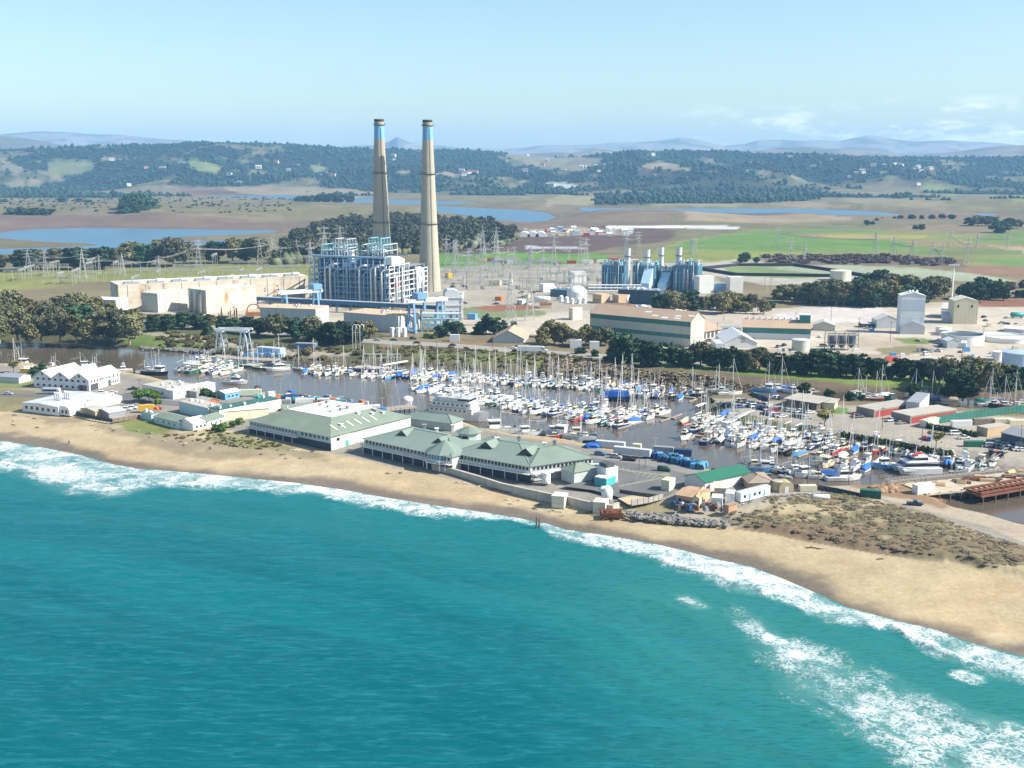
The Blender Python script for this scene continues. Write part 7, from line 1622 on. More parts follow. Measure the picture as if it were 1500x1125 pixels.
def mansard(A, B, Cc, H, rise, inset, label):
    a, rz, L = frame(A, B); D = depth_to(A, B, Cc); t = empty('laboratory', a, rz, label, 'building'); o = .7
    MB().box(0, L, 0, D, -.4, H).build('wall', LABW, t); b = MB(); b.m(GROOF)
    V = [(-o,-o,H), (L+o,-o,H), (L+o,D+o,H), (-o,D+o,H), (inset,inset,H+rise), (L-inset,inset,H+rise), (L-inset,D-inset,H+rise), (inset,D-inset,H+rise)]
    b.add(V, [(0,1,5,4), (1,2,6,5), (2,3,7,6), (3,0,4,7), (3,2,1,0)]); b.build('roof', None, t)
    b = MB(); b.m(SLAB); b.box(inset, L-inset, inset, D-inset, H+rise-.05, H+rise+.12); b.build('flat_roof', None, t); return t, L, D
t, L, D = mansard((366, 634), (485, 659), (598, 627), 5.4, 4.4, 11.5, 'left laboratory building with a sage hipped roof and white flat top')
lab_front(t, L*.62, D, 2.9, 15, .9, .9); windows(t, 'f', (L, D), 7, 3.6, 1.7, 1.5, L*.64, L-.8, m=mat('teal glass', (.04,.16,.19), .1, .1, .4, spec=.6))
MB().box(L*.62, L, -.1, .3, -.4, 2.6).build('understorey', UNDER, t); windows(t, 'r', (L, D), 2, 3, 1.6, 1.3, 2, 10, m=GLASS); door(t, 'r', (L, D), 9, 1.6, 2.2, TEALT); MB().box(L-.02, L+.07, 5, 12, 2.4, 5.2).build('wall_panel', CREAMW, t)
r = random.Random(6)
for i in range(13):
    f = r.random(); x, y, z = (r.uniform(14, L-14), r.uniform(13, D-13), 9.9) if i < 7 else (L - 11.5*f*.8 - 1, r.uniform(8, D-10), 5.5 + 4.4*f*.8)
    o = MB().box(-.6, .6, -.6, .6, -.3, .9).box(-.8, .8, -.8, .8, .9, 1.1).build('roof_vent', r.choice((SLAB, GREYP, LABW)), roof_of(t), loc=(x, y, z))
for i in range(6):
    y = 6 + i*4.6; b = MB(); q = lambda e: (L + .7 - e, 5.45 + 4.4*e/12.2 + .12); x0, z0 = q(3.2); x1, z1 = q(7.4); b.add([(x0, y, z0), (x0, y+.7, z0), (x1, y+.7, z1), (x1, y, z1)], [(0,1,2,3)]); b.build('skylight', SLAB, roof_of(t))
def wing(A, B, D, H, rise, roof='hip', rm=GROOF2, over=.8): return house('wing', A, B, D, H, rise, roof, LABW, rm, over)
# right laboratory: two hipped wings meeting at an octagonal bay, and an end wing turned to the right
main, L, D, H = wing((534, 662), (662, 690.2), 27, 5.4, 3.9); main.name = 'laboratory'; tag(main, 'right laboratory with a long sea green roof, octagonal bay and cupola', 'building')
lab_front(main, L, D, 2.9, 24)
for x, y in ((L*.30, 7), (L*.72, 7)):
    b = MB(); b.m(GROOF2); b.add([(x-3, y, 7.4), (x+3, y, 7.4), (x, y, 9.6), (x, y+7, 9.6), (x-3, y+5.5, 7.4), (x+3, y+5.5, 7.4)], [(0, 2, 3, 4), (1, 5, 3, 2)]); b.m(GLASS); b.add([(x-2.9, y+.2, 7.3), (x+2.9, y+.2, 7.3), (x, y+.2, 9.5)], [(0, 1, 2)]); b.build('dormer', None, roof_of(main))
w2, L, D, H = wing((654, 682), (777, 704.5), 30, 5.42, 3.5); lab_front(w2, L, D, 2.9, 24)
for x in (L*.35, L*.82):
    b = MB(); b.m(GROOF2); b.add([(x-3, 7, 7.6), (x+3, 7, 7.6), (x, 7, 9.8), (x, 14, 9.8), (x-3, 12.5, 7.6), (x+3, 12.5, 7.6)], [(0, 2, 3, 4), (1, 5, 3, 2)]); b.m(GLASS); b.add([(x-2.9, 7.2, 7.5), (x+2.9, 7.2, 7.5), (x, 7.2, 9.7)], [(0, 1, 2)]); b.build('dormer', None, roof_of(w2))
absorb(main, w2)
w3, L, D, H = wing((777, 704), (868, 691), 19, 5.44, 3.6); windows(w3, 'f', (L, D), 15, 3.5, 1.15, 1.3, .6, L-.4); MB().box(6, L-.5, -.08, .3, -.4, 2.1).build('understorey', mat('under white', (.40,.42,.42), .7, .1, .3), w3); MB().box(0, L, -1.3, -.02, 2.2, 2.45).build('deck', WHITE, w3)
b = MB(); [b.bar((x, -1.25, 2.4), (x, -1.25, 3.3), .1) for x in np.arange(0, L, 1.2)]; b.bar((0, -1.25, 3.3), (L, -1.25, 3.3), .12); b.build('deck_railing', WHITE, w3); absorb(main, w3)
p = G(655, 683); b = MB(); ctr = (0, 5.2)
def oct_(rr, c=(0, 0)): return [(c[0] + rr*math.cos(math.pi/8 + k*math.pi/4), c[1] + rr*math.sin(math.pi/8 + k*math.pi/4)) for k in range(8)]
bay = empty('bay', p + Vector((-.8, 2.0, 0)), -.61); MB().prism(oct_(7.2), 2.6, 5.6).build('bay_wall', LABW, bay); MB().prism(oct_(7.27), 3.5, 5.2).build('bay_windows', BLUEG, bay)
b = MB(); q = oct_(8.2); b.add([(x, y, 5.6) for x, y in q] + [(0, 0, 9.9)], [(k, (k+1) % 8, 8) for k in range(8)] + [tuple(reversed(range(8)))]); b.build('bay_roof', GROOF2, bay); MB().prism(oct_(8.6), 2.2, 2.5).build('deck', WHITE, bay)
b = MB(); [b.bar((x, y, 2.5), (x, y, 3.4), .2) for x, y in oct_(8.4)]; [b.bar((*oct_(8.4)[k], 3.4), (*oct_(8.4)[(k+1) % 8], 3.4), .2) for k in range(8)]; [b.bar((*oct_(8.0)[k], -.4), (*oct_(8.0)[k], 2.2), .3) for k in range(8)]
for k in range(8):
    a_, c_ = Vector((*oct_(7.3)[k], 0)), Vector((*oct_(7.3)[(k+1) % 8], 0))
    for f in (0, .25, .5, .75): q_ = a_.lerp(c_, f); b.bar((q_.x, q_.y, 3.4), (q_.x, q_.y, 5.3), .2)
b.build('deck_railing', WHITE, bay); absorb(main, bay)
cup = empty('cup', G(688, 668), -.4); MB().prism(oct_(4.3), 3, 10).build('cupola_wall', LABW, cup); MB().box(-1, 1, -4.06, -3.9, 7.6, 9).build('cupola_window', GLASS, cup); b = MB(); b.add([(x, y, 10) for x, y in oct_(5.5)] + [(0, 0, 12.2)], [(k, (k+1) % 8, 8) for k in range(8)] + [tuple(reversed(range(8)))]); b.build('cupola_roof', GROOF2, cup); absorb(main, cup)
for i, (x, y, z) in enumerate(((622, 650, 8.6), (640, 655, 8.4), (700, 668, 8.6), (728, 672, 9), (760, 672, 9.6), (798, 680, 9), (812, 676, 9), (664, 652, 9))):
    p = G(x, y, 3); b = MB(); b.box(-.6, .6, -.6, .6, z-3.5, z-.6); b.box(-.9, .9, -.9, .9, z-.6, z-.4); o = b.build('roof_vent', SLAB if i % 2 else GREYP, main); im = Matrix.LocRotScale(main.location, main.rotation_euler, (1,1,1)).inverted(); o.matrix_basis = im @ Matrix.Translation(p)
t, L, D, H = house('storehouse', (592, 623), (662, 632), 9, 3.6, 2.6, 'hip', LABW, GROOF2, .8, 'long low store with a sea green roof beside the white ship', 'building')
t, L, D, H = house('annex', (822, 701), (841, 708), 11, 4.0, 2.0, 'hip', LABW, GROOF, .5, 'small hipped annex at the right end of the laboratory', 'building')
t = empty('staircase', G(779, 706), -.35, 'white outside stairs at the right end of the laboratory', 'stairs'); b = MB()
for s in (0, 1.6): b.bar((0, s, 3.3), (6.5, s, .1), .3); b.bar((0, s, 4.2), (6.5, s, 1), .14)
for i in range(13): b.box(i*.5, i*.5+.4, 0, 1.6, 3.2 - i*.24, 3.28 - i*.24)
b.build('flight', WHITE, t); t2 = copy_tree(t); t2.location = G(523, 659); t2.rotation_euler.z = 2.6 - math.pi; t2['label'] = 'white beach stairs between the two laboratory buildings'
vtank('water_tank', 800, 708, 14, 693.5, WHITE, 'white round water tank by the laboratory stairs')
# ---- white fish warehouses at the left
A, B, Cc = (50, 567), (131, 573), (199, 562); a, rz, L = frame(A, B); D = depth_to(A, B, Cc); H = HT(*B, 557.5); WW = mat('warehouse white', (.70,.71,.70), .6, .07, .15, kind='plank', stripe=.8, dirt=.15)
t = empty('warehouse', a, rz, 'white warehouse with three parallel gabled roofs at the channel', 'warehouse'); w = L / 3; rs = 3.4
b = MB(); pr = [(0, -.4), (L, -.4), (L, H)]
for k in (2, 1, 0): pr += [(w*(k+.5), H+rs), (w*k, H)]
b.profy(pr, 0, D); b.build('wall', WW, t)
for k in range(3):
    b = MB(); b.profy([(w*k - (.4 if k == 0 else 0), H-.05), (w*(k+.5), H+rs+.02), (w*(k+1) + (.4 if k == 2 else 0), H-.05), (w*(k+1) + (.4 if k == 2 else 0), H+.2), (w*(k+.5), H+rs+.28), (w*k - (.4 if k == 0 else 0), H+.2)], -.5, D+.5); b.build('roof', mat('pale roof sheet', (.68,.66,.58), .7, .05, .1, kind='roll', stripe=3.0), t)
windows(t, 'f', (L, D), 9, H-1.2, 1.5, 1, fm=WW); windows(t, 'f', (L, D), 9, 1.0, 1.5, 1.1, fm=WW); windows(t, 'f', (L, D), 3, H+1.2, .9, 1.2, w*.5 - w*.5, L, fm=WW)
windows(t, 'r', (L, D), 12, H-1.5, 1.2, 1, fm=WW, xs=[2+k*2.3 for k in range(7)] + [D-14+k*3 for k in range(5)]); windows(t, 'r', (L, D), 4, 1, 1.2, 1.1, fm=WW, x0=D*.66, x1=D-1); door(t, 'r', (L, D), 4, 6, 3.2, DARKST); door(t, 'r', (L, D), D*.5, 5, 4.2, LGREY); door(t, 'f', (L, D), L-4, 5, 2.8, DARKST); door(t, 'r', (L, D), D*.66, 2.4, 3, DARKST)
A, B, Cc = (33, 601), (86, 608), (158, 590); H = HT(*B, 597); a, rz, L = frame(A, B); D = depth_to(A, B, Cc)
t, L, D, H = house('fish_plant', A, B, D, H, .7, 'gable_y', WHITE, mat('grey flat roof', (.46,.48,.49), .8, .06, .1), .2, 'long white flat-roofed plant above the beach', 'building')
windows(t, 'f', (L, D), 6, 1, 1.7, 1.5); windows(t, 'r', (L, D), 3, H-1.7, 1.3, 1.4, D*.72, D-1); windows(t, 'r', (L, D), 5, .9, .8, .9, D*.4, D*.86); door(t, 'r', (L, D), D*.62, 1.2, 2.2, LGREY); door(t, 'r', (L, D), D*.9, 1.2, 2.2, LGREY)
for i in range(8):
    o = MB().tube([(0, 0, -.2), (0, 0, 4.4)], .32, 8).cyl(0, 0, 4.4, 4.7, .42, .1, 8).build('roof_flue', WHITE, roof_of(t), loc=(L*(.50 + .055*(i % 4)) + (1.5 if i > 3 else 0), 9 + (i // 4)*4.5, H))
b = MB(); b.profy([(0, 0), (6, 0), (6, 2.4), (5.2, 3.6), (3, 4.3), (0, 4.3)], 0, 9); o = b.build('barrel_porch', WHITE, t, loc=(L+.02, 1, 0)); windows(t, 'f', (L, D), 2, .8, 1.3, 1.6, xs=[L+1.6, L+4]); 
for c in list(t.children)[-2:]: c.location.y = .95
house('annex', (157, 591), (173, 589), 7, 3.2, 0, 'flat', WHITE, WHITE, label='small white annex at the far end of the fish plant', cat='building')
t = empty('camper_trailer', G(75, 577), -.08, 'silver camper trailer parked above the white plant', 'trailer'); MB().profy([(-4.6, .7), (4.6, .7), (4.6, 2.4), (4, 3), (-4.2, 3), (-4.6, 2.4)], -1.2, 1.2).build('body', LGREY, t); MB().box(-3.6, 3.2, -1.24, -1.2, 1.7, 2.4).build('window_band', GLASS, t)
for x in (-1, .2): inst('wheel', CARS['wheel'], t, (x, -1.1, .34)); inst('wheel', CARS['wheel'], t, (x, 1.1, .34))
# ---- low buildings in the middle of the spit
AQUA = mat('pale aqua wall', (.44,.60,.60), .7, .06, .2); DGR = mat('dark green flat roof', (.045,.125,.115), .85, .1, .2); GRAVEL = mat('gravel roof', (.40,.38,.32), .9, .1, .4)
for nm, A, B, D, H, rise, roof, wm, rm, lab, wins in (
    ('cannery', (208, 576), (244, 583), 16, 4.2, 0, 'flat', WHITE, GRAVEL, 'white flat-roofed cannery with a blue shaded front', [('f', 4, 1.4, 1.6, 1.4), ('r', 4, 2, 1, .8)]),
    ('cannery_wing', (243, 583), (254, 585), 26, 4.0, 0, 'flat', WHITE, SLAB, 'long white wing joined to the cannery', [('r', 5, 2.2, 1, .7)]),
    ('workshop', (263, 604), (306, 615), 9, 5.0, 0, 'flat', AQUA, GRAVEL, 'aqua flat-roofed workshop behind the beach cottages', []),
    ('long_shed', (306, 614), (322, 618), 34, 5.2, 0, 'flat', CREAMW, DGR, 'long cream-walled shed with a dark green flat roof', []),
    ('cream_hall', (322, 617), (394, 611), 10, 4.2, .4, 'shed', CREAMW, SLAB, 'cream hall with a pale sloping roof beside green bushes', []),
    ('cottage', (226, 619), (262, 628), 9, 2.8, 1.2, 'gable_x', AQUA, GROOF, 'aqua beach cottage with a sage roof', [('f', 4, .9, 1, 1)]),
    ('cottage', (262, 626), (283, 631), 8, 3, 1.6, 'gable_y', WHITE, SLAB, 'white gabled beach cottage between two green roofed ones', [('r', 3, .9, 1, 1)]),
    ('cottage', (282, 624), (304, 627), 11, 3, 1.4, 'gable_y', WHITE, GROOF, 'white cottage with a sage roof right of the gabled one', [('f', 2, .9, 1, 1), ('r', 3, .9, 1, 1)]),
    ('hut', (207, 613), (222, 617), 4, 3, .5, 'shed', AQUA, GROOF, 'tiny aqua hut with a white door on the beach grass', []),
    ('red_house', (286, 597), (300, 600), 8, 3.4, 1.4, 'gable_x', mat('salmon red wall', (.42,.13,.09), .8, .1, .3), GRAVEL, 'small salmon red house beside the dark pine', [('f', 2, .9, 1, 1)]),
    ('bait_shop', (316, 583), (330, 586), 9, 3.2, .8, 'gable_y', SKYB, SLAB, 'light blue and white shop hut near the dock', [('r', 3, .9, 1.2, 1.2)]),
    ('shed', (272, 580), (288, 583), 7, 3, .8, 'shed', GREYP, GRAVEL, 'grey shed left of the dark pine', []),
    ('green_store', (420, 616), (470, 612), 14, 3.6, .6, 'shed', CREAMW, GROOF, 'sage roofed store behind the left laboratory', []),
    ('yard_shed', (118, 607), (140, 612), 7, 2.8, .8, 'gable_y', TANB, GRAVEL, 'tan yard shed inside the brown board fence', []),
    ('yard_shed', (142, 609), (160, 614), 8, 2.8, 1, 'gable_y', GREYP, LGREY, 'grey yard shed inside the brown board fence', []),
    ('yard_store', (112, 600), (126, 602), 22, 3, 0, 'flat', WHITE, SLAB, 'white low yard store right of the long plant', []),
    ('boat_store', (0, 560), (28, 562), 9, 3, 1.4, 'gable_x', LGREY, GREYP, 'low grey boat store at the left edge', []),
    ('cabin', (30, 548), (44, 549), 6, 3, .5, 'shed', YELP, CREAM, 'yellow cabin beside the dark tree at left', [])):
    tt, L, D_, H_ = house(nm, A, B, D, H, rise, roof, wm, rm, .35, lab, 'building')
    for (f, n, z, w_, h_) in wins: windows(tt, f, (L, D_), n, z, w_, h_)
    if roof in ('flat', 'shed'): bits(MB().m(SLAB), L, D_, H_ + .3, 4 if L * D_ < 300 else 9, int(A[0]), 1.3).build('roof_vent', None, roof_of(tt))
# ---- box trailers, containers, drums, nets on the docks
def container(x, y, L, rz, m, label, H=2.7, name='container', z=3.0, grp=None):
    t = empty(name, G(x, y, z), rz); tag(t, label, 'container', grp)
    b = MB(); b.box(-L/2, L/2, -1.22, 1.22, .9 if 'trailer' in name else .1, H + (.9 if 'trailer' in name else .1)); b.build('box', m, t)
    zb = .9 if 'trailer' in name else .1; b = MB(); [b.box(x0, x0+.08, -1.27, 1.27, zb + .05, zb + H - .12) for x0 in np.arange(-L/2+.5, L/2, 1.2)]; b.build('ribs', m, t)
    if 'trailer' in name:
        for sx in (-L/2+1.2, -L/2+2.2, L/2-2.5):
            for sy in (-1, 1): inst('wheel', CARS['wheel'], t, (sx, sy, .34), 0, 1.2)
    return t
LIME = mat('pale lime trailer', (.50,.56,.42), .6, .08, .3)
for a_ in ((365, 581, 12, .12, LIME, 'pale lime box trailer on the fish dock', 'trailer'), (447, 592, 9, .1, WHITE, 'white container left of the orange crate stack', 'container'), (417, 594, 6, .05, GREYP, 'grey container half hidden by nets', 'container'), (519, 600, 9, .12, WHITE, 'white container at the wharf root', 'container'), (546, 602, 7, .12, WHITE, 'smaller white container on the crowded wharf', 'container'), (498, 594, 6, .1, TEALP, 'teal container among the gear', 'container'), (474, 592, 6, .2, LGREY, 'light grey mesh container beside the teal drums', 'container'),
    (926, 669, 15, -.42, LGREY, 'long pale grey trailer by the blue drums', 'trailer'), (894, 656, 12, -.35, LGREY, 'pale grey barge hull box at the wharf edge', 'container'), (972, 664, 8, -.3, GREYP, 'grey cabin container over the drum yard', 'container'), (1000, 668, 7, -.25, NAVY, 'navy container over the drum yard', 'container'), (933, 660, 3.4, -.3, CREAM, 'tiny cream crane cabin on the wharf', 'container'), (1120, 733, 0, 0, WHITE, '', '')):
    if a_[2]: container(a_[0], a_[1], a_[2], a_[3], a_[4], a_[5], name=a_[6] if a_[6] == 'container' else 'box_trailer')
r = random.Random(31); DRUM = MB().lathe(0, 0, [(.75, 0), (.8, .5), (.75, 1.0), (.8, 1.5), (.7, 1.7)], 12).build('drum', SKYB); dm = DRUM.data; bpy.data.objects.remove(DRUM)
NETM = MB(); NETM.ico((0, 0, .35), 1.5, 2, .22, (1, .8, .6)); NETM.ico((1.2, .6, .3), 1.0, 2, .22, (1, .9, .7)); o = NETM.build('net_heap', CANB); nm_ = o.data; bpy.data.objects.remove(o)
BLD = mat('strong blue plastic', (.025,.085,.21), .5, .1, .5)
for i in range(200):
    if i < 66: f = i / 66; x, y = 950 + 80*f + r.uniform(-4, 4), 668 + 17*f + r.uniform(-3, 4); place = 'in the blue drum yard on the wharf'
    else: x = r.uniform(376, 560); y = 574 + (x-376)*.128 + r.uniform(-3, 11); place = 'in the gear yard on the fish dock'
    k = r.random(); m, cn = r.choice(((BLD, 'blue'), (BLD, 'blue'), (SKYB, 'light blue'), (TEALP, 'teal'), (NAVY, 'navy')) if i < 66 else ((CANB, 'blue'), (TEALP, 'teal'), (ORNP, 'orange'), (CANT, 'tan'), (GREYP, 'grey'), (RUST, 'rusty'), (WHITE, 'white'), (DARKST, 'black')))
    if k < .55 and i < 66: o = inst('drum', dm, None, G(x, y), r.uniform(0, 3), r.uniform(1, 1.4)); what = 'drum'
    elif k < .6: o = inst('net_heap', nm_, None, G(x, y), r.uniform(0, 3), r.uniform(.7, 1.4)); what = 'net heap'
    else: w = r.uniform(.8, 2); o = MB().box(-w, w, -w*.7, w*.7, 0, 1.2).box(-w*.9, w*.7, -w*.6, w*.6, 1.2, r.uniform(1.6, 2.6)).build('crate_stack', m, loc=G(x, y)); o.rotation_euler.z = r.uniform(0, 3); what = 'crate stack'
    if what != 'crate stack': o.material_slots[0].link = 'OBJECT'; o.material_slots[0].material = m
    queue(o, f'{cn} {what}', place, what, 'fishing gear on the docks')
for i, (x, y) in enumerate(((545, 595), (560, 596), (574, 594), (585, 596), (1012, 656), (882, 650), (960, 655), (425, 572))): post('derrick', x, y, y - 14, .14, STEEL, 'thin steel derrick', 'on the docks', 'derrick', 'derricks on the docks', arm=1.2)
o = MB().ico((0, 0, 2.2), 2.3, 3, 0, (1.2, 1, .8)).box(-2, 2, -1.6, 1.6, 0, 1.4).build('dome_buoy', WHITE, loc=G(597, 592, 2.6)); tag(o, 'white domed buoy at the end of the old pier', 'buoy')
o = NETM.build('tarpaulin_heap', CANB, loc=G(868, 655)); o.scale = (2.6, 2, 1.6); tag(o, 'blue tarpaulin tent behind the laboratory', 'tarpaulin')
o = NETM.build('tarpaulin_heap', NAVY, loc=G(424, 585)); o.scale = (4.2, 2.6, 2); tag(o, 'dark blue netting mound on the fish dock', 'netting')
# ---- parking lot, road and the seawall end
lot = [(868,668),(905,661),(960,672),(1030,690),(1085,696),(1100,702),(1060,706),(1000,716),(960,732),(905,728),(868,718),(822,712),(850,706),(872,700)]
sheet('parking_lot', GP(lot), 3.03, ASPH)
sheet('road', GP([(868,668),(905,661),(960,672),(1030,690),(1090,697),(1075,702),(1020,697),(950,682),(868,671)]), 3.05, mat('worn road', (.23,.22,.20), .9, .1, .15))
def stripe_sheet(a, b, w, name='painted_line', z=3.08, m=None):
    a, b = G(*a), G(*b); d = (b - a).normalized(); n = Vector((-d.y, d.x, 0)) * w/2; return sheet(name, [a+n, b+n, b-n, a-n], z, m or WHITE)
for i in range(14): x = 878 + i*7; stripe_sheet((x, 682+i*1.65), (x+8, 679+i*1.65), .15)
stripe_sheet((882, 684), (965, 696), 2.2, 'kerb_strip', 3.10, mat('kerb planting', (.23,.225,.15), .9, .2, .6)); stripe_sheet((905, 713), (966, 701), 1.4, 'kerb_strip', 3.10, mat('kerb planting', ())); stripe_sheet((968, 697), (980, 694), 3.5, 'kerb_strip', 3.11, mat('kerb planting', ()))
hwp = [(-200,463),(60,466),(210,472),(330,481),(430,490),(560,501),(660,506),(760,514),(900,523),(1050,533),(1300,546),(1600,563)]
P = GP(hwp); side = []
for s in (1, -1):
    q = []
    for i, p_ in enumerate(P): d = (P[min(i+1, len(P)-1)] - P[max(i-1, 0)]).normalized(); q.append(p_ + Vector((-d.y, d.x, 0)) * s * 7.5)
    side.append(q)
sheet('highway', side[0] + side[1][::-1], 3.04, ROADM)
for off_ in (-.25, .25):
    q = []
    for s in (.07, -.07):
        q.append([p_ + Vector((-(P[min(i+1, len(P)-1)] - P[max(i-1, 0)]).normalized().y, (P[min(i+1, len(P)-1)] - P[max(i-1, 0)]).normalized().x, 0)) * (off_ + s) for i, p_ in enumerate(P)])
    sheet('painted_line', q[0] + q[1][::-1], 3.08, YELP)
sheet('street', GP([(-100,574),(60,577),(150,582),(205,572),(240,586),(280,589),(330,590),(430,600),(430,604),(320,596),(270,596),(200,590),(150,590),(60,582),(-100,579)]), 3.03, ASPH)
def seawall(px, label, H=2.4, w=.8, m=CONC):
    P = GP(px, 2.6); t = empty('seawall', P[0]); tag(t, label, 'wall')
    for i, (a, b_) in enumerate(zip(P, P[1:])): d = b_ - a; o = MB().box(-.3, d.length+.3, -w/2, w/2, -2.5, H-1 + .01*i).box(-.3, d.length+.3, -w/2-.15, w/2+.15, H-1+.01*i, H-.75+.01*i).build('wall_section', m, t, loc=a - P[0]); o.rotation_euler.z = math.atan2(d.y, d.x)
seawall([(634,686),(662,692),(700,703),(735,714),(770,722),(812,731)], 'long grey concrete seawall curving under the laboratory')
seawall([(829,733),(852,739),(876,744)], 'short grey seawall between the two concrete buttresses', 2.4)
seawall([(877,742),(897,746),(905,742)], 'low grey seawall end right of the white pump', 2.2)
for x, y, w_, lab in ((820, 735, 4.4, 'square concrete buttress in the middle of the seawall'), (880, 744, 4.2, 'square concrete buttress under the white pump')): o = MB().box(-w_/2, w_/2, -2.6, 2.6, -1.5, 2.5).box(-w_/2-.15, w_/2+.15, -2.75, 2.75, 2.5, 2.75).build('buttress', mat('pale concrete', ()), loc=G(x, y, 2.6)); o.rotation_euler.z = -.3; tag(o, lab, 'buttress')
t = empty('pump', G(889, 733), .3, 'white bulbous pump dome standing on the seawall buttress', 'pump'); MB().lathe(0, 0, [(1.9, 0), (1.9, 2), (2.1, 3.2), (1.5, 4.6), (.6, 5.2), (.05, 5.3)], 20).build('dome', WHITE, t, True); MB().tube([(-3, 0, 3.8), (-1.6, 0, 4.6), (0, 0, 4.4)], .7, 10).build('spout', LGREY, t, True)
t, L, D, H = house('utility_block', (871, 711), (888, 714), 7, 3, 0, 'flat', TEALT, SLAB, label='low teal walled utility block in the parking lot', cat='building'); t, L, D, H = house('utility_block', (888, 709), (905, 706), 6, 5.4, 0, 'flat', WHITE, SLAB, label='taller white utility block with roof plant in the parking lot', cat='building'); MB().box(.5, 4, .5, 5, H+.3, H+1.6).build('roof_plant', DARKST, t)
house('tank_box', (968, 718), (980, 720), 5, 3.6, 0, 'flat', CREAMW, CREAM, label='cream cubic tank left of the green roofed boathouse', cat='tank')
t, L, D, H = house('boathouse', (1003, 712.5), (1032, 722), 22.5, 3.9, 1.8, 'gable_y', mat('boathouse wall', (.60,.62,.62), .7, .06, .2, kind='plank', stripe=.5), mat('bright green roof', (.022,.135,.08), .6, .06, .1, kind='roll', stripe=2.0), .5, 'boathouse with a bright green roof beside the channel', 'boathouse'); MB().box(L-.3, L+.06, 8, 8.2, 0, H).build('downpipe', LGREY, t)
house('shack', (990, 737), (1020, 742), 12, 2.9, .8, 'gable_x', TANB, mat('rust tan roof', (.44,.29,.18), .85, .12, .3, kind='seam', stripe=1.0), .4, 'long tan roofed shack before the boathouse', 'shed')
house('shack', (1014, 742), (1024, 743), 12, 2.9, .8, 'gable_y', CREAMW, mat('rust tan roof', ()), .3, 'cream gabled shack with dark doors', 'shed')
sh = [o for o in bpy.data.objects if o.name.startswith('shack') and o.parent is None]
for q in sh: door(q, 'f', (6, 12), 1.4, .9, 2.0, DARKST); door(q, 'r', (frame((1014, 742), (1024, 743))[2] if q is sh[-1] else frame((990, 737), (1020, 742))[2], 12), 5, 1.2, 2.0, DARKST)

for i in range(46): x, y = r.uniform(985, 1075), r.uniform(738, 749); w = r.uniform(.3, 1.1); m, nm = r.choice(((WHITE, 'white'), (RUST, 'rusty'), (GREYP, 'grey'), (WOOD, 'timber'), (BLD, 'blue'), (DARKST, 'black'))); o = MB().box(-w, w, -w*.7, w*.7, 0, w).box(-w*.7, w*.5, -w*.5, w*.5, w, w*1.7).build('crate_stack', m, loc=G(x, y)); o.rotation_euler.z = r.uniform(0, 3); queue(o, f'{nm} crate stack', 'in the junk yard before the shacks', 'crate stack', 'junk yard crates')
house('shack', (1046, 728), (1066, 729), 6, 3.2, .5, 'shed', CREAMW, CREAM, .3, 'cream shed against the boathouse wall', 'shed')
house('white_tank_shed', (1042, 741), (1058, 742), 5, 2.6, 0, 'flat', WHITE, WHITE, label='small white box tank in the junk yard', cat='tank'); house('white_tank_shed', (1062, 737), (1075, 738), 5, 3.2, 0, 'flat', WHITE, WHITE, label='white box shed left of the mobile home', cat='shed')
t, L, D, H = house('mobile_home', (1075, 735), (1085, 738), depth_to((1075, 735), (1085, 738), (1129, 727)), 3.4, .3, 'gable_y', WHITE, LGREY, .15, 'white mobile home with blue trimmed windows', 'mobile home', zb=.5); windows(t, 'r', (L, D), 3, 1.7, 1, 1, xs=[2, 7, 9.5], fm=SKYB); door(t, 'r', (L, D), 4.4, .9, 2.1, SKYB, z=.7); door(t, 'r', (L, D), 12, .9, 2.1, SKYB, z=.7)
house('cottage', (1098, 719), (1132, 718), 12, 3, 1.6, 'hip', TANB, mat('dusty brown roof', (.30,.235,.18), .85, .1, .3), .8, 'brown hipped roof cottage behind the mobile home', 'cottage')
vtank('round_tank', 1140, 721, 16, 706, mat('tan tank', (.44,.36,.22), .7, .1, .3), 'tan round tank left of the arched tan shed')
t = empty('arched_shed', G(1152, 722), .1, 'tan arched shed with a pale door beside the round tank', 'shed'); MB().profy([(-2.6, 0), (2.6, 0)] + [(2.6*math.cos(a_), 2.2+1.6*math.sin(a_)) for a_ in np.linspace(0, math.pi, 9)], 0, 5).build('shell', mat('tan tank', ()), t); MB().box(-.7, .7, -.08, .05, 0, 2.2).build('door', WHITE, t)
house('hut', (1061, 752), (1067, 754), 4, 3, .2, 'shed', mat('terracotta board', (.46,.27,.17), .85, .1, .3), mat('taupe lid', (.33,.25,.19), .8, .1, .3), .3, 'lone terracotta hut at the edge of the dunes', 'hut')
container(1275, 729, 7, -.35, GRNP, 'dark green container beside the dirt road'); container(1183, 719, 6, .05, CREAM, 'row of cream panels by the fence', 2); 
t = htank(1202, 735, 5, .9, WHITE, 'white fuel tank lying on the dune grass', 'fuel_tank')
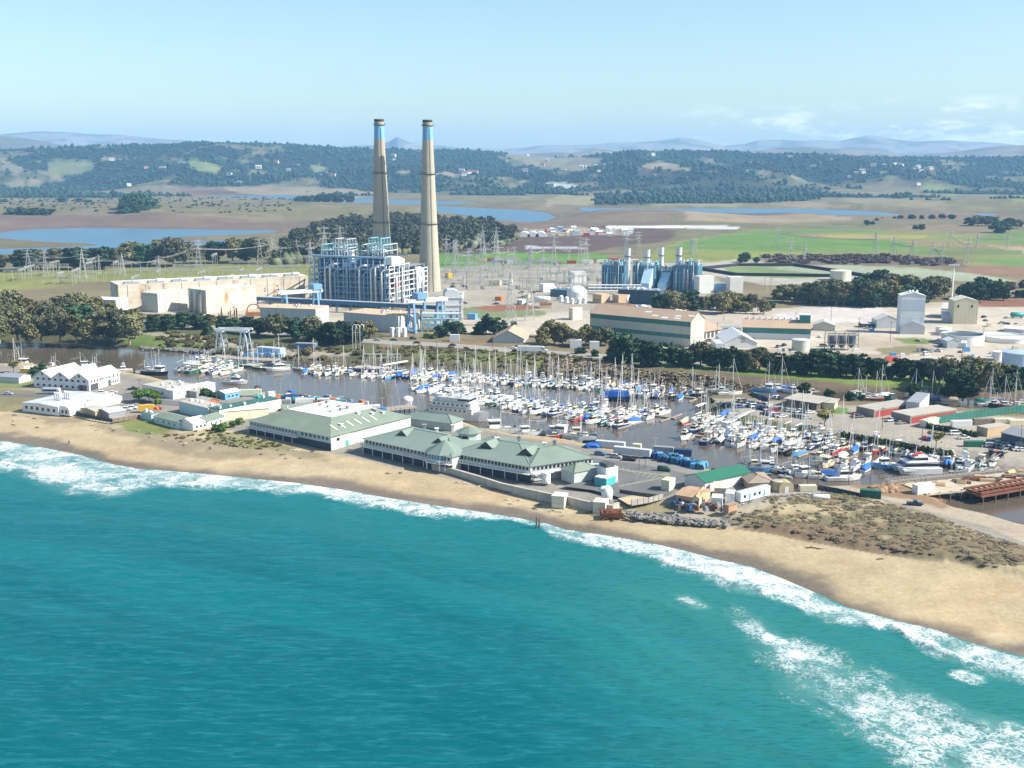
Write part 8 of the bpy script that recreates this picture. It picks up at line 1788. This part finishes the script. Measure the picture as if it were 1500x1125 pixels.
# fences
def fence(px, H, m, label, z=3.0, name='fence'):
    P = GP(px, z); t = empty(name, P[0]); tag(t, label, 'fence')
    for a, b_ in zip(P, P[1:]):
        d = b_ - a; o = MB().box(0, d.length, -.05, .05, .05, H).build('panel', m, t, loc=a - P[0]); o.rotation_euler.z = math.atan2(d.y, d.x)
        for x in np.arange(0, d.length, max(2.4, d.length / 12)): q = a - P[0] + d.normalized() * x; MB().box(-.1, .1, -.1, .1, -.4, H+.15).build('post', POLEW, t, loc=q)
BOARD = mat('brown fence boards', (.20,.15,.11), .9, .2, .5, kind='rib', stripe=.3)
fence([(113, 609), (140, 615), (165, 619)], 1.8, UNDER, 'dark shaded board fence above the beach'); fence([(166, 619), (206, 613)], 1.8, BOARD, 'brown sunlit board fence beside the beach grass'); fence([(925, 741), (950, 737), (972, 731)], 2, mat('weathered grey boards', (.36,.34,.31), .9, .15, .4, kind='rib', stripe=.5), 'weathered grey fence around the sandy lot'); fence([(908, 722), (940, 727), (972, 731)], 1.3, DARKST, 'low dark fence behind the sandy lot')  # brown fence in two tones: navy for its shaded stretch, brown for the sunlit
fence([(1130, 716), (1155, 717), (1185, 716), (1225, 722), (1262, 730)], 1.8, UNDER, 'dark fence between the channel road and the dunes')
fence([(1372, 621), (1430, 612), (1500, 604)], 3.6, mat('green fence tarp', (.03,.17,.13), .8, .12, .3, kind='rib', stripe=3.0), 'tall green tarpaulin fence on the parking peninsula')
sheet('sand_lot', GP([(905,730),(935,724),(972,730),(950,737),(924,741)]), 3.04, mat('raked sand', (.45,.36,.23), .95, .1, .2))
# ---- parking peninsula
REDD = mat('red doors', (.36,.06,.05), .6, .15, .3, kind='rib', stripe=2.6); FLATG = mat('grey pebble flat roof', (.40,.375,.315), .9, .08, .2)
t, L, D, H = house('restroom', (1152, 594), (1196, 601), 12, 3.4, .5, 'shed', mat('shade brown', (.13,.10,.08), .85, .1, .3), FLATG, 1.2, 'flat roofed pavilion in the car park, open bays shown as shade-brown walls', 'pavilion'); house('restroom', (1200, 598), (1222, 600), 8, 3, .4, 'shed', CREAM, FLATG, .8, 'cream end block of the flat roofed pavilion', 'pavilion')  # left block's solid brown walls stand in for shade in its open bays
for A, B, Cc, lab in (((1254, 606), (1280, 612), (1345, 603), 'left storage shed with red doors and a grey flat roof'), ((1305, 614), (1333, 621), (1398, 610), 'right storage shed with red doors and a grey flat roof')):
    t, L, D, H = house('storage_shed', A, B, depth_to(A, B, Cc), 3.4, 0, 'flat', mat('taupe block wall', (.25,.22,.19), .85, .1, .2), FLATG, .2, lab, 'shed'); MB().box(L-.02, L+.06, 1.0, D-1, .1, 2.8).build('red_doors', REDD, t)
house('white_shed', (1326, 606), (1346, 608), 26, 5.4, 0, 'flat', mat('pale shed side', (.60,.58,.52), .7, .06, .2), mat('slate flat roof', (.24,.26,.28), .8, .08, .2), label='tall white flat-roofed shed behind the red door sheds', cat='shed')
house('block_house', (1430, 636), (1446, 640), 14, 3.4, 0, 'flat', TANB, FLATG, label='tan block house by the hedge at right', cat='building'); house('net_shed', (1466, 646), (1500, 654), 14, 3.6, 1.6, 'gable_x', mat('slate wall', (.09,.12,.15), .8, .1, .3), GREYP, label='dark slate gabled shed at the right edge', cat='shed')
house('cream_trailer', (1347, 625), (1358, 627), 10, 2.8, .3, 'gable_y', CREAMW, CREAM, label='cream site trailer at the end of the green fence', cat='trailer')
for i, (x, y) in enumerate(((1440, 622), (1470, 622), (1492, 624), (1408, 625))): container(x, y, 9, .06, (WOOD, CREAM, CREAM, WHITE)[i], ('brown boat cradle load in the storage lot', 'cream trailer hull in the storage lot, left', 'cream trailer hull in the storage lot, right', 'white boat box behind the hedge')[i])
container(1427, 654, 8, .02, GRNP, 'dark green refuse container at the car park edge', 2.2)
row([('pine', 1208, 626, 600), ('pine', 1371, 655, 632), ('dark', 1215, 582, 570), ('dark', 1246, 586, 574), ('cyp3', 1178, 578, 560), ('cyp3', 1338, 580, 562), ('cyp3', 1385, 582, 566), ('dark', 1262, 586, 577), ('dark', 1300, 588, 579)], 'on the parking peninsula', 'trees of the parking peninsula')
row([(('dark', 'bush')[i % 3 == 2], 1236 + i*9.6, 641 + i*1.7, 632 + i*1.7) for i in range(17)], 'along the car park bank', 'shrubs of the car park bank', 'shrub', 'shrub')
row([('dark', 1360 + i*8.5, 627 + i*1.6, 619 + i*1.6) for i in range(9)], 'in the hedge under the green fence', 'hedge shrubs', 'shrub', 'shrub')
row([('shrub', 316, 631, 621), ('shrub', 328, 630, 619), ('shrub', 340, 626, 617), ('shrub', 352, 622, 612), ('shrub', 232, 592, 584), ('shrub', 324, 633, 624), ('gpine', 203, 590, 573), ('gpine', 219, 588, 571), ('gpine', 228, 590, 574), ('cyp3', 302, 588, 568), ('cyp3', 314, 590, 574), ('cyp2', 62, 551, 529), ('cyp3', 52, 552, 536), ('pine', 20, 546, 528), ('shrub', 483, 600, 592), ('dark', 1068, 695, 684), ('dark', 1060, 694, 686), ('dark', 1052, 695, 688), ('bush', 1046, 694, 686)], 'between the spit buildings', 'trees among the spit buildings')
# cars
g = random.Random(9); SP_ = ['sedan', 'suv', 'sedan', 'pickup', 'van']; PG = 'cars parked on the peninsula'
for (x0, y0, x1, y1, n, a) in ((1054, 593, 1086, 598, 6, .3), (1082, 588, 1125, 596, 9, .3), (1092, 594, 1140, 604, 9, .3), (1100, 577, 1128, 588, 6, 1.2), (1130, 600, 1190, 606, 8, .4), (1118, 606, 1150, 612, 5, .4), (1133, 583, 1146, 585, 3, .8), (1160, 610, 1186, 614, 3, .2), (1442, 654, 1500, 661, 9, .1), (1450, 650, 1497, 655, 6, .1), (1448, 664, 1470, 668, 3, 1.2)):
    for i in range(n):
        f = (i + .5) / n; car(g.choice(SP_), g.choices(range(9), (5, 3, 2, 2, 1.3, 2, 1, 1.4, .7))[0], G(x0 + (x1-x0)*f, y0 + (y1-y0)*f), a + g.uniform(-.15, .15), 'in the peninsula car park' if x0 < 1400 else 'in the car park at the right edge', PG)
for k, ci, x, y, a, place in (('pickup', 5, 1257, 612, .3, 'beside the red door sheds'), ('sedan', 4, 1254, 610, .3, 'beside the red door sheds'), ('pickup', 0, 1305, 617, .5, 'beside the red door sheds'), ('sedan', 6, 1319, 621, .3, 'beside the red door sheds'), ('van', 0, 1400, 637, .1, 'on the open peninsula road'), ('pickup', 0, 1412, 643, .1, 'on the open peninsula road'), ('sedan', 4, 1354, 643, 1, 'by the lone car park pine'), ('suv', 7, 1362, 645, 1, 'by the lone car park pine'), ('pickup', 3, 1340, 740, -.25, 'on the dirt road'), ('sedan', 5, 1180, 668, .2, 'x'),
    ('van', 0, 873, 687, .1, 'beside the laboratory end wing'), ('suv', 1, 902, 671, -.35, 'beside the long grey trailer'), ('pickup', 2, 922, 675, -.35, 'beside the long grey trailer'), ('van', 8, 973, 690, -.35, 'on the wharf road'), ('suv', 7, 879, 667, -.3, 'beside the long grey trailer'), ('sedan', 5, 1107, 738, .4, 'before the mobile home'), ('suv', 2, 1110, 707, .3, 'at the boathouse end'),
    ('pickup', 2, 195, 571, .2, 'beside the white warehouse'), ('sedan', 0, 165, 576, .2, 'beside the white warehouse'), ('suv', 0, 150, 577, .2, 'beside the white warehouse'), ('sedan', 1, 175, 601, .1, 'by the yellow truck'), ('suv', 0, 186, 601, .1, 'by the yellow truck'), ('suv', 0, 194, 599, .1, 'by the yellow truck'), ('sedan', 7, 169, 602, .1, 'by the yellow truck'), ('sedan', 2, 206, 575, .4, 'beside the cannery'), ('sedan', 2, 415, 602, -.1, 'behind the left laboratory'), ('pickup', 4, 229, 600, .4, 'by the yellow truck'), ('sedan', 1, 12, 578, 0, 'on the street at left'),
    ('sedan', 1, 553, 499, -.12, 'on the highway'), ('sedan', 2, 577, 499, -.12, 'on the highway'), ('sedan', 2, 611, 503, -.12, 'on the highway'), ('sedan', 2, 663, 506.5, -.12, 'on the highway'), ('suv', 2, 605, 497, -.12, 'on the highway'), ('sedan', 0, 752, 511, -.1, 'behind the white semi-trailer truck'), ('suv', 5, 386, 485, -.2, 'on the highway'), ('sedan', 3, 640, 436, 1, 'in the gravel yard'), ('suv', 2, 664, 421, 1, 'in the gravel yard'), ('suv', 2, 681, 420, 1, 'in the gravel yard'), ('pickup', 3, 680, 445, .4, 'in the gravel yard')):
    if place != 'x': car(k, ci, G(x, y), a, place, 'cars about the spit and highway')
t = empty('semi_truck', G(780, 516.5), -.12, 'white semi-trailer truck driving along the highway', 'truck'); MB().box(-9, 4.8, -1.28, 1.28, 1.15, 4.0).build('trailer', WHITE, t); b = MB(); b.profy([(5.3, .9), (9.2, .9), (9.2, 2.0), (7.6, 2.2), (7.1, 3.5), (5.9, 4.0), (5.3, 4.0)], -1.2, 1.2); b.build('cab', WHITE, t); MB().add([(7.66, -1.0, 2.3), (7.66, 1.0, 2.3), (7.2, 1.0, 3.35), (7.2, -1.0, 3.35)], [(0, 1, 2, 3)]).box(6.1, 6.9, -1.23, -1.2, 2.3, 3.2).build('window', GLASS, t); MB().box(-8.6, 8.8, -.5, .5, .7, 1.15).build('chassis', DARKST, t)
for x in (-8, -6.8, 4.2, 5.4, 8.3):
    for s in (-1, 1): inst('wheel', CARS['wheel'], t, (x, s*1.1, .5), 0, 1.45)
t = empty('delivery_truck', G(217, 604), .15, 'yellow box truck parked by the brown fence', 'truck'); MB().box(-4, 2.6, -1.2, 1.2, .9, 3.6).build('box', YELP, t); MB().profy([(2.8, .7), (4.8, .7), (4.8, 1.6), (4.1, 2.6), (2.8, 2.6)], -1.1, 1.1).build('cab', ORNP, t); MB().box(3.2, 4, -1.13, -1.1, 1.7, 2.4).build('window', GLASS, t)
for x in (-2.8, 3.8):
    for s in (-1, 1): inst('wheel', CARS['wheel'], t, (x, s*1.0, .4), 0, 1.2)
for x, y, yt, pl in ((111, 574, 539, 'near the white warehouse'), (144, 579, 541, 'near the white warehouse'), (318, 602, 570, 'near the cannery'), (205, 575, 555, 'near the cannery'), (606, 512, 486, 'along the highway'), (640, 510, 488, 'along the highway'), (722, 520, 490, 'along the highway'), (524, 506, 476, 'along the highway'), (448, 500, 470, 'along the highway'), (1107, 710, 680, 'by the boathouse'), (1183, 712, 640, 'by the near shore dock'), (1163, 716, 676, 'by the near shore dock'), (1198, 712, 672, 'by the near shore dock'), (1243, 710, 636, 'by the near shore dock'), (1275, 706, 668, 'by the near shore dock'), (1350, 648, 624, 'on the parking peninsula'), (1292, 630, 596, 'on the parking peninsula'), (1494, 662, 622, 'on the parking peninsula'), (1447, 672, 648, 'on the parking peninsula'), (904, 634, 610, 'in the marina'), (936, 688, 668, 'in the laboratory car park'), (945, 686, 672, 'in the laboratory car park'), (932, 706, 690, 'in the laboratory car park')):
    post('utility_pole', x, y, yt, .15, POLEW if yt < 690 else STEEL, 'tall thin pole', pl, 'utility pole', 'poles about the spit', arm=1.0 if yt < 600 else None)
# rocks, driftwood, wreck, surf posts
ROCK = mat('rubble rock', (.20,.19,.175), .9, .55, .9)
b = MB(); r = random.Random(14)
for i in range(330):
    f = r.random(); x, y = 917 + 148*f + r.uniform(-3, 3), 753 + 16*f**.9 + r.uniform(-5, 4) * (1 - .3*f); p = G(x, y, 2.2); s = r.uniform(.3, .95); b.ico((p.x, p.y, 2.2 + r.uniform(-.3, .6)), s, 1, .5, (r.uniform(.8, 1.6), r.uniform(.7, 1.3), r.uniform(.4, .9)))
tag(b.build('riprap', ROCK), 'tumbled grey rubble rocks at the top of the beach', 'rocks', kind='stuff')
b = MB()
for i in range(420): f = r.random(); x, y = 205 + 110*f + r.uniform(-3, 3), 508 + 7*f + r.uniform(-2, 2); p = G(x, y, 1); b.ico((p.x, p.y, r.uniform(.2, 1.3)), r.uniform(.4, 1.1), 1, .3, (1.2, 1, .7))
tag(b.build('riprap', ROCK), 'low rock revetment along the far left bank', 'rocks', kind='stuff')
b = MB()
for i in range(260): x = r.uniform(1090, 1210); y = 734 + abs(x-1150)*-.05 + r.uniform(-3, 5) + (1150-x)*.1; p = G(x, y); m = r.choice((WHITE, WOOD, GREYP, RUST)); b.m(m); w = r.uniform(.15, .7); b.box(p.x-w, p.x+w, p.y-w, p.y+w, 2.9, 3.1 + w)
tag(b.build('junk_heap', None), 'scattered white and brown junk along the dune edge', 'junk', kind='stuff')
def drift(x, y, L, rz, label):
    b = MB(); b.tube([(0, 0, .1), (L*.3, L*.06, .35), (L*.7, -.05*L, .3), (L, L*.04, .15)], .22, 6, .1)
    for k in range(3): f = r.uniform(.1, .8); b.tube([(L*f, 0, .3), (L*f + r.uniform(-.6, .9), r.uniform(-1, 1), r.uniform(.3, 1.1))], .1, 5, .04)
    p = G(x, y, 2); p.z = float(ground_z(np.array([p.x]), np.array([p.y]))[0]); o = b.build('driftwood', POLEW if 'brown' in label else mat('bleached wood', (.55,.49,.40), .9, .15, .6), loc=p); o.rotation_euler.z = rz; queue(o, label, 'on the beach', 'driftwood', 'driftwood on the beach')
for i in range(64):
    x = r.uniform(5, 900); y = np.interp(x, [0, 200, 300, 400, 480, 560, 640, 740, 820, 900], [612, 640, 652, 664, 676, 690, 704, 726, 744, 758]) + r.uniform(-9, 6); drift(x, y, r.uniform(.8, 3.2), r.uniform(-.9, .3), r.choice(('brown driftwood stick', 'pale driftwood stick')))
drift(700, 711, 3.5, .4, 'bleached driftwood root'); drift(712, 714, 13, -.5, 'long dark brown driftwood log'); drift(1180, 800, 6, -.3, 'brown branch'); drift(1285, 820, 2.4, .2, 'dark brown stump')
b = MB(); b.profx([(-2, 0), (2, 0), (2.6, 1.8), (2.2, 1.8), (1.6, .5), (-1.6, .5), (-2.2, 1.8), (-2.6, 1.8)], -4, 3.4)
for i in range(9): w = r.uniform(.3, 1); b.box(-3.6+i*.8, -3.2+i*.8, -1.6, 1.8, .5, .6 + w)
tag(b.build('wreck', RUST, loc=G(897, 756, 1.7)), 'rusty brown wreck lying at the foot of the seawall', 'wreck')
for x, y, yt in ((786, 774, 757), (790, 774, 759)): post('surf_post', x, y, yt, .35, POLEW, 'dark old post', 'standing in the surf', 'post', 'old posts in the surf', z=0)
b = MB()
for i in range(60): p = G(1296 + r.gauss(0, 11), 716 + r.gauss(0, 3)); s = r.uniform(.5, 1.5); b.ico((p.x, p.y, 3.1), s, 2, .2, (1.3, 1, .8))
tag(b.build('dirt_heap', mat('turned earth', (.30,.19,.11), .95, .25, .4)), 'heap of brown turned earth beside the construction pier', 'earth heap', kind='stuff')
# two strollers: one continuous skinned body each
def person(p, rz, cloth, label):
    t = empty('person', p, rz, label, 'person'); J = [(0,0,.95),(0,0,1.2),(0,.01,1.42),(0,.01,1.53),(0,.02,1.64),(0,.02,1.74),(.10,0,.9),(.12,.10,.5),(.12,.02,.06),(.12,.16,.04),(-.10,0,.9),(-.12,-.04,.5),(-.12,-.16,.1),(-.12,-.02,.04),(.19,0,1.4),(.25,-.04,1.12),(.24,.06,.86),(-.19,0,1.4),(-.25,.06,1.12),(-.24,.14,.88)]
    E = [(0,1),(1,2),(2,3),(3,4),(4,5),(0,6),(6,7),(7,8),(8,9),(0,10),(10,11),(11,12),(12,13),(2,14),(14,15),(15,16),(2,17),(17,18),(18,19)]; Rr = [.15,.15,.14,.06,.10,.07,.10,.075,.05,.04,.10,.075,.05,.04,.07,.05,.04,.07,.05,.04]
    me = bpy.data.meshes.new('body'); me.from_pydata(J, E, []); me.materials.append(cloth); o = bpy.data.objects.new('body', me); COL.objects.link(o); o.parent = t
    m = o.modifiers.new('skin', 'SKIN'); [setattr(v, 'radius', (q, q)) for v, q in zip(me.skin_vertices[0].data, Rr)]; me.skin_vertices[0].data[0].use_root = True; o.modifiers.new('sub', 'SUBSURF').levels = 1
    MB().ico((0, .0, 1.71), .115, 2, 0, (1, 1.05, .8)).build('hair', DARKST, t, True)
p = G(101, 647, 1.6); p.z = float(ground_z(np.array([p.x]), np.array([p.y]))[0]); person(p, .4, mat('dark jacket', (.05,.05,.07), .9, .1, 2), 'person in dark clothes walking on the beach below the white plant')
person(G(665, 687.5), 1.2, WHITE, 'person in white standing on the seawall path under the laboratory')
# ------------------------------------------------------------------ haze
def haze():
    m = bpy.data.materials.new('haze air'); m.use_nodes = True; N, L = m.node_tree.nodes, m.node_tree.links
    N.remove(N['Principled BSDF']); v = N.new('ShaderNodeVolumePrincipled')
    v.inputs['Color'].default_value = (0.31, 0.62, 1.0, 1); v.inputs['Density'].default_value = 6.6e-5; v.inputs['Anisotropy'].default_value = 0.0
    L.new(v.outputs[0], N['Material Output'].inputs['Volume'])
    b = MB(); b.box(-16000, 16000, -300, 16200, -8, 492)
    o = b.build('haze', m); o['kind'] = 'stuff'; o.display_type = 'WIRE'
    tag(o, 'thin blue summer haze in the air over the whole bay', 'haze')
haze()
settle_labels()
